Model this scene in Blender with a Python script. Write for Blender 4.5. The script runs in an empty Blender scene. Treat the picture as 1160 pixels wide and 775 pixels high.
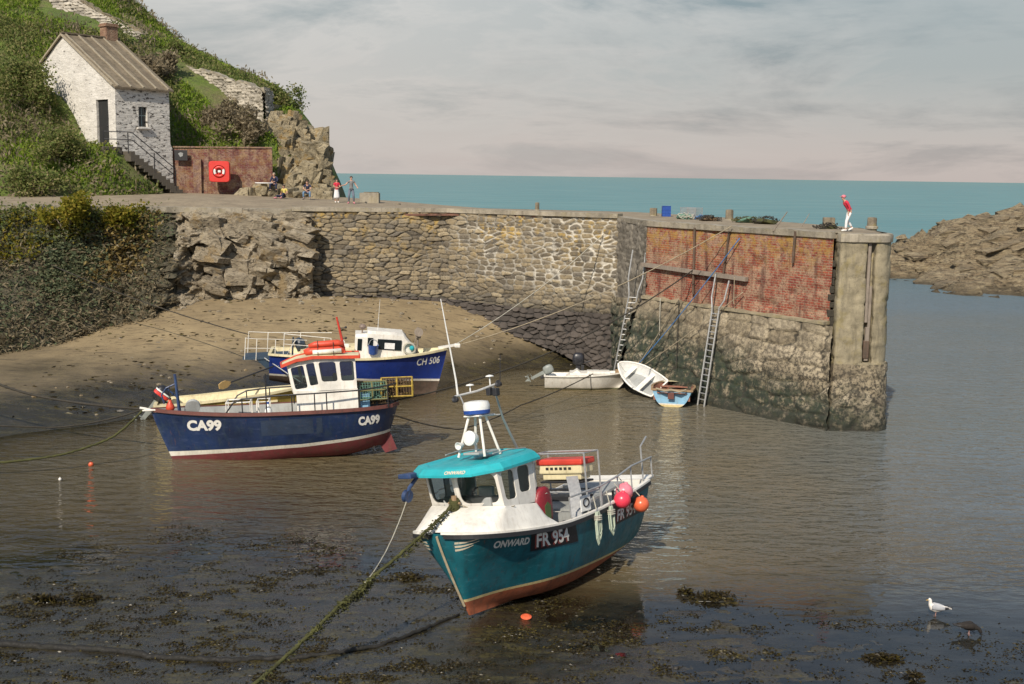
import bpy, bmesh, math, random
import numpy as np
from mathutils import Vector, Matrix, Euler

SC = bpy.context.scene
COL = SC.collection
rnd = random.Random(7)
PI = math.pi
R = math.radians

# ------------------------------------------------------------------ camera
FPX = 1300.0
CAMZ = 11.0
_p = math.atan((387.5 - 198.7) / FPX)
_r = R(0.81)
_F = np.array([0, math.cos(_p), -math.sin(_p)])
_R0 = np.array([1.0, 0, 0]); _U0 = np.array([0, math.sin(_p), math.cos(_p)])
_R = math.cos(_r) * _R0 + math.sin(_r) * _U0
_U = -math.sin(_r) * _R0 + math.cos(_r) * _U0
_C = np.array([0, 0, CAMZ])
cam_d = bpy.data.cameras.new('camera')
cam = bpy.data.objects.new('camera', cam_d); COL.objects.link(cam)
cam_d.sensor_fit = 'HORIZONTAL'; cam_d.sensor_width = 36.0
cam_d.lens = FPX / 1160.0 * 36.0
cam_d.clip_start = 0.5; cam_d.clip_end = 60000
cam.matrix_world = Matrix(((_R[0], _U[0], -_F[0], 0), (_R[1], _U[1], -_F[1], 0), (_R[2], _U[2], -_F[2], CAMZ), (0, 0, 0, 1)))
SC.camera = cam

def _ray(px, py):
    return _F + _R * (px - 580) / FPX + _U * (387.5 - py) / FPX
def atZ(px, py, z):          # survey point: where a sight line meets a level
    d = _ray(px, py); return Vector(_C + d * ((z - CAMZ) / d[2]))
def atY(px, py, Y):          # survey point: where a sight line reaches a distance
    d = _ray(px, py); return Vector(_C + d * (Y / d[1]))

# ------------------------------------------------------------------ noise
def _hash(ix, iy, iz, seed):
    n = (ix.astype(np.int64) * 374761393 + iy.astype(np.int64) * 668265263 + iz.astype(np.int64) * 2147483647 + seed * 1274126177) & 0xffffffff
    n = ((n ^ (n >> 13)) * 1274126177) & 0xffffffff
    n = (n ^ (n >> 16)) & 0xffffffff
    return n / 4294967295.0
def vnoise(x, y, z=None, seed=0):
    x = np.asarray(x, float); y = np.asarray(y, float)
    z = np.zeros_like(x) if z is None else np.asarray(z, float)
    ix, iy, iz = np.floor(x), np.floor(y), np.floor(z)
    fx, fy, fz = x - ix, y - iy, z - iz
    sx, sy, sz = fx*fx*(3-2*fx), fy*fy*(3-2*fy), fz*fz*(3-2*fz)
    out = 0
    for dx in (0, 1):
        for dy in (0, 1):
            for dz in (0, 1):
                w = (sx if dx else 1-sx) * (sy if dy else 1-sy) * (sz if dz else 1-sz)
                out = out + w * _hash(ix+dx, iy+dy, iz+dz, seed)
    return out * 2 - 1
def fbm(x, y, z=None, oct=4, seed=0, gain=.5):
    a, f, o, t = 1.0, 1.0, 0, 0
    for i in range(oct):
        o = o + a * vnoise(np.asarray(x)*f+17.3*i, np.asarray(y)*f-9.1*i, None if z is None else np.asarray(z)*f+3.7*i, seed+i)
        t += a; a *= gain; f *= 2.03
    return o / t
def voro(u, v, seed=0, jit=.85, pw=3.0):
    iu, iv = np.floor(u), np.floor(v)
    best = np.full(u.shape, 9.0); sec = np.full(u.shape, 9.0); cid = np.zeros(u.shape)
    z0 = np.zeros_like(iu)
    for du in (-1, 0, 1):
        for dv in (-1, 0, 1):
            cu, cv = iu+du, iv+dv
            px = cu + .5 + (_hash(cu, cv, z0, seed)-.5)*jit + .5*(cv % 2)
            px = cu + .5 + (_hash(cu, cv, z0, seed)-.5)*jit
            py = cv + .5 + (_hash(cu, cv, z0, seed+5)-.5)*jit*.8
            d = (np.abs(u-px)**pw + np.abs(v-py)**pw)**(1/pw)
            idv = _hash(cu, cv, z0, seed+9)
            m = d < best
            sec = np.where(m, best, np.minimum(sec, d)); cid = np.where(m, idv, cid); best = np.where(m, d, best)
    return best, sec-best, cid
def sstep(a, b, x):
    t = np.clip((x-a)/(b-a), 0, 1); return t*t*(3-2*t)
class TPS:
    def __init__(s, pts, lam=1e-3):
        P = np.array(pts, float); s.xy = P[:, :2]; n = len(P)
        d = np.linalg.norm(s.xy[:, None]-s.xy[None], axis=2)
        K = np.where(d > 0, d*d*np.log(np.maximum(d, 1e-9)), 0) + lam*np.eye(n)
        Q = np.c_[np.ones(n), s.xy]
        A = np.zeros((n+3, n+3)); A[:n, :n] = K; A[:n, n:] = Q; A[n:, :n] = Q.T
        s.w = np.linalg.solve(A, np.r_[P[:, 2], 0, 0, 0])
    def __call__(s, X, Y):
        X = np.asarray(X, float); Y = np.asarray(Y, float)
        o = s.w[-3] + s.w[-2]*X + s.w[-1]*Y
        for (px, py), w in zip(s.xy, s.w[:-3]):
            d2 = (X-px)**2 + (Y-py)**2
            o = o + w*.5*d2*np.log(np.maximum(d2, 1e-12))
        return o

# ------------------------------------------------------------------ objects
def tag(o, label=None, cat=None, group=None, kind=None):
    if label: o['label'] = label
    if cat: o['category'] = cat
    if group: o['group'] = group
    if kind: o['kind'] = kind
    return o
def root(name, label, cat, M=None, group=None):
    o = bpy.data.objects.new(name, None); COL.objects.link(o)
    o.empty_display_size = .3
    if M is not None:
        o.matrix_world = M if isinstance(M, Matrix) else Matrix.Translation(Vector(M))
    return tag(o, label, cat, group)
def link_mesh(name, me, mats, parent=None, smooth=False):
    if not isinstance(mats, (list, tuple)): mats = [mats]
    for m in mats: me.materials.append(m)
    o = bpy.data.objects.new(name, me); COL.objects.link(o)
    if parent is not None: o.parent = parent
    if smooth: me.polygons.foreach_set('use_smooth', [True]*len(me.polygons))
    return o
def frame(loc, yaw=0, pitch=0, roll=0):
    return Matrix.Translation(Vector(loc)) @ Euler((roll, pitch, yaw), 'XYZ').to_matrix().to_4x4()
def rotbasis(zdir, xhint=(1, 0, 0)):
    z = Vector(zdir).normalized(); x = Vector(xhint)
    if abs(x.normalized().dot(z)) > .98: x = Vector((0, 1, 0))
    y = z.cross(x).normalized(); x = y.cross(z)
    return Matrix((x, y, z)).transposed()

class MB:
    def __init__(s): s.v = []; s.f = []; s.m = []; s.cur = 0
    def add(s, vs, fs, M=None):
        b = len(s.v)
        for p in vs: s.v.append(tuple(M @ Vector(p)) if M is not None else tuple(p))
        for f in fs: s.f.append(tuple(b+i for i in f)); s.m.append(s.cur)
        return s
    def box(s, c, d, M=None, bev=0.0):
        x, y, z = d[0]/2, d[1]/2, d[2]/2; c = Vector(c)
        if bev <= 0:
            vs = [c+Vector((i*x, j*y, k*z)) for k in (-1, 1) for j in (-1, 1) for i in (-1, 1)]
            fs = [(0, 2, 3, 1), (4, 5, 7, 6), (0, 1, 5, 4), (2, 6, 7, 3), (0, 4, 6, 2), (1, 3, 7, 5)]
            return s.add(vs, fs, M)
        bm = bmesh.new(); bmesh.ops.create_cube(bm, size=1)
        for v in bm.verts: v.co = c + Vector((v.co.x*d[0], v.co.y*d[1], v.co.z*d[2]))
        bmesh.ops.bevel(bm, geom=bm.edges[:], offset=bev, segments=2, affect='EDGES', profile=.6)
        return s.bm(bm, M)
    def bm(s, bm, M=None):
        bm.verts.index_update()
        s.add([v.co.copy() for v in bm.verts], [[v.index for v in f.verts] for f in bm.faces], M)
        bm.free(); return s
    def tube(s, pts, r, n=7, caps=True, M=None):
        pts = [Vector(p) for p in pts]; k = len(pts)
        rs = r if isinstance(r, (list, tuple)) else [r]*k
        vs = []; fs = []; px = None
        for i, p in enumerate(pts):
            t = (pts[min(i+1, k-1)] - pts[max(i-1, 0)])
            t = t.normalized() if t.length > 1e-9 else Vector((0, 0, 1))
            if px is None:
                h = Vector((0, 0, 1)) if abs(t.z) < .9 else Vector((1, 0, 0)); px = t.cross(h).normalized()
            else:
                px = (px - t*px.dot(t))
                px = px.normalized() if px.length > 1e-6 else t.orthogonal().normalized()
            py = t.cross(px)
            for j in range(n):
                a = 2*PI*j/n; vs.append(p + (px*math.cos(a) + py*math.sin(a))*rs[i])
        for i in range(k-1):
            for j in range(n):
                fs.append((i*n+j, i*n+(j+1) % n, (i+1)*n+(j+1) % n, (i+1)*n+j))
        if caps: fs.append(tuple(range(n-1, -1, -1))); fs.append(tuple((k-1)*n+j for j in range(n)))
        return s.add(vs, fs, M)
    def lathe(s, prof, n=16, M=None):     # prof: (r,z)
        vs = []; fs = []
        for r, z in prof:
            for j in range(n):
                a = 2*PI*j/n; vs.append((r*math.cos(a), r*math.sin(a), z))
        for i in range(len(prof)-1):
            for j in range(n):
                fs.append((i*n+j, i*n+(j+1) % n, (i+1)*n+(j+1) % n, (i+1)*n+j))
        if prof[0][0] > 1e-4: fs.append(tuple(range(n-1, -1, -1)))
        if prof[-1][0] > 1e-4: fs.append(tuple((len(prof)-1)*n+j for j in range(n)))
        return s.add(vs, fs, M)
    def ball(s, c, r, n=14, M=None, sc=(1, 1, 1)):
        k = max(5, n//2); pr = [(max(1e-5, math.sin(PI*i/k))*1.0, -math.cos(PI*i/k)) for i in range(k+1)]
        T = Matrix.Translation(Vector(c)) @ Matrix.Diagonal((r*sc[0], r*sc[1], r*sc[2], 1))
        return s.lathe(pr, n, (M @ T) if M is not None else T)
    def loft(s, rings, closed=True, caps=True, M=None):
        n = len(rings[0]); vs = [p for r_ in rings for p in r_]; fs = []
        for i in range(len(rings)-1):
            for j in range(n if closed else n-1):
                fs.append((i*n+j, i*n+(j+1) % n, (i+1)*n+(j+1) % n, (i+1)*n+j))
        if caps and closed:
            fs.append(tuple(range(n-1, -1, -1))); fs.append(tuple((len(rings)-1)*n+j for j in range(n)))
        return s.add(vs, fs, M)
    def strip(s, path, w, h, M=None, side=None):    # rectangular section swept along a path
        path = [Vector(p) for p in path]; k = len(path); rings = []
        for i, p in enumerate(path):
            t = (path[min(i+1, k-1)]-path[max(i-1, 0)]).normalized()
            a = t.cross(Vector((0, 0, 1))); a = a.normalized() if a.length > 1e-6 else Vector((1, 0, 0))
            u = a.cross(t).normalized()
            rings.append([p-a*w/2-u*h/2, p+a*w/2-u*h/2, p+a*w/2+u*h/2, p-a*w/2+u*h/2])
        return s.loft(rings, M=M)
    def prism(s, poly, dirv, M=None):
        d = Vector(dirv); n = len(poly); vs = [Vector(p) for p in poly] + [Vector(p)+d for p in poly]
        fs = [tuple(range(n-1, -1, -1)), tuple(range(n, 2*n))] + [(i, (i+1) % n, n+(i+1) % n, n+i) for i in range(n)]
        return s.add(vs, fs, M)
    def panel(s, c, hole, th, rad=.25):
        """flat wall quad c=[bl,br,tr,tl] with one rounded window opening; th = vector into the room. returns the hole outline"""
        c = [Vector(p) for p in c]
        def P(u, v): return (c[0]*(1-u)+c[1]*u)*(1-v) + (c[3]*(1-u)+c[2]*u)*v
        u0, v0, u1, v1 = hole
        W = (c[1]-c[0]).length; Hh = (c[3]-c[0]).length
        rr = rad*min((u1-u0)*W, (v1-v0)*Hh); ru, rv = rr/W, rr/Hh
        cs = [(u0+ru, v0+rv, PI), (u1-ru, v0+rv, 1.5*PI), (u1-ru, v1-rv, 0), (u0+ru, v1-rv, .5*PI)]
        ring = []
        for cu, cv, a0 in cs:
            for i in range(5):
                a = a0 + i*PI/8; ring.append(P(cu+ru*math.cos(a), cv+rv*math.sin(a)))
        th = Vector(th); vs = list(c) + ring + [p+th for p in ring]; fs = []
        for k in range(4):
            for i in range(4): fs.append((k, 4+k*5+i+1, 4+k*5+i))
            fs.append((k, (k+1) % 4, 4+((k+1) % 4)*5, 4+k*5+4))
        for i in range(20): fs.append((4+i, 4+(i+1) % 20, 24+(i+1) % 20, 24+i))
        # inner skin
        b = 44; vs += [p+th for p in c]
        for k in range(4):
            for i in range(4): fs.append((b+k, 24+k*5+i, 24+k*5+i+1))
            fs.append((b+(k+1) % 4, b+k, 24+k*5+4, 24+((k+1) % 4)*5))
        for k in range(4): fs.append((k, b+k, b+(k+1) % 4, (k+1) % 4))
        s.add(vs, fs)
        return [p+th*.5 for p in ring]
    def build(s, name, mats, parent=None, smooth=False, auto=None):
        me = bpy.data.meshes.new(name)
        me.from_pydata([tuple(p) for p in s.v], [], s.f)
        if any(s.m): me.polygons.foreach_set('material_index', s.m)
        me.validate(); me.update()
        o = link_mesh(name, me, mats, parent, smooth)
        if auto is not None: soft(o, auto)
        return o
def soft(o, ang=35):
    me = o.data
    me.polygons.foreach_set('use_smooth', [True]*len(me.polygons))
    bm = bmesh.new(); bm.from_mesh(me); bmesh.ops.recalc_face_normals(bm, faces=bm.faces[:])
    for e in bm.edges:
        if len(e.link_faces) == 2 and e.link_faces[0].normal.angle(e.link_faces[1].normal, 0) > R(ang): e.smooth = False
    bm.to_mesh(me); bm.free()
def grid_mesh(name, V, mats, parent=None, attrs=None, uv=None, smooth=True, flip=False, mi=None):
    """V: (n,m,3) array"""
    n, m = V.shape[:2]; me = bpy.data.meshes.new(name)
    idx = np.arange(n*m).reshape(n, m)
    q = np.stack([idx[:-1, :-1], idx[1:, :-1], idx[1:, 1:], idx[:-1, 1:]], -1).reshape(-1, 4)
    if flip: q = q[:, ::-1]
    me.vertices.add(n*m); me.vertices.foreach_set('co', V.reshape(-1).astype(np.float32))
    me.loops.add(q.size); me.loops.foreach_set('vertex_index', q.reshape(-1).astype(np.int32))
    me.polygons.add(len(q)); me.polygons.foreach_set('loop_start', (np.arange(len(q))*4).astype(np.int32))
    me.polygons.foreach_set('loop_total', np.full(len(q), 4, np.int32))
    me.update(calc_edges=True)
    for k, a in (attrs or {}).items():
        at = me.attributes.new(k, 'FLOAT', 'POINT'); at.data.foreach_set('value', np.asarray(a).reshape(-1).astype(np.float32))
    if uv is not None:
        l = me.uv_layers.new(name='UVMap'); l.data.foreach_set('uv', uv.reshape(-1, 2)[q.reshape(-1)].reshape(-1).astype(np.float32))
    if mi is not None: me.polygons.foreach_set('material_index', mi.reshape(-1).astype(np.int32))
    me.validate()
    return link_mesh(name, me, mats, parent, smooth)
def quads_mesh(name, V, mats, parent=None, k=4):
    """loose little faces: V (N,k,3)"""
    N = len(V); me = bpy.data.meshes.new(name)
    me.vertices.add(N*k); me.vertices.foreach_set('co', V.reshape(-1).astype(np.float32))
    me.loops.add(N*k); me.loops.foreach_set('vertex_index', np.arange(N*k, dtype=np.int32))
    me.polygons.add(N); me.polygons.foreach_set('loop_start', (np.arange(N)*k).astype(np.int32))
    me.polygons.foreach_set('loop_total', np.full(N, k, np.int32))
    me.update(calc_edges=True)
    return link_mesh(name, me, mats, parent, False)

# text as mesh points
def text_geo(txt, size=1, shear=0, bold=0, width=1.0, spacing=1.0):
    cu = bpy.data.curves.new('lettering', 'FONT'); cu.body = txt; cu.size = size; cu.shear = shear; cu.offset = bold
    cu.space_character = spacing; cu.resolution_u = 3
    ob = bpy.data.objects.new('lettering', cu); COL.objects.link(ob)
    dg = bpy.context.evaluated_depsgraph_get(); dg.update()
    me = bpy.data.meshes.new_from_object(ob.evaluated_get(dg))
    bm = bmesh.new(); bm.from_mesh(me); bmesh.ops.triangulate(bm, faces=bm.faces[:]); bm.verts.index_update()
    vs = [(v.co.x*width, v.co.y) for v in bm.verts]; fs = [tuple(v.index for v in f.verts) for f in bm.faces]
    bm.free(); bpy.data.objects.remove(ob); bpy.data.curves.remove(cu); bpy.data.meshes.remove(me)
    return vs, fs
# ------------------------------------------------------------------ materials
class NB:
    def __init__(s, name):
        s.mat = bpy.data.materials.new(name); s.mat.use_nodes = True
        s.t = s.mat.node_tree; s.n = s.t.nodes; s.l = s.t.links
        s.b = s.n['Principled BSDF']; s.out = s.n['Material Output']
    def node(s, ty, **kw):
        x = s.n.new(ty)
        for k, v in kw.items(): setattr(x, k, v)
        return x
    def co(s, kind='Object', scale=(1, 1, 1), rot=(0, 0, 0)):
        c = s.node('ShaderNodeTexCoord'); m = s.node('ShaderNodeMapping')
        m.inputs['Scale'].default_value = scale; m.inputs['Rotation'].default_value = rot
        s.l.new(c.outputs[kind], m.inputs['Vector']); return m.outputs['Vector']
    def noise(s, vec, scale, detail=5, rough=.6, dist=0):
        n = s.node('ShaderNodeTexNoise'); n.inputs['Scale'].default_value = scale; n.inputs['Detail'].default_value = detail
        n.inputs['Roughness'].default_value = rough; n.inputs['Distortion'].default_value = dist
        if vec is not None: s.l.new(vec, n.inputs['Vector'])
        return n.outputs['Fac']
    def ramp(s, fac, stops, interp='LINEAR'):
        r = s.node('ShaderNodeValToRGB'); r.color_ramp.interpolation = interp; e = r.color_ramp.elements
        while len(e) < len(stops): e.new(.5)
        for i, (p, c) in enumerate(stops):
            e[i].position = p; e[i].color = (c, c, c, 1) if isinstance(c, (int, float)) else (*c, 1)
        s.l.new(fac, r.inputs['Fac']); return r.outputs['Color']
    def mix(s, fac, a, b, mode='MIX'):
        m = s.node('ShaderNodeMix', data_type='RGBA', blend_type=mode)
        for sock, v in ((m.inputs[0], fac), (m.inputs[6], a), (m.inputs[7], b)):
            if isinstance(v, (int, float)): sock.default_value = v if sock == m.inputs[0] else (v, v, v, 1)
            elif isinstance(v, tuple): sock.default_value = (*v, 1)
            else: s.l.new(v, sock)
        return m.outputs[2]
    def math(s, op, a, b=0.0, clamp=False):
        m = s.node('ShaderNodeMath', operation=op, use_clamp=clamp)
        for sock, v in ((m.inputs[0], a), (m.inputs[1], b)):
            if isinstance(v, (int, float)): sock.default_value = v
            else: s.l.new(v, sock)
        return m.outputs[0]
    def attr(s, name):
        a = s.node('ShaderNodeAttribute', attribute_name=name); return a.outputs['Fac']
    def island(s):
        return s.node('ShaderNodeNewGeometry').outputs['Random Per Island']
    def xyz(s, vec):
        x = s.node('ShaderNodeSeparateXYZ'); s.l.new(vec, x.inputs[0]); return x.outputs
    def bump(s, h, strength=.5, dist=.05, prev=None):
        b = s.node('ShaderNodeBump'); b.inputs['Strength'].default_value = strength; b.inputs['Distance'].default_value = dist
        s.l.new(h, b.inputs['Height'])
        if prev is not None: s.l.new(prev, b.inputs['Normal'])
        return b.outputs['Normal']
    def set(s, **kw):
        for k, v in kw.items():
            sock = s.b.inputs[{'col': 'Base Color', 'rough': 'Roughness', 'metal': 'Metallic', 'spec': 'Specular IOR Level', 'nor': 'Normal', 'alpha': 'Alpha', 'coat': 'Coat Weight', 'emit': 'Emission Color', 'trans': 'Transmission Weight', 'sss': 'Subsurface Weight'}[k]]
            if isinstance(v, (int, float)): sock.default_value = v
            elif isinstance(v, tuple): sock.default_value = (*v, 1)
            else: s.l.new(v, sock)
        return s.mat

def weathered(name, c, dirt=(.06, .05, .04), rough=.5, amt=.5, scale=3.0, bump=.15, metal=0, var=.18, streak=True, fine=40):
    """painted / worn surface: tone drift, grime streaks running down, small chips"""
    n = NB(name); v = n.co()
    lo = tuple(x*(1-var) for x in c); hi = tuple(min(1, x*(1+var)) for x in c)
    base = n.ramp(n.noise(v, scale*.6, 6, .6), [(.3, lo), (.7, hi)])
    st = n.noise(n.co(scale=(scale*2.2, scale*2.2, scale*.35)) if streak else v, 1.6, 6, .65)
    base = n.mix(n.math('MULTIPLY', n.ramp(st, [(.5, 0.0), (.75, 1.0)]), amt), base, dirt)
    sc_ = n.noise(n.co(scale=(scale*.7, scale*.7, scale*2.6), rot=(.1, .08, .2)), 2.4, 7, .75)
    base = n.mix(n.math('MULTIPLY', n.ramp(sc_, [(.55, 0.0), (.68, 1.0)]), amt*.55), base, tuple(min(1, x*1.5+.05) for x in c))
    rs = n.noise(n.co(scale=(scale*3, scale*3, scale*.25)), 2.2, 5, .7)
    base = n.mix(n.math('MULTIPLY', n.ramp(rs, [(.62, 0.0), (.70, 1.0)]), amt*.6), base, (.16, .07, .03))
    chip = n.ramp(n.noise(v, fine*.5, 4, .7), [(.64, 0.0), (.7, 1.0)])
    base = n.mix(n.math('MULTIPLY', chip, amt*.7), base, tuple(x*.55+.02 for x in c))
    rg = n.ramp(n.noise(v, scale*3, 4), [(.3, max(.05, rough-.15)), (.7, min(1, rough+.15))])
    return n.set(col=base, rough=rg, metal=metal, nor=n.bump(n.noise(v, fine, 4), bump, .01))
def simple(name, c, rough=.5, metal=0, var=.12, scale=8):
    n = NB(name); v = n.co()
    return n.set(col=n.ramp(n.noise(v, scale, 4), [(.3, tuple(x*(1-var) for x in c)), (.7, tuple(min(1, x*(1+var)) for x in c))]),
                 rough=n.ramp(n.noise(v, scale*2, 3), [(.3, max(.04, rough-.1)), (.7, min(1, rough+.1))]), metal=metal)

M = {}
M['white_paint'] = weathered('white_paint', (.74, .71, .64), (.32, .25, .17), .45, .38, 2.5)
M['cream_paint'] = weathered('cream_paint', (.66, .58, .36), (.22, .16, .08), .5, .5, 2)
M['teal_paint'] = weathered('teal_paint', (.009, .118, .150), (.016, .055, .068), .45, .95, 1.3, var=.4)
M['teal_roof'] = weathered('teal_roof', (.02, .36, .40), (.05, .16, .16), .45, .3, 1.5)
M['navy_paint'] = weathered('navy_paint', (.009, .024, .075), (.03, .05, .065), .42, .75, 1.2, var=.4)
M['blue_paint'] = weathered('blue_paint', (.012, .035, .21), (.02, .03, .08), .4, .4, 1.6, var=.25)
M['rust_red'] = weathered('rust_red', (.30, .085, .035), (.07, .04, .025), .78, .8, 2.2, .4, var=.35)
M['antifoul'] = weathered('antifoul', (.15, .028, .03), (.07, .055, .03), .7, .75, 2.0, .4, var=.3)
M['weedy_brown'] = weathered('weedy_brown', (.10, .065, .045), (.03, .035, .02), .8, .8, 2.5, .5, var=.35)
M['cream_band'] = weathered('cream_band', (.62, .50, .24), (.3, .15, .06), .55, .6, 4)
M['white_band'] = weathered('white_band', (.68, .64, .55), (.3, .22, .12), .5, .5, 3)
M['wood_red'] = weathered('wood_red', (.14, .05, .04), (.04, .03, .025), .6, .5, 4, .3)
M['black_rubber'] = simple('black_rubber', (.018, .018, .02), .6)
M['black_metal'] = simple('black_metal', (.03, .03, .033), .45, .3)
M['galv'] = simple('galvanised_steel', (.42, .42, .41), .5, .55)
M['grey_paint'] = weathered('grey_paint', (.30, .31, .30), (.12, .1, .08), .55, .4, 3)
M['blue_steel'] = weathered('blue_steel', (.022, .05, .13), (.1, .05, .03), .5, .5, 5)
M['red_paint'] = weathered('red_paint', (.55, .05, .03), (.25, .03, .02), .45, .35, 3)
M['dark_red'] = weathered('dark_red', (.22, .012, .02), (.06, .02, .02), .45, .5, 5)
M['orange_red'] = weathered('orange_red', (.58, .065, .028), (.3, .05, .03), .5, .45, 3)
M['bright_red'] = simple('bright_red', (.62, .045, .035), .38, var=.08)
M['buoy_pink'] = simple('buoy_pink', (.75, .22, .27), .32, var=.15)
M['buoy_red'] = simple('buoy_red', (.80, .05, .09), .32, var=.1)
M['buoy_orange'] = simple('buoy_orange', (.70, .13, .055), .32, var=.1)
M['letter_white'] = simple('letter_white', (.78, .76, .70), .5, var=.1, scale=20)
M['black_panel'] = simple('black_panel', (.012, .012, .016), .45)
M['faded_red'] = simple('faded_red', (.25, .05, .04), .5)
M['gold'] = simple('letter_cream', (.62, .55, .42), .5)
M['light_blue'] = weathered('light_blue', (.22, .42, .58), (.25, .2, .15), .5, .4, 4)
M['wood'] = weathered('wood', (.30, .20, .11), (.1, .07, .05), .7, .5, 5, .3)
M['grey_wood'] = weathered('grey_wood', (.24, .20, .16), (.08, .06, .05), .85, .6, 4, .5)
M['interior_rust'] = weathered('interior_rust', (.30, .13, .085), (.07, .05, .04), .7, .6, 5)
M['rope_pale'] = weathered('rope_pale', (.42, .40, .33), (.2, .17, .12), .9, .5, 6, .4, streak=False)
M['rope_green'] = weathered('rope_green', (.40, .46, .36), (.2, .2, .15), .9, .4, 6, .4, streak=False)
M['rope_black'] = weathered('rope_black', (.010, .009, .007), (.02, .02, .010), .8, .5, 6, .4, streak=False)
M['rope_dark'] = weathered('rope_dark', (.035, .03, .022), (.02, .02, .015), .9, .5, 6, .4, streak=False)
M['rope_tan'] = weathered('rope_tan', (.30, .25, .17), (.12, .1, .06), .9, .5, 6, .4, streak=False)
M['rope_blue'] = weathered('rope_blue', (.05, .16, .36), (.03, .07, .14), .85, .4, 6, .4, streak=False)
M['rope_moss'] = weathered('rope_moss', (.055, .056, .014), (.02, .022, .010), .95, .7, 5, .8, var=.5, streak=False)
M['pot_dull'] = simple('pot_dull', (.16, .15, .06), .8)
M['pot_yellow'] = simple('pot_yellow', (.36, .25, .04), .75, var=.4)
M['net_brown'] = simple('net_brown', (.12, .075, .035), .9)
M['net_green'] = simple('net_green', (.10, .20, .15), .9)
M['blue_plastic'] = simple('blue_plastic', (.02, .07, .30), .4)
M['plastic_white'] = simple('plastic_white', (.72, .72, .69), .35)
M['engine_black'] = simple('engine_black', (.02, .02, .024), .35)
M['engine_grey'] = simple('engine_grey', (.24, .26, .24), .45)
M['skin'] = simple('skin', (.50, .29, .20), .55, var=.06)
M['hair_brown'] = simple('hair_brown', (.05, .03, .018), .7)
M['cloth_red'] = simple('cloth_red', (.55, .03, .06), .85)
M['cloth_white'] = simple('cloth_white', (.70, .70, .70), .85)
M['cloth_navy'] = simple('cloth_navy', (.02, .025, .06), .85)
M['cloth_jeans'] = simple('cloth_jeans', (.13, .22, .34), .85)
M['cloth_grey'] = simple('cloth_grey', (.17, .17, .17), .85)
M['cloth_slate'] = simple('cloth_slate', (.13, .15, .19), .85)
M['cloth_yellow'] = simple('cloth_yellow', (.55, .45, .12), .85)
M['cap_pink'] = simple('cap_pink', (.60, .18, .22), .8)
M['shoe_pink'] = simple('shoe_pink', (.55, .2, .25), .6)
M['eye'] = simple('eye_dark', (.02, .015, .01), .3)
M['beak'] = simple('beak_yellow', (.55, .33, .05), .4)
M['feather_white'] = simple('feather_white', (.72, .68, .62), .8, var=.06)
M['feather_grey'] = simple('feather_grey', (.36, .37, .39), .8)
M['feather_black'] = simple('feather_black', (.02, .02, .022), .7)
M['feather_brown'] = simple('feather_brown', (.016, .012, .009), .85, var=.55, scale=26)
M['leg_pink'] = simple('leg_pink', (.42, .24, .2), .6)

def m_glass():
    n = NB('window_glass')
    tr = n.node('ShaderNodeBsdfTransparent'); tr.inputs[0].default_value = (.50, .60, .58, 1)
    gl = n.node('ShaderNodeBsdfGlossy'); gl.inputs['Roughness'].default_value = .03
    fr = n.node('ShaderNodeFresnel'); fr.inputs[0].default_value = 1.55
    f2 = n.math('ADD', n.math('MULTIPLY', fr.outputs[0], 1.0), .03)
    mx = n.node('ShaderNodeMixShader'); n.l.new(f2, mx.inputs[0]); n.l.new(tr.outputs[0], mx.inputs[1]); n.l.new(gl.outputs[0], mx.inputs[2])
    n.l.new(mx.outputs[0], n.out.inputs[0]); return n.mat
M['glass'] = m_glass()
n = NB('dark_window_glass'); n.set(col=(.012, .018, .02), rough=.08, spec=.6); M['dark_glass'] = n.mat

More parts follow.
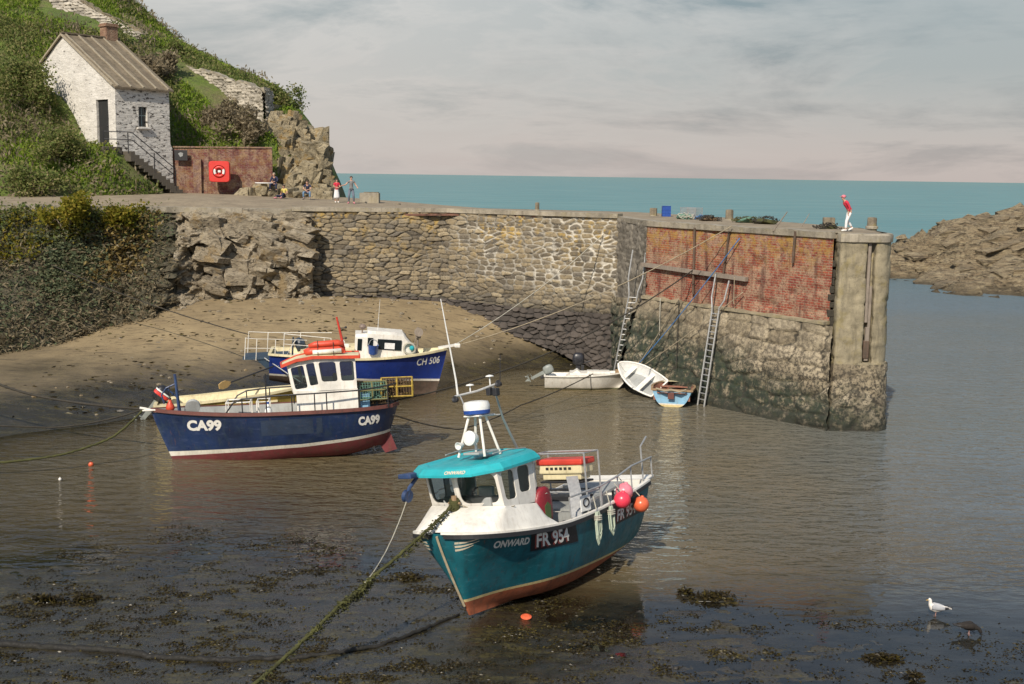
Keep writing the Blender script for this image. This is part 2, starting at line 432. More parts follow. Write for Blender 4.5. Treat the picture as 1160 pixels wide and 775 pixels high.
def m_rubble():     # stone / edge attributes come with the wall's own geometry
    n = NB('rubble_stone'); v = n.co('Object'); st = n.attr('stone'); ed = n.attr('edge')
    x = n.xyz(v)
    col = n.ramp(st, [(0, (.05, .042, .034)), (.25, (.20, .16, .10)), (.5, (.32, .25, .145)), (.75, (.11, .10, .085)), (1, (.42, .34, .21))])
    col = n.mix(n.ramp(n.noise(v, 2.5, 6, .7), [(.35, 0.0), (.7, .7)]), col, (.20, .165, .115))
    # lichen on the sunny upper western stones
    li = n.math('MULTIPLY', n.ramp(n.noise(v, .55, 3), [(.47, 0.0), (.58, 1.0)]), n.ramp(n.noise(v, 3.0, 4), [(.48, 0.0), (.56, 1.0)]))
    hi = n.ramp(n.math('MULTIPLY', x[2], .1), [(.55, 0.0), (.75, 1.0)])
    wst = n.ramp(n.math('MULTIPLY_ADD', x[0], .03, ), [(.2, 0.0), (.21, 0.0)]) if False else None
    li = n.math('MULTIPLY', li, hi)
    col = n.mix(n.math('MULTIPLY', n.ramp(ed, [(.04, 1.0), (.15, 0.0)]), .92), col, (.022, .02, .016))
    col = n.mix(n.ramp(n.noise(v, 7, 6, .8), [(.5, 0.0), (.62, .75)]), col, (.05, .043, .033))
    col = n.mix(n.math('MULTIPLY', li, .75), col, (.38, .25, .06))
    # pale lime mortar, fresher towards the pier
    fresh = n.ramp(n.math('ADD', n.math('MULTIPLY', x[0], .045), n.math('MULTIPLY', n.noise(v, .35, 3), .9)), [(.16, .05), (.62, 1.0)])
    mort = n.math('MULTIPLY', n.ramp(ed, [(.10, 1.0), (.24, 0.0)]), fresh)
    mort = n.math('MULTIPLY', mort, n.ramp(n.noise(v, 1.3, 7, .75), [(.35, .12), (.53, 1.0)]))
    mort = n.math('MULTIPLY', mort, n.ramp(n.math('MULTIPLY', x[2], .1), [(.38, .15), (.52, 1.0)]))
    col = n.mix(mort, col, n.ramp(n.noise(v, 7, 4), [(.3, (.42, .39, .32)), (.7, (.62, .58, .50))]))
    wet = n.ramp(n.math('ADD', n.math('MULTIPLY', x[2], .1), n.math('MULTIPLY', n.noise(v, .6, 4), .14)), [(.36, 1.0), (.48, 0.0)])
    col = n.mix(n.math('MULTIPLY', wet, .6), col, (.045, .042, .035))
    return n.set(col=col, rough=.88, nor=n.bump(n.noise(v, 9, 6, .7), .7, .05))
M['rubble'] = m_rubble()
def m_pale_rubble(name, tone, dark=(.05, .045, .035)):
    n = NB(name); v = n.co(); st = n.attr('stone'); ed = n.attr('edge')
    col = n.ramp(st, [(0, tuple(t*.55 for t in tone)), (.5, tone), (1, tuple(min(1, t*1.3) for t in tone))])
    col = n.mix(n.ramp(n.noise(v, 3, 6, .7), [(.4, 0.0), (.72, .7)]), col, tuple(t*.5 for t in tone))
    col = n.mix(n.ramp(ed, [(.04, 1.0), (.12, 0.0)]), col, dark)
    return n.set(col=col, rough=.9, nor=n.bump(n.noise(v, 9, 6, .7), .7, .05))
M['ruin_stone'] = m_pale_rubble('ruin_stone', (.40, .36, .29))
M['return_stone'] = m_pale_rubble('return_stone', (.22, .195, .155), (.10, .085, .065))
M['footing_stone'] = m_pale_rubble('footing_stone', (.075, .062, .052), (.016, .015, .014))

def m_masonry():
    n = NB('pier_masonry'); v = n.co(); st = n.attr('stone'); ed = n.attr('edge'); x = n.xyz(v)
    col = n.ramp(st, [(0, (.27, .22, .145)), (.5, (.36, .30, .20)), (1, (.44, .37, .26))])
    col = n.mix(n.ramp(n.noise(v, 1.1, 7, .7), [(.45, 0.0), (.66, .75)]), col, (.12, .095, .065))
    lowr = n.ramp(n.math('MULTIPLY', x[2], .1), [(.2, 1.0), (.48, .35)])
    col = n.mix(n.math('MULTIPLY', n.ramp(n.noise(v, 6, 7, .8), [(.47, 0.0), (.54, .95)]), lowr), col, (.045, .038, .028))
    h = n.math('ADD', n.math('MULTIPLY', x[2], .1), n.math('MULTIPLY', n.math('SUBTRACT', n.noise(v, .45, 5), .5), .42))
    # weed grows heavier towards the inner, sheltered end
    h = n.math('ADD', h, n.math('MULTIPLY', n.math('SUBTRACT', x[0], 11.0), .032))
    weed = n.math('MULTIPLY', n.ramp(h, [(.17, 1.0), (.30, 0.0)]), n.ramp(n.noise(v, 2.2, 6, .7), [(.36, .15), (.52, 1.0)]))
    col = n.mix(n.math('MULTIPLY', weed, .93), col, n.ramp(n.noise(v, 4, 5), [(.3, (.012, .018, .014)), (.55, (.02, .034, .02)), (.75, (.055, .06, .02))]))
    low = n.ramp(x[2], [(.0, 1.0), (.5, .45), (1.0, 0.0)])
    col = n.mix(n.math('MULTIPLY', low, .75), col, (.022, .021, .014))
    col = n.mix(n.math('MULTIPLY', n.ramp(ed, [(.012, 1.0), (.06, 0.0)]), .92), col, (.03, .026, .019))
    return n.set(col=col, rough=.85, nor=n.bump(n.noise(v, 7, 7, .75), .9, .08))
M['masonry'] = m_masonry()
def m_concrete(name, c, scale=1.0, lich=0.0):
    n = NB(name); v = n.co(); x = n.xyz(v)
    col = n.ramp(n.noise(v, .9*scale, 8, .7), [(.3, tuple(t*.5 for t in c)), (.55, c), (.75, tuple(t*1.25 for t in c))])
    st = n.noise(n.co(scale=(2.5, 2.5, .3)), 1.2, 6, .65)
    col = n.mix(n.ramp(st, [(.5, 0.0), (.7, .7)]), col, tuple(t*.3 for t in c))
    col = n.mix(n.ramp(n.noise(v, 9*scale, 6, .75), [(.56, 0.0), (.64, .6)]), col, tuple(t*.35 for t in c))
    if lich: col = n.mix(n.math('MULTIPLY', n.ramp(n.noise(v, 1.3, 6, .7), [(.52, 0.0), (.62, 1.0)]), lich), col, (.24, .19, .06))
    return n.set(col=col, rough=.88, nor=n.bump(n.noise(v, 11, 7, .7), .6, .04))
M['concrete'] = m_concrete('sea_concrete', (.31, .265, .175), 1.6, lich=.45)
M['coping'] = m_concrete('coping_concrete', (.34, .30, .23), lich=.25)
M['bollard'] = m_concrete('bollard_concrete', (.24, .20, .14), 2, .5)
def m_brick(name, c1, c2, mortar, bw, bh, salt=.4, lich=.3, msize=.018):
    n = NB(name); v = n.co('UV'); o = n.co('Object'); x = n.xyz(o)
    b = n.node('ShaderNodeTexBrick'); n.l.new(n.mix(.02, v, n.node('ShaderNodeTexNoise').outputs['Color'], 'LINEAR_LIGHT') if False else v, b.inputs['Vector'])
    b.inputs['Color1'].default_value = (*c1, 1); b.inputs['Color2'].default_value = (*c2, 1); b.inputs['Mortar'].default_value = (*mortar, 1)
    b.inputs['Scale'].default_value = 1; b.inputs['Mortar Size'].default_value = msize; b.inputs['Mortar Smooth'].default_value = .3
    b.inputs['Brick Width'].default_value = bw; b.inputs['Row Height'].default_value = bh; b.inputs['Bias'].default_value = -.1
    col = b.outputs['Color']
    col = n.mix(n.ramp(n.noise(o, 1.2, 6, .7), [(.35, 0.0), (.7, .6)]), col, tuple(t*.55 for t in c1))
    col = n.mix(n.math('MULTIPLY', n.ramp(n.noise(o, 1.7, 7, .75), [(.45, 0.0), (.56, 1.0)]), salt), col, (.40, .30, .20))
    col = n.mix(n.ramp(n.noise(o, 9, 5, .8), [(.50, 0.0), (.60, .7)]), col, tuple(t*.3 for t in c1))
    st = n.noise(n.co(scale=(2.2, 2.2, .22)), 1.0, 5, .6)
    col = n.mix(n.ramp(st, [(.55, 0.0), (.68, .75)]), col, (.07, .025, .02))
    hi = n.ramp(n.math('MULTIPLY', x[2], .1), [(.66, 0.0), (.83, 1.0)])
    col = n.mix(n.math('MULTIPLY', n.math('MULTIPLY', n.ramp(n.noise(o, 2.6, 6, .7), [(.46, 0.0), (.58, 1.0)]), hi), lich), col, (.36, .22, .05))
    hgt = n.math('ADD', n.math('MULTIPLY', b.outputs['Fac'], -.6), n.noise(o, 6, 6, .7))
    return n.set(col=col, rough=.88, nor=n.bump(hgt, .8, .05))
M['brick'] = m_brick('pier_brick', (.36, .080, .042), (.20, .040, .030), (.36, .28, .19), .36, .118, .62, .85)
M['brick_dark'] = m_brick('retaining_brick', (.20, .05, .045), (.13, .03, .03), (.24, .16, .13), .34, .118, .55, .25)
M['brick_chimney'] = m_brick('chimney_brick', (.34, .15, .08), (.24, .09, .05), (.34, .28, .2), .22, .08, .3, 0)
def m_limewash(name, gaps):
    n = NB(name); v = n.co(); c = n.co(scale=(1.0, 1.0, 2.6))
    col = n.ramp(n.noise(v, 1.0, 6, .65), [(.3, (.52, .49, .44)), (.7, (.72, .69, .63))])
    col = n.mix(n.ramp(n.noise(v, .5, 4), [(.5, 0.0), (.75, .35)]), col, (.38, .33, .26))
    g1 = n.ramp(n.noise(c, 2.3, 7, .72), [(gaps, 0.0), (gaps+.035, 1.0)])
    col = n.mix(g1, col, (.06, .052, .045))
    hh = n.noise(c, 1.6, 6, .7)
    return n.set(col=col, rough=.9, nor=n.bump(hh, .8, .12))
M['lime_gable'] = m_limewash('limewash_gable', .605)
M['lime_side'] = m_limewash('limewash_side', .54)
n = NB('roof_sheets'); v = n.co(); sl = n.co(scale=(1, 1, 1))
col = n.ramp(n.noise(v, .8, 6, .7), [(.3, (.13, .10, .065)), (.7, (.23, .185, .125))])
col = n.mix(n.ramp(n.noise(v, 4, 6, .7), [(.5, 0.0), (.66, .7)]), col, (.07, .062, .035))
M['roof'] = n.set(col=col, rough=.9, nor=n.bump(n.noise(v, 14, 5), .5, .03))

def m_rock(name, stops, crack=.3, lich=0.0, scale=1.0, aniso=(1, 1, 1), rot=(0, 0, 0)):
    n = NB(name); v = n.co(scale=aniso, rot=rot); o = n.co()
    f = n.noise(v, 1.1*scale, 8, .68, .4)
    col = n.ramp(f, stops)
    col = n.mix(n.math('MULTIPLY', n.ramp(n.noise(v, 3.2*scale, 8, .75, .6), [(.52, 0.0), (.62, 1.0)]), crack), col, (.028, .025, .022))
    if lich: col = n.mix(n.math('MULTIPLY', n.ramp(n.noise(o, .9, 6, .7), [(.54, 0.0), (.62, 1.0)]), lich), col, (.33, .20, .045))
    nn = n.bump(n.noise(v, 2.2*scale, 9, .75), 1.0, .25); nn = n.bump(n.noise(o, 12, 6, .7), .6, .05, nn)
    return n.set(col=col, rough=.9, nor=nn)
M['cliff_rock'] = m_rock('cliff_rock', [(.3, (.14, .115, .08)), (.48, (.36, .30, .21)), (.72, (.52, .45, .33))], .95, .45, 1.5, (1, 1, 2.2), (0, .35, 0))
M['outcrop_rock'] = m_rock('outcrop_rock', [(.3, (.12, .10, .06)), (.5, (.33, .275, .175)), (.72, (.46, .39, .26))], .9, .6, 1.3)
def m_headland():
    n = NB('headland_rock'); o = n.co(); x = n.xyz(o); b = n.co(scale=(.3, 1.0, 3.2), rot=(.25, .40, .3))
    col = n.ramp(n.noise(b, 1.1, 9, .75, .5), [(.3, (.13, .09, .05)), (.45, (.30, .225, .13)), (.58, (.46, .37, .225)), (.75, (.60, .50, .33))])
    col = n.mix(n.ramp(n.noise(b, 2.2, 9, .85, .8), [(.50, 0.0), (.56, .92)]), col, (.05, .038, .024))
    col = n.mix(n.ramp(n.noise(o, .35, 6, .7), [(.52, 0.0), (.66, .55)]), col, (.15, .12, .07))
    tide = n.ramp(n.math('ADD', n.math('MULTIPLY', x[2], .3), n.math('MULTIPLY', n.noise(o, .5, 5), .3)), [(.18, 1.0), (.34, 0.0)])
    col = n.mix(n.math('MULTIPLY', tide, .75), col, (.07, .055, .032))
    nn = n.bump(n.noise(b, 2.0, 9, .8), 1.0, .5); return n.set(col=col, rough=.9, nor=n.bump(n.noise(o, 4, 8, .75), .8, .2, nn))
M['headland_rock'] = m_headland()

def m_hill():
    n = NB('hill_turf'); v = n.co()
    col = n.ramp(n.noise(v, .22, 6, .65), [(.33, (.10, .14, .03)), (.47, (.15, .22, .03)), (.58, (.20, .18, .08)), (.72, (.26, .21, .12))])
    col = n.mix(n.ramp(n.noise(v, 1.6, 7, .75), [(.4, 0.0), (.7, .7)]), col, (.09, .10, .035))
    return n.set(col=col, rough=.95, nor=n.bump(n.noise(v, 3, 8, .8), 1.0, .3))
M['hill'] = m_hill()
def m_bank():
    n = NB('overgrown_bank'); v = n.co()
    col = n.ramp(n.noise(v, .4, 6, .65), [(.3, (.07, .07, .04)), (.5, (.13, .115, .075)), (.7, (.20, .165, .115))])
    return n.set(col=col, rough=.95, nor=n.bump(n.noise(v, 3, 8, .8), 1.0, .3))
M['bank'] = m_bank()
def m_leaf(name, stops, trans=True):
    n = NB(name); i = n.island(); v = n.co()
    f = n.math('ADD', n.math('MULTIPLY', i, .5), n.math('MULTIPLY', n.noise(v, .35, 4), .55))
    col = n.ramp(f, stops)
    n.set(col=col, rough=.75, spec=.2)
    if trans:
        t = n.node('ShaderNodeBsdfTranslucent'); n.l.new(col, t.inputs[0]); mx = n.node('ShaderNodeMixShader'); mx.inputs[0].default_value = .45
        n.l.new(n.b.outputs[0], mx.inputs[1]); n.l.new(t.outputs[0], mx.inputs[2]); n.l.new(mx.outputs[0], n.out.inputs[0])
    return n.mat
M['leaf_scrub'] = m_leaf('scrub_leaves', [(.2, (.09, .125, .035)), (.45, (.15, .195, .05)), (.62, (.22, .225, .075)), (.8, (.29, .25, .12))])
M['leaf_grass'] = m_leaf('bright_grass', [(.2, (.13, .22, .025)), (.5, (.20, .30, .03)), (.8, (.30, .33, .07))])
M['leaf_dry'] = m_leaf('dry_stems', [(.2, (.15, .125, .075)), (.5, (.25, .205, .13)), (.8, (.36, .30, .20))])
M['leaf_dark'] = m_leaf('dark_ivy', [(.2, (.08, .105, .065)), (.5, (.145, .175, .095)), (.75, (.20, .21, .115)), (.95, (.26, .25, .13))])
M['leaf_yellow'] = m_leaf('yellow_blossom', [(.2, (.10, .12, .012)), (.5, (.20, .19, .02)), (.85, (.33, .25, .04))])
M['leaf_orange'] = m_leaf('rusty_bracken', [(.2, (.17, .12, .04)), (.5, (.28, .20, .07)), (.85, (.38, .30, .13))])
M['weed'] = m_leaf('seaweed_fronds', [(.2, (.010, .009, .006)), (.5, (.028, .021, .010)), (.7, (.055, .044, .013)), (.9, (.10, .082, .022))], False)
for k in ('weed',): M[k].node_tree.nodes['Principled BSDF'].inputs['Roughness'].default_value = .35

def m_bed():
    n = NB('sand_and_mud'); v = n.co(); x = n.xyz(v)
    st = n.co(scale=(.5, 1.6, 1))
    sand = n.ramp(n.noise(v, .5, 7, .65), [(.3, (.20, .150, .085)), (.7, (.31, .238, .134))])
    sand = n.mix(n.math('MULTIPLY', n.ramp(n.noise(st, 2.2, 6, .7), [(.55, 0.0), (.63, 1.0)]), .6), sand, (.075, .058, .038))
    sand = n.mix(n.math('MULTIPLY', n.ramp(n.noise(n.co(scale=(.25, 2.2, 1), rot=(0, 0, .12)), 3.0, 8, .75), [(.56, 0.0), (.62, 1.0)]), .7), sand, (.05, .04, .028))
    mud = n.ramp(n.noise(v, .9, 8, .7), [(.3, (.013, .012, .009)), (.5, (.028, .024, .016)), (.72, (.055, .045, .030))])
    mud = n.mix(n.ramp(n.noise(st, 3.5, 8, .75), [(.5, 0.0), (.63, .85)]), mud, (.022, .021, .011))
    mud = n.mix(n.math('MULTIPLY', n.ramp(n.noise(st, 1.3, 9, .8), [(.50, 0.0), (.58, 1.0)]), .75), mud, n.ramp(n.noise(v, 7, 6, .8), [(.35, (.022, .018, .007)), (.55, (.075, .06, .014)), (.72, (.13, .105, .03))]))
    mud = n.mix(n.ramp(n.noise(v, 11, 6, .8), [(.52, 0.0), (.58, .8)]), mud, (.010, .009, .006))
    h = n.math('ADD', x[2], n.math('MULTIPLY', n.math('SUBTRACT', n.noise(v, .35, 5), .5), 1.4))
    fs = n.ramp(n.math('MULTIPLY', h, .3), [(.12, 0.0), (.52, 1.0)])
    col = n.mix(fs, mud, sand)
    wet = n.ramp(n.noise(st, 1.3, 7, .7), [(.42, .06), (.60, .34)])
    rg = n.mix(fs, wet, .85)
    nb = n.bump(n.noise(v, 2.5, 8, .75), .55, .06); nb = n.bump(n.noise(v, 14, 6, .7), .5, .02, nb)
    return n.set(col=col, rough=rg, nor=nb, spec=n.mix(fs, .95, .3))
M['bed'] = m_bed()
def m_water():
    n = NB('harbour_water'); v = n.co(); x = n.xyz(v); dp = n.attr('depth')
    far = n.ramp(n.math('MULTIPLY', x[1], .01), [(.45, 0.0), (.95, 1.0)])
    rt = n.ramp(n.math('MULTIPLY', n.math('ADD', x[0], 5.0), .03), [(.25, 0.0), (.75, 1.0)])
    sea = n.math('MAXIMUM', n.ramp(n.math('MULTIPLY', x[1], .01), [(.7, 0.0), (1.0, 1.0)]), n.math('MULTIPLY', rt, .75))
    near_ = n.ramp(n.math('MULTIPLY', x[1], .0035), [(.36, 0.0), (.95, 1.0)])
    murk_sky = n.mix(sea, n.ramp(n.noise(v, .15, 4), [(.35, (.185, .140, .070)), (.65, (.150, .128, .082))]), n.mix(near_, n.mix(n.ramp(n.math('MULTIPLY', x[1], .01), [(.27, 0.0), (.5, 1.0)]), (.04, .085, .145), (.13, .17, .19)), n.ramp(n.noise(n.co(scale=(.3, 1, 1)), .05, 5), [(.35, (.085, .225, .24)), (.65, (.13, .275, .275))])))  # silt and sea colour; reflected sky blue painted in towards the near right
    fac = n.math('SUBTRACT', 1.0, n.math('POWER', 2.718, n.math('MULTIPLY', dp, -3.2)))
    dif = n.node('ShaderNodeBsdfDiffuse'); n.l.new(murk_sky, dif.inputs[0])
    tr = n.node('ShaderNodeBsdfTransparent'); tr.inputs[0].default_value = (.86, .82, .72, 1)
    m1 = n.node('ShaderNodeMixShader'); n.l.new(fac, m1.inputs[0]); n.l.new(tr.outputs[0], m1.inputs[1]); n.l.new(dif.outputs[0], m1.inputs[2])
    # wind ripples: stronger in the open water, near flat over the mud
    r1 = n.noise(n.co(scale=(.8, 2.0, 1), rot=(0, 0, .25)), 1.1, 2.5, .5, .6)
    r2 = n.noise(n.co(scale=(.9, 1.8, 1), rot=(0, 0, -.5)), 3.2, 2, .5)
    hgt = n.math('ADD', n.math('MULTIPLY', r1, 1.0), n.math('MULTIPLY', r2, .3))
    patch = n.ramp(n.noise(n.co(scale=(.5, 1.3, 1)), .13, 4), [(.3, .35), (.65, 1.0)])
    amp = n.math('MULTIPLY', n.ramp(n.math('MULTIPLY', x[1], .01), [(.24, .06), (.28, .16), (.33, .8), (.5, 1.0)]), patch)
    sh = n.ramp(dp, [(.0, .15), (.25, 1.0)])
    b = n.node('ShaderNodeBump'); b.inputs['Distance'].default_value = .42
    n.l.new(n.math('MULTIPLY', n.math('MULTIPLY', amp, sh), .95), b.inputs['Strength']); n.l.new(hgt, b.inputs['Height'])
    gl = n.node('ShaderNodeBsdfGlossy'); gl.inputs['Roughness'].default_value = .06; n.l.new(b.outputs[0], gl.inputs['Normal'])
    fr = n.node('ShaderNodeFresnel'); fr.inputs[0].default_value = 1.5; n.l.new(b.outputs[0], fr.inputs['Normal'])
    m2 = n.node('ShaderNodeMixShader'); n.l.new(n.math('MINIMUM', fr.outputs[0], n.ramp(n.math('MULTIPLY', x[1], .01), [(.45, .8), (.9, .34)])), m2.inputs[0]); n.l.new(m1.outputs[0], m2.inputs[1]); n.l.new(gl.outputs[0], m2.inputs[2])
    n.l.new(m2.outputs[0], n.out.inputs[0]); return n.mat
M['water'] = m_water()
# ------------------------------------------------------------------ shape of the ground
QZ = 8.7
W330 = atZ(330, 238, 8.68); W500 = atZ(500, 239.5, 8.7); W703 = atZ(703, 246, 8.7)
B0 = atZ(735, 251, 8.7); B1 = atZ(945, 264, 8.7)
QL = [atZ(-420, 228, 8.9), atZ(-150, 230.5, 8.9), atZ(0, 233, 8.85), atZ(200, 235.5, 8.75), W330]   # the road's edge over the bank
FOOT_PX = [(-420, 560, -.2), (-120, 440, .9), (0, 402, 1.3), (60, 390, 1.5), (140, 366, 2.3), (200, 347, 3.05), (235, 337, 3.37), (335, 335.5, 3.46)]
FOOT = [atZ(*p) for p in FOOT_PX]
bedpts = [tuple(p) for p in FOOT]
for a in [(420, 340, 3.23), (500, 347, 2.93), (590, 367, 2.0), (640, 381, 1.4), (700, 408, .3),
          (0, 495, 0), (150, 474, 0), (300, 450, 0.0), (420, 452, 0), (470, 440, .1), (520, 430, 0), (600, 417, 0), (690, 424, -.1), (-150, 530, 0),
          (200, 400, 1.5), (400, 390, 1.7), (100, 440, .7), (330, 420, .75), (300, 540, -.35), (500, 500, -.6), (700, 470, -.8), (760, 450, -.8),
          (900, 520, -2), (1100, 450, -3), (1100, 600, -1.0), (900, 620, -.7), (640, 570, -.6), (100, 560, -.25), (300, 590, -.1), (0, 560, -.2),
          (450, 640, -.02), (100, 640, -.01), (250, 640, .01), (100, 700, .04), (300, 700, .05), (500, 740, .07), (400, 670, .03), (520, 702, .12), (560, 694, .12), (600, 700, .04),
          (680, 690, -.03), (800, 690, -.02), (760, 720, -.005), (900, 745, -.015), (1050, 765, -.03), (1130, 700, -.10), (1000, 690, -.09),
          (580, 800, .08), (0, 775, .05), (1160, 790, -.03), (690, 645, -.7), (720, 620, -.7), (-100, 700, .05), (1300, 700, -.3), (0, 840, .06), (1160, 860, -.02)]:
    bedpts.append(tuple(atZ(*a)))
bedpts += [(40, 90, -5), (70, 60, -5), (30, 70, -4), (60, 110, -6), (5, 100, -6), (-10, 110, -6), (40, 40, -2.5), (-45, 30, .5), (-60, 50, 2), (30, 130, -6)]
_bt = TPS(bedpts, 1e-2)
def bed_z(X, Y):
    X = np.asarray(X, float); Y = np.asarray(Y, float)
    z = np.clip(_bt(np.clip(X, -70, 90), np.clip(Y, 15, 130)), -8, 5)
    z = np.where((Y > 125) | (X > 60) | ((Y > 84) & (X > -12)), -7.0, z)
    near = sstep(44, 30, Y)
    z = z + near*(.045*fbm(X*.55, Y*.9, oct=4, seed=3) + .034*fbm(X*1.5, Y*2.6, oct=4, seed=8) + .014*fbm(X*4.2, Y*5, oct=2, seed=9))
    z = z + (1-near)*.05*fbm(X*.5, Y*.9, oct=3, seed=5)
    return z
def axis(a, b, fine0, fine1, d, grow, far):
    xs = list(np.arange(fine0, fine1, d)); s = d
    while xs[-1] < b: s = min(s*grow, far); xs.append(xs[-1]+s)
    s = d; lo = []
    x = fine0
    while x > a: s = min(s*grow, far); x -= s; lo.append(x)
    return np.array(lo[::-1] + xs)
xs = axis(-30000, 30000, -14, 16, .09, 1.10, 4000); ys = axis(12, 30000, 21, 34.5, .065, 1.03, 4000)
XX, YY = np.meshgrid(xs, ys, indexing='ij')
ZZ = bed_z(XX, YY)
ground = grid_mesh('harbour_bed', np.stack([XX, YY, ZZ], -1), M['bed']); tag(ground, kind='structure')
wz = np.zeros_like(XX)
water = grid_mesh('water', np.stack([XX, YY, wz], -1), M['water'], attrs={'depth': np.maximum(0, -ZZ)}); tag(water, kind='structure')

# ------------------------------------------------------------------ quay and pier
def resample(pts, n):
    P = np.array([tuple(p) for p in pts]); d = np.r_[0, np.cumsum(np.linalg.norm(np.diff(P, axis=0), axis=1))]
    t = np.linspace(0, d[-1], n); return np.stack([np.interp(t, d, P[:, i]) for i in range(3)], -1), t
def sheet(name, top, bot, du, dv, mats, parent=None, disp=None, stones=None, smooth=True, flip=False, extra=0, bulge=None):
    """a wall face between two outlines; stones=(w,h,seed,depth,offset) builds real coursed stones"""
    L = sum((Vector(top[i+1])-Vector(top[i])).length for i in range(len(top)-1))
    H = max((Vector(t)-Vector(b)).length for t, b in zip(top, bot))
    n, m = max(2, int(L/du)), max(2, int(H/dv))
    T, tu = resample(top, n); B, _ = resample(bot, n)
    k = np.linspace(0, 1, m)[None, :, None]
    V = B[:, None]*(1-k) + T[:, None]*k
    tang = np.gradient(T, axis=0); nor = np.stack([tang[:, 1], -tang[:, 0], 0*tang[:, 0]], -1)
    nor /= np.maximum(1e-9, np.linalg.norm(nor, axis=1))[:, None]
    u = np.repeat(tu[:, None], m, 1); v = V[:, :, 2] - V[:, :, 2].min()
    off = np.zeros((n, m)); at = {}
    if stones:
        w, h, seed, depth, var = stones
        wob = .34*fbm(u*.8, v*1.1, oct=4, seed=seed+2)
        d, e, cid = voro(u/w+wob, v/h+wob*.8, seed, .9, 3.5)
        off = depth*sstep(.02, .22, e) + var*(cid-.5)
        at = {'stone': cid, 'edge': e}
    if disp is not None: off = off + disp(V[:, :, 0], V[:, :, 1], V[:, :, 2])
    if bulge is not None: off = off + bulge(np.broadcast_to(k[..., 0], (n, m)), u)
    V = V + nor[:, None, :]*off[..., None]
    return grid_mesh(name, V, mats, parent, attrs=at, uv=np.stack([u, v], -1), smooth=smooth, flip=flip)
def dn(p, dz, out=0, n=None):
    return Vector((p[0], p[1], p[2]+dz)) + (Vector(n)*out if n is not None else Vector((0, 0, 0)))

def onwall(px, py, off):
    p0, p1 = (W330, W500) if px < 500 else (W500, W703)
    d = (p1-p0); d.z = 0; d.normalize(); nn = Vector((d.y, -d.x, 0)); ry = Vector(_ray(px, py)); o = Vector(_C)
    return o+ry*(((p0+nn*off)-o).dot(nn)/ry.dot(nn))
quaywall = root('quay_wall', 'long rubble stone quay wall with pale mortar between beach and sea', 'quay wall', (W330.x, W330.y, 3))
inv = quaywall.matrix_world.inverted()
def adopt(o, parent):       # geometry was laid out in world coordinates: keep it there
    o.parent = parent; o.matrix_parent_inverse = parent.matrix_world.inverted(); return o
tops = [W330, W500, W703]
bots = [Vector((p.x+.0, p.y-.55, bz)) for p, bz in zip(tops, (2.4, 2.0, -1.0))]
adopt(sheet('stone_face', tops, bots, .06, .055, M['rubble'], stones=(.66, .27, 11, .09, .10), disp=lambda x, y, z: .12*fbm(x*.35, z*.5, seed=4)), quaywall)
# weed-covered footing that swells towards the pier
fp_top = [onwall(350, 333, .42), onwall(430, 334, .45), onwall(500, 337, .45), onwall(590, 348, .42), onwall(650, 353, .42), onwall(716, 357, .42)]
fp_bot = [onwall(350, 348, .7), onwall(430, 350, .8), onwall(500, 358, 1.0), onwall(590, 382, 1.4), onwall(640, 402, 1.8), onwall(700, 432, 2.3)]
adopt(sheet('footing', fp_top, fp_bot, .06, .06, M['footing_stone'], stones=(.55, .30, 31, .16, .20), disp=lambda x, y, z: .25*fbm(x*.7, z*.9, seed=14)), quaywall)
mb = MB(); pt, _ = resample([p+Vector((0, -.02, .07)) for p in tops], 40)
mb.strip([Vector(p)+Vector((0, .25, .02*fbm(np.array([p[0]*.8]), np.array([.3]))[0])) for p in pt], .75, .26)
adopt(mb.build('coping', M['coping']), quaywall)
# brick patches set in under the coping
mb = MB()
for x0, x1, y0, y1, Y in ((458, 520, 242.2, 244.4, 71.95), (577, 608, 243.6, 246, 70.75)):
    a, b, c, d = onwall(x0, y1, .07), onwall(x1, y1, .07), onwall(x1, y0, .07), onwall(x0, y0, .07)
    mb.prism([a, b, c, d], (0, .3, 0))
adopt(mb.build('brick_repair', simple('repair_brick', (.13, .065, .045), .9, var=.6, scale=3)), quaywall)

# pier head
pier = root('brick_pier', 'tall brick and masonry pier head standing in the water', 'pier', (B0.x, B0.y, 0))
bd = (B1-B0); bd.z = 0; bL = bd.length; bdir = bd.normalized(); bn = Vector((bdir.y, -bdir.x, 0))
BZ = 4.66
brk_b0 = Vector((B0.x, B0.y, BZ)) + bn*.0; brk_b1 = Vector((B1.x, B1.y, BZ-.02))
def brickdisp(x, y, z): return .05*fbm(x*.6, z*.7, seed=21) - .10*sstep(.25, .5, fbm(x*1.3+5, z*1.7, seed=22))
adopt(sheet('brick_face', [B0-bdir*.12+Vector((0, 0, -.12)), B1+Vector((0, 0, -.12))], [brk_b0-bdir*.12, brk_b1], .12, .1, M['brick'], disp=brickdisp), pier)
# return face of grey stacked stone
adopt(sheet('return_face', [W703+Vector((-.1, .2, 0)), B0], [Vector((W703.x-.25, W703.y, -.5)), Vector((B0.x-.15, B0.y, -.5))], .09, .08, M['return_stone'], stones=(.7, .26, 41, .05, .06), disp=lambda x, y, z: .12*fbm(y*.7, z*.9, seed=24)), pier)
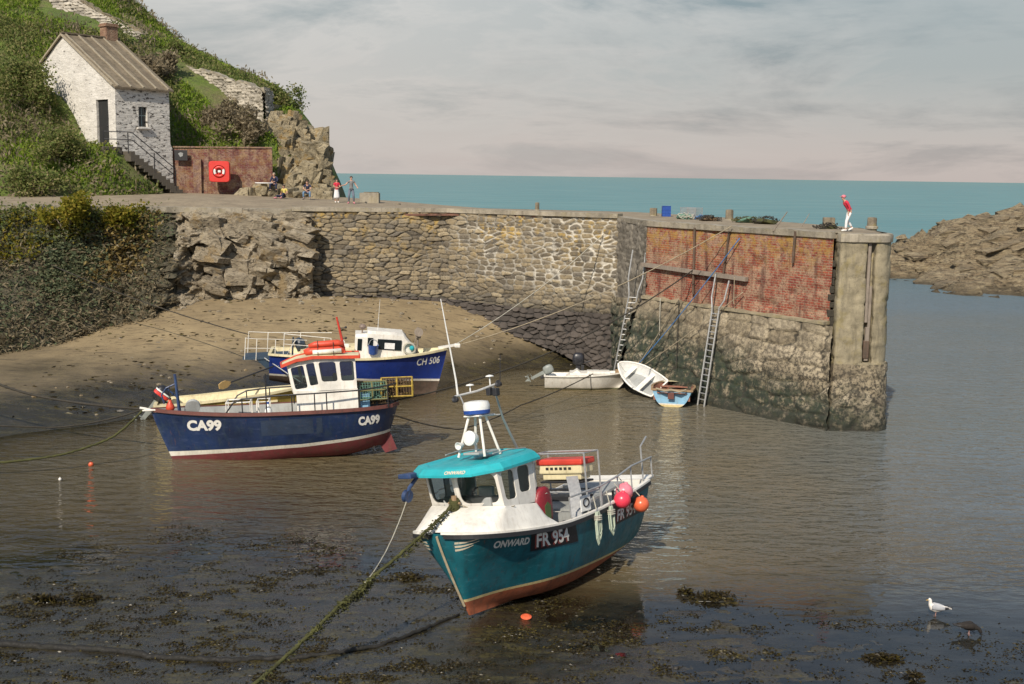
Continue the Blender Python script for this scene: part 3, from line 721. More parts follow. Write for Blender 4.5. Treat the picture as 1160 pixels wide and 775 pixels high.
# battered masonry under the brick
mtop0 = Vector((B0.x-.25, B0.y-.15, BZ)) ; mtop1 = Vector((B1.x+.25, B1.y-.2, BZ-.02))
mtop0 = B0 + bn*.28; mtop0.z = BZ; mtop1 = B1 + bn*.22 + bdir*.45; mtop1.z = BZ-.02
mbot0 = B0 + bn*1.75 - bdir*.6; mbot0.z = -.9; mbot1 = B1 + bn*.42 + bdir*.55; mbot1.z = -.9
def mdisp(x, y, z): return .16*fbm(x*.6+y*.2, z*.8, seed=51) + .05*fbm(x*3, z*3, seed=52)
adopt(sheet('masonry_base', [mtop0, mtop1], [mbot0, mbot1], .09, .08, M['masonry'], stones=(1.55, .74, 61, .085, .09), disp=mdisp), pier)
mb = MB(); ring = []
for i, (p, nn_) in enumerate([(W703+Vector((-.1, .2, 0)), Vector((-1, 0, 0))), (W703.lerp(B0, .5), Vector((-1, 0, 0))), (B0, (bn+Vector((-1, 0, 0))).normalized())] + [(B0.lerp(B1, k_/14), bn) for k_ in range(1, 15)]):
    j = .05*rnd.uniform(-1, 1); ring.append([p+nn_*(.10+j*.4)+Vector((0, 0, -.24)), p+nn_*(.12+j*.4)+Vector((0, 0, .05+j)), p-nn_*.5+Vector((0, 0, .06+j)), p-nn_*.5+Vector((0, 0, -.24))])
mb.loft(ring); adopt(mb.build('coping', M['coping']), pier)
mb = MB(); k = 26; ring = []
for i in range(k+1):
    a = B0+(B1-B0)*(i/k); a.z = BZ; j = .05*rnd.uniform(-1, 1)
    ring.append([a-bn*.15, a+bn*(.34+j), a+bn*(.34+j)+Vector((0, 0, .10+j)), a-bn*.15+Vector((0, 0, .16+j))])
mb.loft(ring); adopt(mb.build('ledge', M['concrete'], smooth=False), pier)
mb = MB()
base_end = sheet('base_end', [W703+Vector((-.3, -.4, -4.6)), mtop0], [Vector((W703.x-.5, W703.y-1.3, -.9)), mbot0], .09, .08, M['masonry'], stones=(.9, .6, 65, .16, .14), disp=mdisp)
adopt(base_end, pier)

# end of the pier: recess, concrete pillar with rounded outer corner
E0 = atY(954, 262, B1.y-.42); E0.z = QZ
pr = Vector((1, .03, 0)).normalized()
ew = 1.62; ec = .75
out = [E0 + Vector((0, 1.6, 0)), E0]
for i in range(1, 7): out.append(E0+pr*(ew*i/6))
c0 = E0+pr*ew+Vector((0, ec, 0))
for i in range(1, 7):
    a = -PI/2 + i*PI/12; out.append(c0+Vector((ec*math.cos(a), ec*math.sin(a), 0)))
c1 = c0+Vector((ec, 0, 0)); out.append(c1+Vector((.1, 2.5, 0))); out.append(c1+Vector((.2, 5.5, 0)))
# the front has an upright slot with old timber fenders
slot0, slot1 = E0+pr*1.18, E0+pr*1.58
outS = [out[0], E0, E0+pr*.6, E0+pr*1.14, slot0+Vector((0, 0, 0)), slot0+Vector((.01, .45, 0)), slot1+Vector((-.01, .45, 0)), slot1, E0+pr*ew] + out[8:]
def lvl(pts, z, grow=0):
    cc = E0+pr*1.2+Vector((0, 2, 0)); o = []
    for p in pts:
        d = Vector((p.x-cc.x, p.y-cc.y, 0)); o.append(Vector((p.x, p.y, z)) + d.normalized()*grow)
    return o
def enddisp(x, y, z): return .05*fbm(x*1.2+y, z*.9, seed=71) - .06*sstep(.1, .35, fbm(x*2+y*2, z*1.5, seed=72))*sstep(6, 3, z)
up = sheet('end_pillar', lvl(outS, 8.35), lvl(outS, 2.95, .05), .10, .09, M['concrete'], disp=lambda x, y, z: .04*fbm(x*1.5+y, z, seed=73)-.05*sstep(.2, .45, fbm(x*3+y*2, z*2.2, seed=74)), smooth=True, stones=(2.6, .95, 75, .03, .03))
adopt(up, pier)
lowp = [out[0]] + out[1:]
lo = sheet('pillar_footing', lvl(lowp, 2.97, .14), lvl(lowp, -.9, .34), .09, .08, M['masonry'], stones=(1.5, .85, 81, .05, .06), disp=enddisp)
adopt(lo, pier)
mb = MB(); mb.loft([lvl(out, 2.93, .14), lvl(out, 3.02, .13), lvl(out, 3.03, -.3)], closed=False, caps=False); adopt(mb.build('offset_course', M['concrete']), pier)
mb = MB(); cap = lvl(out, 8.32, .10)
mb.loft([lvl(out, 8.30, .0), lvl(out, 8.34, .10), lvl(out, 8.62, .12), lvl(out, 8.70, .06), lvl(out, 8.72, -.2)], closed=False, caps=False)
adopt(mb.build('end_coping', M['coping'], auto=40), pier)
# dark chase between brickwork and pillar, with broken stone in it
ch0, ch1 = B1+Vector((0, 0, 0)), E0
mb = MB(); back = Vector((.15, .75, 0))
mb.prism([Vector((ch0.x, ch0.y, -.6))+back, Vector((ch1.x+.1, ch1.y, -.6))+back, Vector((ch1.x+.1, ch1.y, 8.5))+back, Vector((ch0.x, ch0.y, 8.5))+back], (0, .4, 0))
adopt(mb.build('chase_back', M['return_stone'], None), pier)
mb = MB()
for i in range(13):
    z = 3.0+i*.36+rnd.uniform(-.05, .05); w = rnd.uniform(.16, .34)
    if z > 6.3: w *= .45
    c = B1.lerp(E0, .45); mb.box((c.x+rnd.uniform(-.06, .06), c.y+.42, z), (w, .5, rnd.uniform(.2, .36)), bev=.03)
adopt(mb.build('broken_quoin', M['masonry']), pier)
mb = MB()
for f, w, z0, z1, yy in ((.30, .13, 4.8, 8.3, .16), (.68, .12, 3.5, 6.4, .2), (.5, .17, 3.1, 4.6, .12)):
    c = slot0.lerp(slot1, f); mb.box((c.x, c.y+yy, (z0+z1)/2), (w, .15, z1-z0), bev=.02)
adopt(mb.build('timber_fender', M['grey_wood']), pier)
mb = MB()
c = slot0.lerp(slot1, .45); mb.box((c.x, c.y+.1, 3.6), (.26, .18, .8), bev=.04)
f1 = mb.build('rusted_shoe', M['weedy_brown']); adopt(f1, pier)
# outer sea faces (seen only from the side)
O = [Vector((c1.x+.2, c1.y+5.5, QZ)), Vector((13.6, 66.5, QZ)), Vector((8.0, 77, QZ)), Vector((-2, 80.5, QZ)), Vector((-10.5, 83.5, QZ)), Vector((-17, 91, QZ))]
Ob = [Vector((p.x+.6, p.y+.5, -1)) for p in O]
adopt(sheet('sea_face', O[::-1], Ob[::-1], .5, .4, M['return_stone'], stones=(1.0, .5, 91, .1, .1), flip=True), pier)
# deck
inner = QL + [W500, W703, B0, B1, E0+Vector((.3, .3, 0)), c1+Vector((-.2, .4, 0))]
outer = [Vector((-95, 92, 9.6)), Vector((-60, 90, 9.6)), Vector((-40, 90, 9.5)), Vector((-26, 92, 9.4)), Vector((-16.5, 91, 9.35)), O[3], O[2], O[2]+(O[1]-O[2])*.5, O[0]+(O[1]-O[0])*.5, O[0], O[0]]
inner[-1].z = inner[-2].z = QZ
def quay_z(X, Y):     # road and quay surface
    return _qt(X, Y)
_qt = TPS([tuple(p) for p in inner] + [(p.x, p.y, p.z) for p in outer[5:10]] + [tuple(atZ(398, 228.5, 9.02)), tuple(atZ(345, 228, 9.05)), tuple(atZ(300, 228, 9.05)), tuple(atZ(200, 226.5, 9.15)), tuple(atZ(100, 228, 9.05))] + [tuple(p) for p in outer[:4]], 1e-2)
I, _ = resample(inner, 120); Oo = np.array([np.interp(np.linspace(0, 1, 120), np.linspace(0, 1, len(outer)), [p[i] for p in outer]) for i in range(3)]).T
k = np.linspace(0, 1, 26)[None, :, None]
V = I[:, None]*(1-k)+Oo[:, None]*k
V[:, :, 2] = quay_z(V[:, :, 0], V[:, :, 1]) + .02*fbm(V[:, :, 0]*.8, V[:, :, 1]*.8, seed=33)
V[:, 0, 2] = I[:, 2]
n_ = NB('quay_surface'); v = n_.co()
colq = n_.ramp(n_.noise(v, .8, 7, .65), [(.3, (.19, .15, .10)), (.7, (.32, .26, .175))])
colq = n_.mix(n_.ramp(n_.noise(v, 5, 6, .7), [(.52, 0.0), (.66, .6)]), colq, (.09, .075, .055))
M['quay'] = n_.set(col=colq, rough=.92, nor=n_.bump(n_.noise(v, 9, 6, .7), .5, .03))
quay = grid_mesh('quay', V, M['quay'], flip=True); tag(quay, kind='structure')
# edging of the road above the bank
mb = MB(); pt, _ = resample([p+Vector((0, .05, -.10)) for p in QL], 60)
ring = []
for p in pt:
    p = Vector(p); w = .05*rnd.uniform(-1, 1)
    ring.append([p+Vector((0, .5, -.25)), p+Vector((0, -.12, -.2+w*.3)), p+Vector((0, -.12, .15)), p+Vector((0, .5, .16))])
mb.loft(ring); e_ = mb.build('quay_kerb', M['coping']); tag(e_, kind='structure')

# ------------------------------------------------------------------ bank below the road: overgrown, then bare rock
bank_top = [p+Vector((0, 0, -.22)) for p in QL]
bank_bot = [p+Vector((0, -.3, -.8)) for p in [FOOT[0], FOOT[1], FOOT[2], FOOT[4], FOOT[7]]]
tp, _ = resample(bank_top, 9); 
bank_top_px = [(-420, 228, 8.7), (-120, 231, 8.7), (0, 235, 8.6), (60, 235.5, 8.6), (140, 236, 8.55), (200, 236.5, 8.5), (235, 237, 8.5), (352, 240, 8.40)]
_qf, _ = resample(QL+[W330, W330.lerp(W500, .18)], 600)
def edge_at(px):
    xs_ = 580+FPX*_qf[:, 0]/_qf[:, 1]; i = int(np.argmin(np.abs(xs_-px))); return Vector(_qf[i])
bank_top = [edge_at(p[0])+Vector((0, .02, -.25)) for p in bank_top_px]
bank_bot = [p+Vector((0, -.1, -.7)) for p in FOOT[:-1]] + [Vector((W330.x+1.5, W330.y-.7, 1.9))]
def bankdisp(x, y, z):
    rocky = sstep(-23.2, -20.0, x)
    d, e, cid = voro(x/1.5+.5*fbm(x*.7, z*.7, seed=101)+.35*z, z/.8-.30*x+.4*fbm(x*.5, z*.6, seed=111), 102, .98, 2.5)
    d2, e2, c2 = voro(x/.5+.15*z, z/.33-.22*x, 105, .9, 2.5)
    cr = 1.0*(cid-.45) + .34*(c2-.5) - .7*sstep(.25, .45, fbm(x*.7+3, z*.35, oct=3, seed=106)) + .6*(np.abs(fbm(x*.8+z*.35, z*1.3-x*.45, oct=5, seed=108))) 
    cr = cr + .6*fbm(x*.4, z*.4, oct=4, seed=104) + .14*fbm(x*3, z*4, oct=3, seed=109)
    fade = sstep(9.0, 8.0, z)*.85+.15
    veg = .9*fbm(x*.28, z*.35, oct=4, seed=103) + .35*fbm(x*1.2, z*1.2, oct=3, seed=107)
    return ((1-rocky)*veg + rocky*cr)*fade + rocky*(.05+.75*sstep(8.4, 6.8, z))
# fine rock sheet, coarse overgrown sheet
adopt_bank = sheet('overgrown_bank', bank_top[:7], bank_bot[:7], .16, .16, M['bank'], disp=bankdisp, smooth=True); tag(adopt_bank, kind='structure')
rk = sheet('rock_face', bank_top[5:], bank_bot[5:], .07, .07, M['cliff_rock'], disp=bankdisp, smooth=False); tag(rk, kind='structure')

# ------------------------------------------------------------------ hillside
def hp(px, py, D): return tuple(atY(px, py, D))
HC = _hC = atY(130, 97.5, 80.0)
ang = R(50.6); ur = Vector((math.cos(ang), math.sin(ang), 0)); ul = Vector((-math.sin(ang), math.cos(ang), 0))
hill_pts = [hp(-420, 222, 72), hp(-150, 228, 72), hp(0, 227, 73.5), hp(60, 227, 74.5), hp(120, 225, 76), hp(160, 222, 78), hp(195, 215, 82.5), (-24.3, 84.4, 9.2), (-19.5, 86.0, 9.2), (-17.3, 86.5, 9.2),
            hp(15, 150, 79), hp(60, 185, 77), hp(50, 110, 83), hp(20, 60, 90), hp(-150, 110, 85), hp(-150, 0, 100), hp(100, 20, 100), hp(60, -10, 106), hp(-420, 60, 90),
            hp(140, 0, 107), hp(165, 30, 106), hp(215, 60, 104), hp(262, 82, 101), hp(300, 104, 97), hp(328, 128, 95), hp(350, 150, 93.5),
            hp(100, 166, 80.6), hp(130, 166, 79.6), hp(150, 185, 80.0), hp(172, 200, 81.5),
            hp(200, 166, 86.0), hp(250, 166, 86.6), hp(305, 168, 87.3), hp(230, 120, 91.5), hp(265, 140, 90), hp(210, 145, 88), hp(290, 150, 90),
            tuple(HC+ul*2+Vector((0, 0, -4.0))), tuple(HC+ur*6+ul*3+Vector((0, 0, -1.5))), tuple(HC+ul*10+ur*2), hp(150, 42, 97),
            hp(320, 170, 90), hp(345, 195, 90), hp(372, 205, 90)]
for (px, py, D) in [(-150, 0, 100), (140, 0, 107), (215, 60, 104), (262, 82, 101), (300, 104, 97), (350, 150, 93.5)]:
    a = atY(px, py, D); hill_pts.append((a.x*1.08+1, a.y+12, a.z-1.5)); hill_pts.append((a.x*1.2+2, a.y+26, max(0, a.z-6)))
hill_pts += [(-12, 98, 2), (-13, 108, 0), (-15, 92, 7.0)]
_ht = TPS(hill_pts, 3e-2)
def house_local(X, Y): return ((X-HC.x)*ur.x+(Y-HC.y)*ur.y, (X-HC.x)*ul.x+(Y-HC.y)*ul.y)
def hill_z(X, Y):
    z = _ht(X, Y)
    a, b = house_local(X, Y); lim = np.where(b < 3.2, 12.35, 12.35+(b-3.2)*1.05); lim = np.where((a > -3.5) & (a < .5) & (b > -1.5) & (b < 9.5), lim+np.maximum(0, -a-2.0)*.6, 99); z = np.minimum(z, lim)
    z = z + .35*fbm(X*.25, Y*.25, oct=3, seed=201) + .22*fbm(X*.9, Y*.9, oct=4, seed=203)
    # terrace cut behind the retaining brick wall and level ground at its foot
    return z
hx = np.arange(-85, -11.5, .33); hy = np.arange(70.5, 133, .33)
HX, HY = np.meshgrid(hx, hy, indexing='ij'); HZ = hill_z(HX, HY)
qz = quay_z(HX, HY)
# step of the retaining wall: in front of its line the ground is quay
RW0 = atY(192, 222, 83.6); RW1 = atY(309, 223, 85.0)
rwd = (RW1-RW0); rwd.z = 0; rwl = rwd.length; rwd.normalize(); rwn = Vector((rwd.y, -rwd.x, 0))
def cutmask(X, Y):
    s = (X-RW0.x)*rwd.x + (Y-RW0.y)*rwd.y; d = (X-RW0.x)*rwn.x + (Y-RW0.y)*rwn.y
    return (s > -.2) & (s < rwl+9.5) & (d > -.55)
HZ = np.where(cutmask(HX, HY), np.minimum(HZ, qz-.3), HZ)
# ground under the cottage stays below its floor
def house_local(X, Y): return ((X-HC.x)*ur.x+(Y-HC.y)*ur.y, (X-HC.x)*ul.x+(Y-HC.y)*ul.y)
a_, b_ = house_local(HX, HY)
HZ = np.where((a_ > .3) & (a_ < 4.0) & (b_ > .3) & (b_ < 9.2), np.minimum(HZ, 12.4), HZ)
hill = grid_mesh('hillside', np.stack([HX, HY, HZ], -1), M['hill']); tag(hill, kind='structure')
def hill_at(x, y): return float(hill_z(np.array([x]), np.array([y]))[0])

# ------------------------------------------------------------------ vegetation that nobody could count
def leaf_cards(P, N, size, seed, elong=1.6, droop=.3, upbias=.5):
    """small bent leaf-sized quads round the points P (n,3)"""
    g = np.random.default_rng(seed); n = len(P)
    s = size*g.uniform(.6, 1.4, n)[:, None]
    d = g.normal(size=(n, 3)); d[:, 2] = np.abs(d[:, 2])*upbias*2; d /= np.linalg.norm(d, axis=1)[:, None]
    h = g.normal(size=(n, 3)); w = np.cross(d, h); w /= np.linalg.norm(w, axis=1)[:, None]
    a = P - w*s*.15; b = P + d*s*elong*.55 - w*s*.5; c = P + d*s*elong; e = P + d*s*elong*.55 + w*s*.5
    c[:, 2] -= droop*s[:, 0]*.5
    return np.stack([a, b, c, e], 1)
def scatter_hill(n, xr, yr, dens, seed, lift=.0, size=.2):
    g = np.random.default_rng(seed)
    X = g.uniform(*xr, n); Y = g.uniform(*yr, n)
    keep = g.uniform(size=n) < dens(X, Y); X, Y = X[keep], Y[keep]
    keep = ~cutmask(X, Y); a, b = house_local(X, Y)
    pxr = 580+FPX*X/Y; wy = np.interp(pxr, [203, 228, 255, 284, 300], [96, 95, 93.4, 91.9, 91]); keep &= ~((pxr > 200) & (pxr < 303) & (Y > wy-2.6) & (Y < wy+.9)); wy = np.interp(pxr, [58, 95, 140, 165], [100, 99, 97.6, 97.2]); keep &= ~((pxr > 55) & (pxr < 165) & (Y > wy-2.2) & (Y < wy+2.5))
    keep &= ~((a > -.6) & (a < 4.4) & (b > -.2) & (b < 9.3)); X, Y = X[keep], Y[keep]
    Z = hill_z(X, Y); g2 = g.uniform(0, 1, len(X))**2
    return np.stack([X, Y, Z + lift*g2], -1)
def stair_zone(X, Y):
    a, b = house_local(X, Y); return (a > -.7) & (a < 5.6) & (b > -2.1) & (b < .6)
def green_mask(X, Y):
    m = fbm(X*.13+2, Y*.13, oct=3, seed=300)
    pxr = 580+FPX*X/Y
    return sstep(-.15, .2, m + .9*sstep(185, 230, pxr)*sstep(110, 80, Y*0+np.where(Y > 96, 120, 80)) + .55*sstep(99, 103, Y)*sstep(150, 190, pxr) - .25)
def d_scrub(X, Y):
    c = sstep(-.35, .25, fbm(X*.3, Y*.3, oct=3, seed=301))
    return np.where(stair_zone(X, Y), .04, (1-.85*green_mask(X, Y))*(.25+.75*c)*sstep(330, 240, 580+FPX*X/Y))
def d_green(X, Y): return np.where(stair_zone(X, Y), 0, green_mask(X, Y)*sstep(350, 300, 580+FPX*X/Y))
P = scatter_hill(330000, (-62, -16), (71.5, 112), d_scrub, 302, .5)
o = quads_mesh('hillside_scrub', leaf_cards(P, None, .12, 303, 2.0, .3, .9), M['leaf_scrub']); tag(o, kind='stuff')
P = scatter_hill(150000, (-52, -14), (76, 112), d_green, 304, .2)
o = quads_mesh('hillside_grass', leaf_cards(P, None, .11, 305, 3.0, .5, 1.2), M['leaf_grass']); tag(o, kind='stuff')
P = scatter_hill(60000, (-62, -16), (71.5, 112), lambda X, Y: np.where(stair_zone(X, Y), .05, sstep(.0, .35, fbm(X*.22+9, Y*.22, oct=3, seed=306))*sstep(330, 260, 580+FPX*X/Y)), 307, .9)
o = quads_mesh('dry_bracken', leaf_cards(P, None, .12, 308, 3.2, .6, 1.0), M['leaf_dry']); tag(o, kind='stuff')
# growth on the bank below the road
def bank_points(n, seed, dens, out=.8):
    g = np.random.default_rng(seed)
    T, tu = resample(bank_top[:7], 400); B, _ = resample(bank_bot[:7], 400)
    i = g.integers(0, 399, n); t = g.uniform(.05, 1.0, n)
    p = B[i]*(1-t)[:, None] + T[i]*t[:, None] + g.normal(size=(n, 3))*.1
    tg = T[np.minimum(i+1, 399)]-T[i]; nr = np.stack([tg[:, 1], -tg[:, 0], 0*tg[:, 0]], -1); nr /= np.linalg.norm(nr, axis=1)[:, None]
    off = bankdisp(p[:, 0], p[:, 1], p[:, 2]) + out*g.uniform(0, 1, n)**2
    p = p + nr*off[:, None]
    keep = g.uniform(size=n) < dens(p[:, 0], p[:, 1], p[:, 2], t)
    return p[keep]
def bmask(x, z, s, sc=.35): return fbm(x*sc, z*sc, oct=3, seed=s)
P = bank_points(120000, 401, lambda x, y, z, t: (.18+.9*sstep(-.1, .35, bmask(x, z, 402)))*sstep(.02, .35, t)*sstep(-20, -25, x), .7)
o = quads_mesh('bank_ivy', leaf_cards(P, None, .12, 403, 1.8, .9, .3), M['leaf_dark']); tag(o, kind='stuff')
P = bank_points(70000, 404, lambda x, y, z, t: sstep(.0, .4, bmask(x, z, 405, .5)+(t-.72)*1.6)*sstep(-20.5, -25, x), .7)
o = quads_mesh('bank_gorse', leaf_cards(P+np.random.default_rng(4).uniform(0, 1, (len(P), 1))**3*np.array([[0, .1, .75]]), None, .11, 406, 1.7, .5, .6), M['leaf_scrub']); tag(o, kind='stuff')
P = bank_points(40000, 407, lambda x, y, z, t: sstep(.12, .45, bmask(x+40, z, 408, .6)+(t-.78)*1.2)*sstep(-22, -27, x), .8)
o = quads_mesh('gorse_blossom', leaf_cards(P, None, .13, 409, 1.5, .3, .6), M['leaf_yellow']); tag(o, kind='stuff')
P = bank_points(50000, 410, lambda x, y, z, t: .75*np.exp(-((x+23.2-.25*(z-6))/1.0)**2)*sstep(4.3, 5.2, z)*sstep(9.5, 7.6, z), .7)
o = quads_mesh('bank_bracken', leaf_cards(P, None, .15, 411, 2.0, .7, .5), M['leaf_orange']); tag(o, kind='stuff')
P = bank_points(40000, 412, lambda x, y, z, t: (.15+.5*sstep(-.2, .4, bmask(x, z, 413, .5)))*sstep(-18.5, -22, x)*sstep(.98, .6, t), .5)
o = quads_mesh('bank_dry_stems', leaf_cards(P, None, .09, 414, 4.5, 1.2, .4), M['leaf_dry']); tag(o, kind='stuff')

# ------------------------------------------------------------------ rock shapes
def rock_bm(sz, seed, cuts=5, sub=3, rough=.16):
    g = random.Random(seed); bm = bmesh.new(); bmesh.ops.create_icosphere(bm, subdivisions=sub, radius=1)
    planes = [(Vector((g.gauss(0, 1), g.gauss(0, 1), g.gauss(0, 1))).normalized(), g.uniform(.45, .8)) for _ in range(cuts+6)]
    vs = bm.verts[:]; A = np.array([v.co[:] for v in vs])
    nz = fbm(A[:, 0]*1.6+seed, A[:, 1]*1.6, A[:, 2]*1.6, 4, seed)
    hz_ = np.abs(fbm(A[:, 0]*3.4-seed, A[:, 1]*3.4, A[:, 2]*5.5, 4, seed+3))
    for v, q, hq in zip(vs, nz, hz_):
        for n_, d in planes:
            k = v.co.dot(n_)
            if k > d: v.co -= n_*(k-d)
        v.co *= 1+rough*q+.10*hq
        v.co = Vector((v.co.x*sz[0], v.co.y*sz[1], v.co.z*sz[2]))
    return bm
def rocks(name, spec, mat, parent=None):
    mb = MB()
    for i, (px, py, D, sx, sy, sz, yaw, tilt) in enumerate(spec):
        p = atY(px, py, D); mb.bm(rock_bm((sx, sy, sz), 900+i*7+len(name), sub=4), frame(p, R(yaw), R(tilt), 0))
    return mb.build(name, mat, parent)
def slab_bm(sz, seed):
    """angular bedded block: a box cut by a few joints, slightly rough"""
    g = random.Random(seed); bm = bmesh.new(); bmesh.ops.create_cube(bm, size=2)
    for _ in range(g.randint(3, 6)):
        n_ = Vector((g.gauss(0, 1), g.gauss(0, 1), g.gauss(0, .7))).normalized()
        r_ = bmesh.ops.bisect_plane(bm, geom=bm.verts[:]+bm.edges[:]+bm.faces[:], plane_co=n_*g.uniform(.55, .95), plane_no=n_, clear_outer=True)
        ed = [e for e in r_['geom_cut'] if isinstance(e, bmesh.types.BMEdge)]
        if ed: bmesh.ops.holes_fill(bm, edges=ed)
    bmesh.ops.triangulate(bm, faces=bm.faces[:]); bmesh.ops.subdivide_edges(bm, edges=bm.edges[:], cuts=2, use_grid_fill=True)
    vs = bm.verts[:]; A = np.array([v.co[:] for v in vs]); q = fbm(A[:, 0]*2+seed, A[:, 1]*2, A[:, 2]*2, 3, seed)
    for v, k in zip(vs, q): v.co *= 1+.10*k; v.co = Vector((v.co.x*sz[0], v.co.y*sz[1], v.co.z*sz[2]))
    return bm
mb = MB(); g_ = random.Random(41)
for i in range(300):
    px = g_.uniform(222, 352); t_ = g_.uniform(0, 1); py = 244+t_*84
    if px < 250 and g_.random() < .5: continue
    T_ = Vector(bank_top[6]).lerp(bank_top[7], (px-235)/117); B_ = Vector(bank_bot[6]).lerp(bank_bot[7], (px-235)/117)
    p = B_.lerp(T_, 1-t_*.92-.03); off = float(bankdisp(np.array([p.x]), np.array([p.y]), np.array([p.z]))[0]); p.y -= off*.95
    s_ = .22+.75*g_.random()**1.8; mb.bm(slab_bm((s_*g_.uniform(.7, 1.3), s_*.7, s_*g_.uniform(.28, .6)), 300+i), frame(p, g_.uniform(-.5, .5), R(16+g_.gauss(0, 9)), g_.gauss(0, .15)))
cb = mb.build('cliff_blocks', M['cliff_rock']); tag(cb, kind='structure')
mb = MB(); g_ = random.Random(43)
core = [(318, 185, 88.5, 1.5, 1.5, 3.0, 10, 14), (338, 196, 88.5, 1.3, 1.5, 2.6, -15, 10), (352, 172, 90, 1.3, 1.8, 2.0, 30, -6), (362, 196, 89.5, 1.0, 1.4, 2.0, 50, 8), (334, 152, 92.5, 1.9, 2.2, 1.9, 20, 0), (310, 140, 93, 1.3, 1.6, 1.7, 15, 0), (345, 212, 87.5, 1.8, 1.2, .9, 0, 0)]
for i, (px, py, D, sx, sy, sz, yaw, tilt) in enumerate(core): mb.bm(slab_bm((sx, sy, sz), 500+i), frame(atY(px-4, py+4, D+1.3), R(yaw), R(tilt), 0))
for i in range(240):
    py = g_.uniform(140, 222); rt = np.interp(py, [138, 150, 172, 195, 215, 224], [338, 352, 366, 374, 379, 380]); lf = np.interp(py, [138, 165, 200, 224], [312, 300, 306, 296])
    px = g_.uniform(lf, rt-2); s_ = g_.uniform(.28, .85); D = 86.2+(224-py)*.055+g_.uniform(-.5, .6)
    tall = px < 332 and py < 205
    sz = (s_*.55, s_*.7, s_*1.5) if tall and g_.random() < .6 else (s_*g_.uniform(.7, 1.2), s_*.8, s_*g_.uniform(.4, .8))
    mb.bm(slab_bm(sz, 600+i), frame(atY(px, py, D), g_.uniform(-.6, .6), R(8+g_.gauss(0, 10)), g_.gauss(0, .15)))
for i, (px, py, D, s_) in enumerate([(297, 217, 84.0, .6), (285, 220, 83.9, .45), (303, 222, 83.4, .4), (274, 221, 83.6, .5), (330, 221, 83.5, .5), (338, 223, 83, .4), (362, 222, 83.8, .55), (316, 218, 84, .6), (371, 222, 83.4, .35)]):
    mb.bm(slab_bm((s_*1.3, s_, s_), 800+i), frame(atY(px, py, D), i, .1, 0))
oc = mb.build('rock_outcrop', M['outcrop_rock']); tag(oc, kind='structure')
# right headland: slabs of tilted strata
gx = np.arange(38, 125, .3); gy = np.arange(104, 175, .3)
GX, GY = np.meshgrid(gx, gy, indexing='ij')
hd_pts = [tuple(atZ(1013, 320, -.3)), tuple(atZ(1040, 318, -.2)), tuple(atZ(1075, 331, -.2)), tuple(atZ(1110, 335, -.2)), tuple(atZ(1160, 335, -.2)), tuple(atZ(1260, 345, -.2)), hp(1025, 283, 136), hp(1060, 265, 140), hp(1100, 254, 145), hp(1160, 243, 150), hp(1230, 232, 152), hp(1350, 222, 155),
          hp(1012, 300, 132), (44, 150, -2), (52, 165, -3), (65, 175, -3), (80, 185, -2), (38, 128, -2), (100, 120, 2), (120, 140, 14), hp(1090, 290, 130), hp(1150, 290, 128), hp(1110, 320, 120)]
_hd = TPS(hd_pts, 5e-2)
GZ = _hd(GX, GY)
ph = (GX*.42+GY*.25+GZ*1.4)
saw = lambda t: (t-np.floor(t))
GZ = GZ + 1.3*(saw(ph*.42+.8*fbm(GX*.12, GY*.12, oct=3, seed=501))-.5) + .45*(saw(ph*1.3+.9*fbm(GX*.3, GY*.3, oct=3, seed=502))-.5) + .6*fbm(GX*.3, GY*.3, oct=4, seed=503) + .25*fbm(GX*1.3, GY*1.3, oct=3, seed=504)
mb = MB(); g_ = random.Random(47)
for i in range(260):
    x, y = g_.uniform(42, 72), g_.uniform(110, 150); ii, jj = int((x-38)/.3), int((y-104)/.3); z = GZ[ii, jj]
    if z < -.1 or z > 9: continue
    s_ = .5+1.3*g_.random()**2; mb.bm(slab_bm((s_*g_.uniform(1.0, 2.0), s_*.9, s_*g_.uniform(.22, .42)), 1500+i), frame((x, y, z+.05), .35+g_.gauss(0, .25), R(-17+g_.gauss(0, 6)), R(14+g_.gauss(0, 6))))
o = mb.build('headland_slabs', M['headland_rock']); tag(o, kind='structure')
hd = grid_mesh('headland', np.stack([GX, GY, GZ], -1), M['headland_rock'], smooth=False); tag(hd, kind='structure')
# ------------------------------------------------------------------ the cottage on the slope
house = root('cottage', 'small whitewashed stone cottage with sloping sheet roof on the hillside', 'cottage', Matrix.Translation((HC.x, HC.y, 0)) @ Matrix(((ur.x, ul.x, 0, 0), (ur.y, ul.y, 0, 0), (0, 0, 1, 0), (0, 0, 0, 1))))
# local: x along the side wall (to the right), y along the gable (away to the left), z = height
SW, GH, GL = 4.27, 6.4, 9.5
ZE = HC.z; ZA = ZE+3.78; ZL = ZA-3.1*.594
ZF = 12.55
def wall_grid(name, w, h0, h1f, dy, mat, holes, place, seed):
    """stone wall as a fine grid with real openings; place(u,z,depth)->local point"""
    n = int(w/.10); us = np.linspace(0, w, n+1); mb = MB(); top = max(h1f(u) for u in us)
    zs = np.arange(h0, top+.12, .10)
    idx = {}
    def vid(i, j):
        if (i, j) not in idx:
            u = us[i]; z = min(zs[j], h1f(u))
            d = .035*float(fbm(np.array([u*1.1]), np.array([z*1.8]), oct=3, seed=seed)[0]) if True else 0
            idx[(i, j)] = len(mb.v); mb.v.append(tuple(place(u, z, d)))
        return idx[(i, j)]
    for i in range(n):
        for j in range(len(zs)-1):
            uc = (us[i]+us[i+1])/2; zc = (zs[j]+zs[j+1])/2
            if zs[j] >= max(h1f(us[i]), h1f(us[i+1])): continue
            if any(a < uc < b and c < zc < d for a, b, c, d in holes): continue
            mb.f.append((vid(i, j), vid(i+1, j), vid(i+1, j+1), vid(i, j+1))); mb.m.append(0)
    return mb.build(name, mat, house, smooth=True)
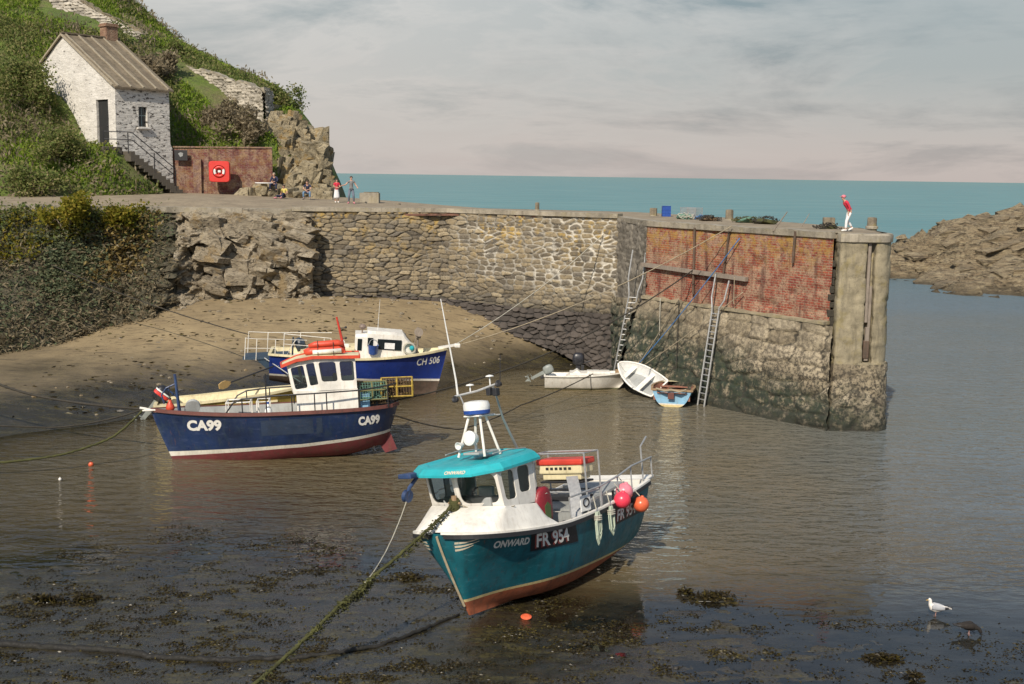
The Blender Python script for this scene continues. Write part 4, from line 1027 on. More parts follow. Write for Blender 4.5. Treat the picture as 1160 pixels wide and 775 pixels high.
# openings
D_u0, D_u1, D_z0, D_z1 = .9, 2.4, 12.6, 15.8
W_u0, W_u1, W_z0, W_z1 = 1.75, 2.5, 13.95, 15.4
def gable_h(y): return ZE+(ZA-ZE)*y/GH if y < GH else ZA-(y-GH)*.594
gw = wall_grid('gable_wall', GL, 10.0, gable_h, 0, M['lime_gable'], [(D_u0, D_u1, D_z0, D_z1)], lambda u, z, d: (-d, u, z), 601)
sw = wall_grid('side_wall', SW, 9.0, lambda u: ZE, 0, M['lime_side'], [(W_u0, W_u1, W_z0, W_z1)], lambda u, z, d: (u+(.16*sstep(12.9, 12.5, z)*sstep(SW-.5, SW, u)), -d, z), 602)
mb = MB(); mb.prism([(SW-.12, .06, 9), (SW-.12, GL-.1, 9), (SW-.12, GL-.1, ZL-.15), (SW-.12, GH, ZA-.15), (SW-.12, .06, ZE-.1)], (.14, 0, 0)); mb.box((SW/2, GL-.15, (9+ZL)/2), (SW-.3, .3, ZL-9.3))
mb.build('back_wall', M['lime_side'], house)
# roof: slab with standing ribs and ragged eaves
def roof_pt(x, y, dz=0):
    return (x, y, gable_h(y)+dz)
mb = MB()
secs = []
for x in np.linspace(-.18, SW+.22, 24):
    s = .02*math.sin(x*37)+.015*math.sin(x*11)
    ys_ = [-.28, GH*.35, GH*.7, GH, GH+1.6, GL+.2]
    sec = [(x, y, gable_h(max(y, -1))+.13+s) for y in ys_] + [(x, y, gable_h(max(y, -1))+.02+s) for y in ys_[::-1]]
    secs.append(sec)
mb.loft(secs); roof = mb.build('roof', M['roof'], house, smooth=False)
mb = MB()
for i in range(5):
    x = .12+i*(SW-.1)/4.2; mb.strip([(x+.02*math.sin(y*3), y, gable_h(max(y, -1))+.17) for y in np.linspace(-.26, GH, 12)], .10, .09)
mb.build('roof_rib', simple('roof_lath', (.30, .26, .19), .9, var=.3), roof)
mb = MB()
mb.strip([(x, GH, ZA+.17+.02*math.sin(x*9)) for x in np.linspace(-.2, SW+.2, 14)], .34, .1); mb.build('ridge', M['roof'], roof)
mb = MB(); mb.strip([(-.16, y, gable_h(y)+.06) for y in np.linspace(0, GH, 14)], .12, .12); mb.strip([(-.16, y, gable_h(y)+.06) for y in np.linspace(GH, GL, 10)], .12, .12)
mb.build('verge', simple('verge_mortar', (.33, .28, .2), .9, var=.3), roof)
# chimney
mb = MB()
cx, cy = SW-.55, GH+.15
for k, (z0, z1, a, b) in enumerate(((ZA-.9, ZA+.95, .95, .85), (ZA+.95, ZA+1.08, 1.12, 1.02), (ZA+1.08, ZA+1.2, 1.0, .9))):
    mb.box((cx, cy, (z0+z1)/2), (a, b, z1-z0-.004), bev=.02)
ch = mb.build('chimney', M['brick_chimney'], roof)
me = ch.data; uvl = me.uv_layers.new(name='UVMap')
for p in me.polygons:
    for li in p.loop_indices:
        c_ = me.vertices[me.loops[li].vertex_index].co; uvl.data[li].uv = (c_.x+c_.y, c_.z)
# door: dark timber leaf set back in the opening, lintel, reveals
mb = MB()
for (u, z, w, h) in ((D_u0-.02, (D_z0+D_z1)/2, .06, D_z1-D_z0), (D_u1+.02, (D_z0+D_z1)/2, .06, D_z1-D_z0)):
    mb.box((.20, u, z), (.32, w, h))
mb.box((.20, (D_u0+D_u1)/2, D_z1+.02), (.32, D_u1-D_u0, .06)); mb.box((.2, (D_u0+D_u1)/2, D_z0-.06), (.7, D_u1-D_u0+.2, .12))
mb.build('door_frame', M['lime_gable'], house)
mb = MB(); 
for i in range(7): mb.box((.16, D_u0+.12+i*(D_u1-D_u0-.1)/7+.02, (D_z0+D_z1)/2), (.05, (D_u1-D_u0)/7-.015, D_z1-D_z0-.04))
dr = mb.build('door', weathered('door_paint', (.018, .019, .018), (.012, .012, .012), .95, .4, 3), house)
mb = MB(); mb.ball((.11, D_u0+.28, 14.0), .06); mb.build('handle', M['black_metal'], dr)
mb = MB()
for (u, z, w, h) in ((W_u0, (W_z0+W_z1)/2, .06, W_z1-W_z0), (W_u1, (W_z0+W_z1)/2, .06, W_z1-W_z0)): mb.box((u, .16, z), (w, .3, h))
mb.box(((W_u0+W_u1)/2, .16, W_z1), (W_u1-W_u0, .3, .06)); wn = mb.build('window', M['lime_side'], house)
mb = MB(); mb.box(((W_u0+W_u1)/2, .25, (W_z0+W_z1)/2), (W_u1-W_u0-.06, .02, W_z1-W_z0-.04)); mb.build('pane', M['dark_glass'], wn)
mb = MB(); mb.box(((W_u0+W_u1)/2, .22, (W_z0+W_z1)/2+.1), (W_u1-W_u0-.08, .04, .05)); mb.box(((W_u0+W_u1)/2, .22, (W_z0+W_z1)/2), (.04, .035, W_z1-W_z0-.06)); mb.build('frame', simple('window_frame', (.2, .26, .25), .5), wn)
mb = MB(); mb.box(((W_u0+W_u1)/2, -.03, W_z0-.06), (W_u1-W_u0+.3, .3, .12), bev=.02); mb.build('sill', M['lime_gable'], wn)
# stone steps down along the side wall, with a landing at the door
stair = root('stone_steps', 'flight of worn stone steps climbing along the cottage side wall', 'steps', house.matrix_world)
mb = MB(); mb.box((-.75, .95, 12.0), (1.45, 3.3, 1.1), bev=.05)
mb.build('landing', M['return_stone'], stair)
ns = 13
for i in range(ns):
    mb = MB(); z = 12.5-(i+1)*.235; x = .05+i*.34
    mb.box((x+.17, -.95, z-.35), (.36, 1.25, .7), bev=.03); mb.build('step', M['return_stone'], stair)
rail = root('handrail', 'thin black iron handrail beside the cottage steps', 'handrail', house.matrix_world)
mb = MB()
for dz in (1.0, .5):
    mb.tube([(-1.3, -.55, 12.55+dz), (-.1, -1.55, 12.55+dz), (.25, -1.55, 12.5+dz), (3.6, -1.55, 12.55-2.45+dz)], .035, 6)
mb.build('rail_bar', M['black_metal'], rail)
for x, y, z in ((-1.3, -.55, 12.5), (-.1, -1.55, 12.4), (1.9, -1.55, 11.1), (3.6, -1.55, 9.9)):
    mb = MB(); mb.tube([(x, y, z-.3), (x, y, z+1.1)], .035, 6); mb.build('post', M['black_metal'], rail)

# ------------------------------------------------------------------ retaining brick wall with the lifebuoy housing
rw = root('brick_retaining_wall', 'weathered red brick retaining wall beside the cottage', 'brick wall', RW0)
zt0 = atY(192, 167, 83.6).z; zt1 = atY(309, 168, 85.0).z
def rwp(s, z): return Vector((RW0.x+rwd.x*s, RW0.y+rwd.y*s, z))
adopt(sheet('brick_face', [rwp(.35, zt0-.1), rwp(rwl, zt1)], [rwp(.35, 8.3), rwp(rwl, 8.3)], .15, .15, M['brick_dark'], disp=lambda x, y, z: .05*fbm(x*.8, z*.8, seed=611)), rw)
mb = MB(); a = rwp(.3, 0); b = rwp(rwl+.02, 0)
mb.prism([a+rwn*-.02+Vector((0, 0, 8.3)), b+rwn*-.02+Vector((0, 0, 8.3)), b+rwn*-.02+Vector((0, 0, zt1-.02)), a+rwn*-.02+Vector((0, 0, zt0-.12))], -rwn*.45)
mb.strip([rwp(s, zt0+(zt1-zt0)*s/rwl+.04)-rwn*.2 for s in np.linspace(.3, rwl, 20)], .55, .10)
adopt(mb.build('wall_core', M['brick_dark']), rw)
mb = MB()     # stepped brick pier in the middle of the wall
sm = 2.0
mb.box((0, 0, 0), (.55, .3, 3.3), Matrix.Translation(rwp(sm, 10.2)+rwn*.1) @ Matrix.Rotation(math.atan2(rwd.y, rwd.x), 4, 'Z'))
adopt(mb.build('buttress', M['brick_dark']), rw)
pl = root('wall_plaque', 'small dark notice plaque fixed high on the brick wall by the cottage', 'plaque', frame(atY(205, 176, 83.4), math.atan2(rwd.y, rwd.x)))
mb = MB(); mb.box((0, 0, 0), (.9, .06, .75), bev=.02); mb.build('board', simple('plaque_dark', (.03, .028, .028), .5), pl)
mb = MB(); mb.prism([(-.05, -.035, -.12), (.12, -.035, -.05), (.16, -.035, .16), (-.02, -.035, .22), (-.2, -.035, .12)], (0, -.01, 0)); mb.build('emblem', M['grey_paint'], pl)
lb = root('lifebuoy_housing', 'square red lifebuoy housing with a ring inside on the brick wall', 'lifebuoy housing', frame(atY(248.5, 194.5, 83.2), math.atan2(rwd.y, rwd.x)-.12))
mb = MB(); bm = bmesh.new(); w = .74
ring = []
for s_, y in ((1, .25), (1, -.05), (.95, -.10)):
    rr = []
    for i in range(28):
        a = 2*PI*i/28; c, s = math.cos(a), math.sin(a); e = .28
        rr.append((w*s_*math.copysign(abs(c)**e, c), y, w*1.02*s_*math.copysign(abs(s)**e, s)))
    ring.append(rr)
inn = [[(.46*math.cos(2*PI*i/28), y, .46*math.sin(2*PI*i/28)) for i in range(28)] for y in (-.11, .12)]
mb.loft(ring+[inn[0], inn[1]], caps=False); mb.f.append(tuple(range(28))); mb.m.append(0); nb = len(mb.v); mb.f.append(tuple(nb-28+i for i in range(28))[::-1]); mb.m.append(0)
bm.free(); mb.build('case', M['bright_red'], lb, auto=40)
mb = MB(); N_ = 36
rings = []
for i in range(N_+1):
    a = 2*PI*i/N_; rings.append([((.32+.10*math.cos(b))*math.cos(a), -.05+.10*math.sin(b), (.32+.10*math.cos(b))*math.sin(a)) for b in np.linspace(0, 2*PI, 9)[:-1]])
mb.loft(rings, caps=False)
mm = [(1 if (i % 18) in (15, 16, 17, 0, 1, 2) else 0) for i in range(N_) for j in range(8)]; mb.m = mm
mb.build('lifebuoy', [M['bright_red'], M['plastic_white']], lb, smooth=True)
mb = MB(); mb.box((0, -.04, .02), (.2, .05, .16), bev=.02); mb.build('label_plate', M['plastic_white'], lb)

# ------------------------------------------------------------------ ruined walls higher on the hill
ruin = root('ruined_wall', 'long pale ruined stone wall running down the green hillside', 'stone wall', atY(283, 118, 91.5))
t_ = [atY(203, 76, 96.5), atY(228, 79, 95.5), atY(255, 88, 94), atY(282, 96, 92.5), atY(299, 101, 91.5)]
b_ = [atY(203, 112, 96.0), atY(228, 118, 95), atY(255, 126, 93.4), atY(284, 150, 91.9), atY(300, 152, 91)]
adopt(sheet('wall_face', t_, b_, .08, .07, M['ruin_stone'], stones=(.55, .22, 621, .16, .16), disp=lambda x, y, z: .2*fbm(x*.8, z*.8, seed=622)), ruin)
mb = MB(); pts = []
ring = []
for i, p in enumerate(resample(t_, 40)[0]):
    p = Vector(p); j = rnd.uniform(-.12, .2)
    ring.append([p+Vector((.1, -.12, -.3)), p+Vector((0, -.1, j)), p+Vector((.3, .8, j*.8)), p+Vector((.4, .9, -1.2))])
mb.loft(ring); co = mb.build('wall_top', simple('ruin_top', (.32, .28, .21), .9, var=.4, scale=2)); adopt(co, ruin)
ea, eb = t_[-1], b_[-1]
adopt(sheet('wall_end', [ea, ea+Vector((.35, 1.3, -.05))], [eb, eb+Vector((.35, 1.3, 0))], .08, .07, M['ruin_stone'], stones=(.5, .2, 625, .14, .14)), ruin)
ru2 = root('upper_stone_bank', 'pale broken stone wall at the top of the slope above the cottage chimney', 'stone wall', atY(120, 25, 99))
t_ = [atY(58, -6, 102), atY(92, 1, 101), atY(112, 14, 100), atY(140, 27, 99), atY(161, 37, 98)]
b_ = [atY(62, 14, 100), atY(95, 30, 99), atY(116, 38, 98.2), atY(140, 44, 97.6), atY(161, 45, 97.2)]
adopt(sheet('wall_face', t_, b_, .09, .08, M['ruin_stone'], stones=(.8, .26, 631, .25, .25), disp=lambda x, y, z: .35*fbm(x*.7, z*.8, seed=632)), ru2)
mb = MB(); ring = []
for i, p in enumerate(resample(t_, 40)[0]):
    p = Vector(p); j = rnd.uniform(-.12, .2)
    ring.append([p+Vector((.1, -.12, -.3)), p+Vector((0, -.1, j)), p+Vector((.3, .8, j*.8)), p+Vector((.4, .9, -1.2))])
mb.loft(ring); adopt(mb.build('wall_top', M['outcrop_rock']), ru2)

# ------------------------------------------------------------------ bushes one can tell apart
def bush(name, label, px, py, D, r, mat, n, seed, leaf=.13, dz=0, elong=1.6, group='bushes on the slope'):
    c = atY(px, py, D); b = root(name, label, 'bush', c, group)
    n = int(n*1.5)
    g = np.random.default_rng(seed)
    cl = g.normal(size=(14, 3))*np.array([.5, .5, .38])*r; cl[:, 2] += r*.25
    P = cl[g.integers(0, 14, n)] + g.normal(size=(n, 3))*.22*r
    quads_mesh('foliage', leaf_cards(P, None, leaf, seed+1, elong), mat, b)
    mb = MB()
    for i in range(6):
        e = Vector(cl[i]); mb.tube([(0, 0, -.7*r), e*.5+Vector((0, 0, -.1)), e], [.05, .035, .015], 5)
    mb.build('stem', M['grey_wood'], b)
bush('dry_bush', 'brown bare-stemmed bush on bright grass below the ruined wall', 252, 143, 89.3, 1.45, M['leaf_dry'], 3200, 701, .14, 0, 2.6)
bush('dry_bush', 'greyish dry bush just above the right end of the brick wall', 283, 155, 87.8, 1.4, M['leaf_dry'], 1700, 705, .14, 0, 2.6)
bush('scrub_bush', 'dark green rounded bush behind the cottage chimney', 150, 66, 96, 1.9, M['leaf_scrub'], 2500, 709)
bush('scrub_bush', 'brown-green thicket right of the cottage roof below the stone wall', 178, 82, 93, 1.5, M['leaf_dry'], 2600, 713, .15, 0, 2.4)
bush('scrub_bush', 'dark green bush at the upper end of the ruined wall', 196, 68, 98.5, 1.2, M['leaf_scrub'], 2000, 717)
bush('scrub_bush', 'green bush on the ledge beyond the end of the ruined wall', 318, 120, 95, 1.4, M['leaf_scrub'], 2300, 721)
bush('scrub_bush', 'bushy green shrub left of the cottage door at the gable foot', 66, 172, 77.2, 1.6, M['leaf_scrub'], 3800, 725, .12)
bush('scrub_bush', 'large yellow-green shrub at the cottage left eave', 22, 100, 82, 2.0, M['leaf_scrub'], 5200, 729, .12)
bush('scrub_bush', 'low green shrub beside the road at the slope foot', 40, 212, 74.5, 1.5, M['leaf_scrub'], 2300, 733)
bush('gorse_bush', 'yellow flowering bush hanging over the road edge', 75, 248, 66.6, 1.35, M['leaf_yellow'], 2000, 737, .15, group='gorse on the bank')
bush('gorse_bush', 'small yellow-green bush on the bank beside the rusty bracken', 133, 248, 68.3, .9, M['leaf_yellow'], 1000, 741, .14, group='gorse on the bank')
# ------------------------------------------------------------------ boats
def boat_matrix(q):
    yaw, heel, trim, X, Y, Z = q
    return Matrix.Translation((X, Y, Z)) @ Matrix.Rotation(yaw, 4, 'Z') @ Matrix.Rotation(trim, 4, 'Y') @ Matrix.Rotation(heel, 4, 'X')
class Hull:
    def __init__(s, L, b, zs, zk, rake, p, z1, z2, flare=0.0):
        s.L, s.b, s.zs, s.zk, s.rake, s.p, s.z1, s.z2, s.fl = L, b, zs, zk, rake, p, z1, z2, flare
    def pt(s, t, u, side, off=0.0):
        t = min(t, .9999); zk, zs = s.zk(t), s.zs(t); w = u**s.p(t); w = w*(1-s.fl*sstep(.55, 1, t)) + s.fl*sstep(.55, 1, t)*u**2.2
        y = max(.035, s.b(t)*w) + off
        return Vector((-s.L/2+s.L*t-s.rake(t)*(1-u)**1.15, side*y, zk+(zs-zk)*u))
    def at(s, x, z, side, off=0.0):
        t = (x+s.L/2)/s.L
        for _ in range(25):
            t = min(.9999, max(0, t)); u = min(1, max(0, (z-s.zk(t))/(s.zs(t)-s.zk(t))))
            t = (x+s.L/2+s.rake(t)*(1-u)**1.15)/s.L
        t = min(.9999, max(0, t)); u = min(1.0, max(0, (z-s.zk(t))/(s.zs(t)-s.zk(t))))
        p = s.pt(t, u, side, off); return Vector((x, p.y, z))
    def sheer(s, t, side, dz=0, off=0):
        p = s.pt(t, 1, side, off); return p+Vector((0, 0, dz))
    def ts(s, n, a=0, b=1): 
        return [min(0.9999, max(0.0, a+(b-a)*(1-(1-i/(n-1))**1.6) if b > .98 else a+(b-a)*i/(n-1))) for i in range(n)]
    def build(s, name, mats, parent, nt=44, na=7, nb=13):
        V = []; mi = []
        T = s.ts(nt)
        for side in (1, -1):
            for t in T:
                zk, zs = s.zk(t), s.zs(t); u1 = max(.02, (s.z1(t)-zk)/(zs-zk)); u2 = max(u1+.01, (s.z2(t)-zk)/(zs-zk))
                us = list(np.linspace(0, u1, na)) + list(np.linspace(u1, u2, 3))[1:] + list(np.linspace(u2, 1, nb))[1:]
                V.append([s.pt(t, float(u), side) for u in us])
        m = na+2+nb-1; mb = MB()
        for r_ in V:
            for p in r_: mb.v.append(tuple(p))
        rowm = [2]*(na-1)+[1]*2+[0]*(nb-1)
        for h in (0, 1):
            for i in range(nt-1):
                for j in range(m-1):
                    a = (h*nt+i)*m+j; q = (a, a+m, a+m+1, a+1)
                    mb.f.append(q if h == 0 else q[::-1]); mb.m.append(rowm[j])
        # transom, keel, stem
        for j in range(m-1):
            a, b = j, nt*m+j; mb.f.append((a, a+1, b+1, b)); mb.m.append(rowm[j])
            a, b = (nt-1)*m+j, (2*nt-1)*m+j; mb.f.append((a, b, b+1, a+1)); mb.m.append(rowm[j])
        for i in range(nt-1): a, b = i*m, (nt+i)*m; mb.f.append((a, b, b+m, a+m)); mb.m.append(2)
        return mb.build(name, mats, parent, auto=50)
    def rim(s, mb, w, h, dz=0, off=0, n=40, a=0, b=1, transom=True):
        for side in (1, -1): mb.strip([s.sheer(t, side, dz, off) for t in s.ts(n, a, b)], w, h)
        if transom and a == 0:
            p, q = s.sheer(0, 1, dz, off), s.sheer(0, -1, dz, off); mb.strip([p, (p+q)/2, q], w, h)
    def inner(s, name, mat, parent, depth, th=.07, a=0, b=1, n=36):
        mb = MB()
        for side in (1, -1):
            rings = []
            for t in s.ts(n, a, b):
                zk, zs = s.zk(t), s.zs(t); us = [(zs-d-zk)/(zs-zk) for d in np.linspace(0, depth, 5)]
                rr = []
                for u in us:
                    p = s.pt(t, max(.05, u), side); p.y = side*max(.01, abs(p.y)-th); rr.append(p)
                rings.append(rr)
            mb.loft(rings, closed=False, caps=False)
        p, q = s.sheer(a, 1, 0, -th), s.sheer(a, -1, 0, -th); d = Vector((th, 0, 0))
        mb.add([p+d, q+d, q+d-Vector((0, 0, depth)), p+d-Vector((0, 0, depth))], [(0, 1, 2, 3)])
        return mb.build(name, mat, parent, smooth=True)
    def deck(s, name, mat, parent, drop, th=.06, a=0, b=1, n=36, camber=.0):
        mb = MB(); rings = []
        for t in s.ts(n, a, b):
            zk, zs = s.zk(t), s.zs(t); z = drop(t) if callable(drop) else zs-drop
            u = (z-zk)/(zs-zk); p = s.pt(t, u, 1); w = max(.01, p.y-th)
            rings.append([Vector((p.x, w*k, z+camber*(1-k*k))) for k in (-1, -.6, -.2, .2, .6, 1)])
        mb.loft(rings, closed=False, caps=False); return mb.build(name, mat, parent, smooth=True)
def hull_text(h, name, txt, mat, parent, side, x0, z0, size, shear=0, bold=.0, width=1.0, off=.012, slope=0.0, spacing=1.0, lean=0.0):
    vs, fs = text_geo(txt, size, shear, bold, width, spacing); mb = MB()
    sg = -1 if side > 0 else 1
    mb.add([h.at(x0+sg*a+lean*b, z0+b+slope*a, side, off) for a, b in vs], fs)
    return mb.build(name, mat, parent)
def hull_patch(h, name, mat, parent, side, x0, x1, z0, z1, off=.008, slope=0.0, n=10, lean=0.0):
    mb = MB(); sg = 1 if x1 > x0 else -1
    rings = []
    for i in range(n+1):
        x = x0+(x1-x0)*i/n; dz = slope*abs(x-x0)
        rings.append([h.at(x+lean*(z1-z0)*j/4, z0+dz+(z1-z0)*j/4, side, off) for j in range(5)])
    mb.loft(rings, closed=False, caps=False); return mb.build(name, mat, parent)
def flat_text(name, txt, mat, parent, o, ax, ay, size, shear=0, bold=0, width=1.0, lift=.01):
    vs, fs = text_geo(txt, size, shear, bold, width); ax, ay = Vector(ax).normalized(), Vector(ay).normalized(); nz = ax.cross(ay)
    mb = MB(); mb.add([Vector(o)+ax*a+ay*b+nz*lift for a, b in vs], fs); return mb.build(name, mat, parent)

# ================= teal boat in the foreground
FRM = boat_matrix([4.091, .176, -.081, .844, 29.535, .001])
fr = root('fishing_boat', 'teal fishing boat aground in the foreground with turquoise cabin roof and radar', 'fishing boat', FRM)
def _frb(t):
    s = (t-.45)/.55 if t > .45 else (.45-t)/.45
    return max(.06, 1.47*max(0, 1-s**4.2)**(1/3.4)) if t > .45 else 1.47-.14*s**2
FRH = Hull(8.16, _frb, lambda t: 1.92+.49*max(0, (.58-t)/.58)**1.6+.25*max(0, (t-.58)/.42)**1.5, lambda t: .0+.55*max(0, (.45-t)/.45)**1.5,
           lambda t: 1.0*sstep(.55, 1, t), lambda t: .30+.85*sstep(.5, 1, t)**1.3, lambda t: .36+.22*(1-t), lambda t: .43+.22*(1-t), .25)
FRH.build('hull', [M['teal_paint'], M['cream_band'], M['rust_red']], fr)
mb = MB(); FRH.rim(mb, .06, .10, -.07, .02); mb.build('rubbing_strake', M['black_rubber'], fr)
mb = MB(); FRH.rim(mb, .12, .05, .012, -.03); mb.build('gunwale', M['white_paint'], fr)
FRH.inner('bulwark', M['white_paint'], fr, .85, .08, 0, .72)
mb = MB(); FRH.deck('cockpit_sole', M['grey_paint'], fr, lambda t: 1.12, .08, 0, .72)
# stem bar with rust
mb = MB(); mb.tube([FRH.pt(1, u, 1)*1 + Vector((.045, -.035*0, 0)) - Vector((0, FRH.pt(1, u, 1).y, 0)) for u in np.linspace(.12, .97, 14)], .032, 6)
st = mb.build('stem_bar', weathered('stem_metal', (.42, .36, .24), (.20, .06, .02), .5, .9, 5), fr)
# whaleback foredeck rising from the gunwale to the wheelhouse
mb = MB(); outer = [FRH.sheer(t, 1, .03, -.02) for t in np.linspace(.62, .995, 24)] + [FRH.sheer(t, -1, .03, -.02) for t in np.linspace(.995, .62, 24)]
base = [Vector((1.40, 1.22, 2.10)), Vector((1.44, 1.17, 2.55)), Vector((2.82, 1.17, 2.66)), Vector((3.13, .4, 2.70)), Vector((3.13, -.4, 2.70)), Vector((2.82, -1.17, 2.66)), Vector((1.44, -1.17, 2.55)), Vector((1.40, -1.22, 2.10))]
inn, _ = resample(base, 48); outr, _ = resample(outer, 48)
rings = []
for k in (0, .25, .55, .8, 1):
    rings.append([Vector(o_)*(1-k)+Vector(i_)*k + Vector((0, 0, .07*math.sin(PI*k))) for o_, i_ in zip(outr, inn)])
mb.loft(rings, closed=False, caps=False); mb.build('foredeck', M['white_paint'], fr, auto=50)
# wheelhouse, hollow, each wall with its own openings
wh_parts = MB(); glassq = []
zb, zt, zr = 2.58, 3.62, 3.72
A0 = [Vector((1.45, 1.14, zb)), Vector((2.80, 1.14, zb)), Vector((3.10, 0, zb)), Vector((2.80, -1.14, zb)), Vector((1.45, -1.14, zb))]
A1 = [Vector((1.42, 1.10, zt)), Vector((3.06, 1.14, zt-.02)), Vector((3.36, 0, zt-.02)), Vector((3.06, -1.14, zt-.02)), Vector((1.42, -1.10, zt))]
def wall_panel(p0, p1, q1, q0, holes, th):
    edges = sorted({0.0, 1.0} | {e for h in holes for e in ()})
    n = len(holes); cuts = [0]+[(holes[i][2]+holes[i+1][0])/2 for i in range(n-1)]+[1]
    for i, (u0, v0, u1, v1) in enumerate(holes):
        a, b = cuts[i], cuts[i+1]
        c = [p0.lerp(p1, a), p0.lerp(p1, b), q0.lerp(q1, b), q0.lerp(q1, a)]
        glassq.append(wh_parts.panel(c, ((u0-a)/(b-a), v0, (u1-a)/(b-a), v1), th, .24))
wall_panel(A0[1], A0[0], A1[0], A1[1], [(.10, .20, .42, .90), (.54, .30, .86, .93)], (0, -.05, 0))       # port side, seen from outside bow at left
wall_panel(A0[4], A0[3], A1[3], A1[4], [(.14, .30, .46, .93), (.58, .20, .90, .90)], (0, .05, 0))
wall_panel(A0[2], A0[1], A1[1], A1[2], [(.07, .17, .93, .90)], (-.05, 0, 0))
wall_panel(A0[3], A0[2], A1[2], A1[3], [(.07, .17, .93, .90)], (-.05, 0, 0))
wh_parts.v; wh = wh_parts.build('wheelhouse', M['white_paint'], fr, auto=40)
for g in glassq:
    mb = MB(); mb.add(g, [tuple(range(len(g)))]); mb.build('window', M['glass'], wh)
mb = MB(); mb.box((1.43, .72, 2.65), (.05, .8, 2.0)); mb.box((1.43, -.95, 2.65), (.05, .36, 2.0)); mb.build('aft_bulkhead', M['white_paint'], fr)
mb = MB(); mb.box((2.2, 0, 2.05), (1.3, 1.3, 1.0), bev=.05); mb.box((2.75, .1, 2.72), (.45, 1.5, .35), bev=.04); mb.build('console', M['grey_paint'], fr)
mb = MB(); mb.box((2.72, .55, 2.98), (.12, .42, .32), Matrix.Identity(4), .03); mb.build('plotter', M['plastic_white'], fr)
mb = MB(); mb.tube([(2.45+.0*math.cos(a), .1+.22*math.cos(a), 2.85+.22*math.sin(a)) for a in np.linspace(0, 2*PI, 20)], .02, 6); mb.tube([(2.45, .1, 2.85), (2.7, .1, 2.8)], .03, 6); mb.build('steering_wheel', M['black_rubber'], fr)
# roof: thick turquoise slab with bevelled edge, drooping forward
def roof_ring(g, dz):
    o = [(1.30, 1.26), (2.95, 1.30), (3.55, .75), (3.70, 0), (3.60, -.85), (3.05, -1.48), (1.30, -1.34), (.98, -.9), (.92, 0), (.98, .9)]
    cx = 2.2; out_ = []
    for x, y in o:
        k = 1-g; z = zr-.16*sstep(2.2, 3.6, x)+.05*sstep(1.6, .9, x)
        out_.append(Vector((cx+(x-cx)*(1-g*.55), y*(1-g), z+dz)))
    return out_
mb = MB(); mb.loft([roof_ring(.05, -.11), roof_ring(0, -.10), roof_ring(0, -.04), roof_ring(.10, .10), roof_ring(.22, .14), roof_ring(.28, .10)])
rf = mb.build('cabin_roof', M['teal_roof'], fr, auto=25)
# name across the front bevel of the roof
a = roof_ring(0, -.04); b = roof_ring(.10, .10)
o_ = a[2].lerp(b[2], .0); 
f0, f1 = a[3], a[2]; ax = (a[2]-a[3]).normalized(); up_ = ((b[3]+b[2])/2-(a[3]+a[2])/2); ay = (up_-ax*up_.dot(ax)).normalized()
flat_text('name_lettering', 'ONWARD', M['gold'], rf, a[3].lerp(a[2], .04)+ay*.015, ax, ay, .125, .25, .004, .98, .012)
mb = MB(); mb.box((2.2, .1, zr+.21), (.9, .5, .06), bev=.02); mb.tube([(1.2, .75, zr+.2), (2.0, .8, zr+.24), (2.6, .75, zr+.2)], .02, 6); mb.tube([(1.2, -.75, zr+.2), (2.0, -.8, zr+.24), (2.6, -.75, zr+.2)], .02, 6); mb.build('roof_rail', M['grey_paint'], rf)
# radar tripod, searchlight, mast and aerials
mb = MB()
for x, y in ((2.45, .38), (2.55, -.38), (1.75, .35), (1.85, -.35)): mb.tube([(x, y, zr+.12), (2.12+(x-2.12)*.35, y*.42, 4.86)], .035, 7)
mb.box((2.13, 0, 4.86), (.5, .5, .04), bev=.01)
mt = mb.build('radar_stand', M['white_paint'], fr)
mb = MB(); T = Matrix.Translation((2.13, 0, 4.88))
mb.cur = 0; mb.lathe([(.0, .12), (.34, .12), (.345, .25), (.31, .33), (.15, .36), (0, .36)], 24, T); mb.cur = 1; mb.lathe([(.28, 0), (.335, .03), (.345, .12), (.0, .12)], 24, T)
rd = mb.build('radar_dome', [M['plastic_white'], M['blue_plastic']], mt, auto=40)
mb = MB(); S = Matrix.Translation((2.4, 0, 4.30)) @ Matrix.Rotation(R(82), 4, 'Y')
mb.lathe([(0, -.12), (.13, -.10), (.17, .0), (.19, .14), (.17, .15)], 18, S); mb.cur = 1; mb.lathe([(.165, .13), (0, .13)], 18, S); mb.cur = 0
mb.tube([(2.3, 0, zr+.15), (2.3, 0, 4.2)], .03, 6); mb.build('searchlight', [M['plastic_white'], M['galv']], rf, auto=40)
mb = MB(); mb.lathe([(0, 0), (.05, 0), (.09, .18), (.10, .2), (.085, .2), (0, .06)], 12, Matrix.Translation((2.5, -.25, 4.16)) @ Matrix.Rotation(R(95), 4, 'Y')); mb.build('horn', M['plastic_white'], rf)
mb = MB(); mb.tube([(.62, .1, zr+.1), (1.3, .2, 4.7), (1.92, .42, 5.56)], [.035, .03, .028], 7); mb.tube([(2.2, -.62, 5.38), (2.05, 0, 5.48), (1.9, .5, 5.62)], .03, 7)
mb.tube([(2.2, -.45, 5.40), (2.15, -.30, 4.95)], .02, 6); mb.tube([(1.45, .22, 4.82), (1.9, -.1, 4.85)], .02, 6)
ms = mb.build('aerial_gantry', M['galv'], fr)
for p in ((2.2, -.6, 5.30), (1.88, .58, 5.62)):
    mb = MB(); mb.lathe([(0, -.07), (.06, -.06), (.09, .05), (.07, .07), (0, .05)], 12, Matrix.Translation(p) @ Matrix.Rotation(R(75), 4, 'Y')); mb.build('deck_lamp', M['black_metal'], ms)
for p in ((1.92, .3, 5.44), (1.95, .52, 5.42)):
    mb = MB(); mb.box(p, (.16, .14, .2), bev=.03); mb.build('loudhailer', M['black_metal'], ms)
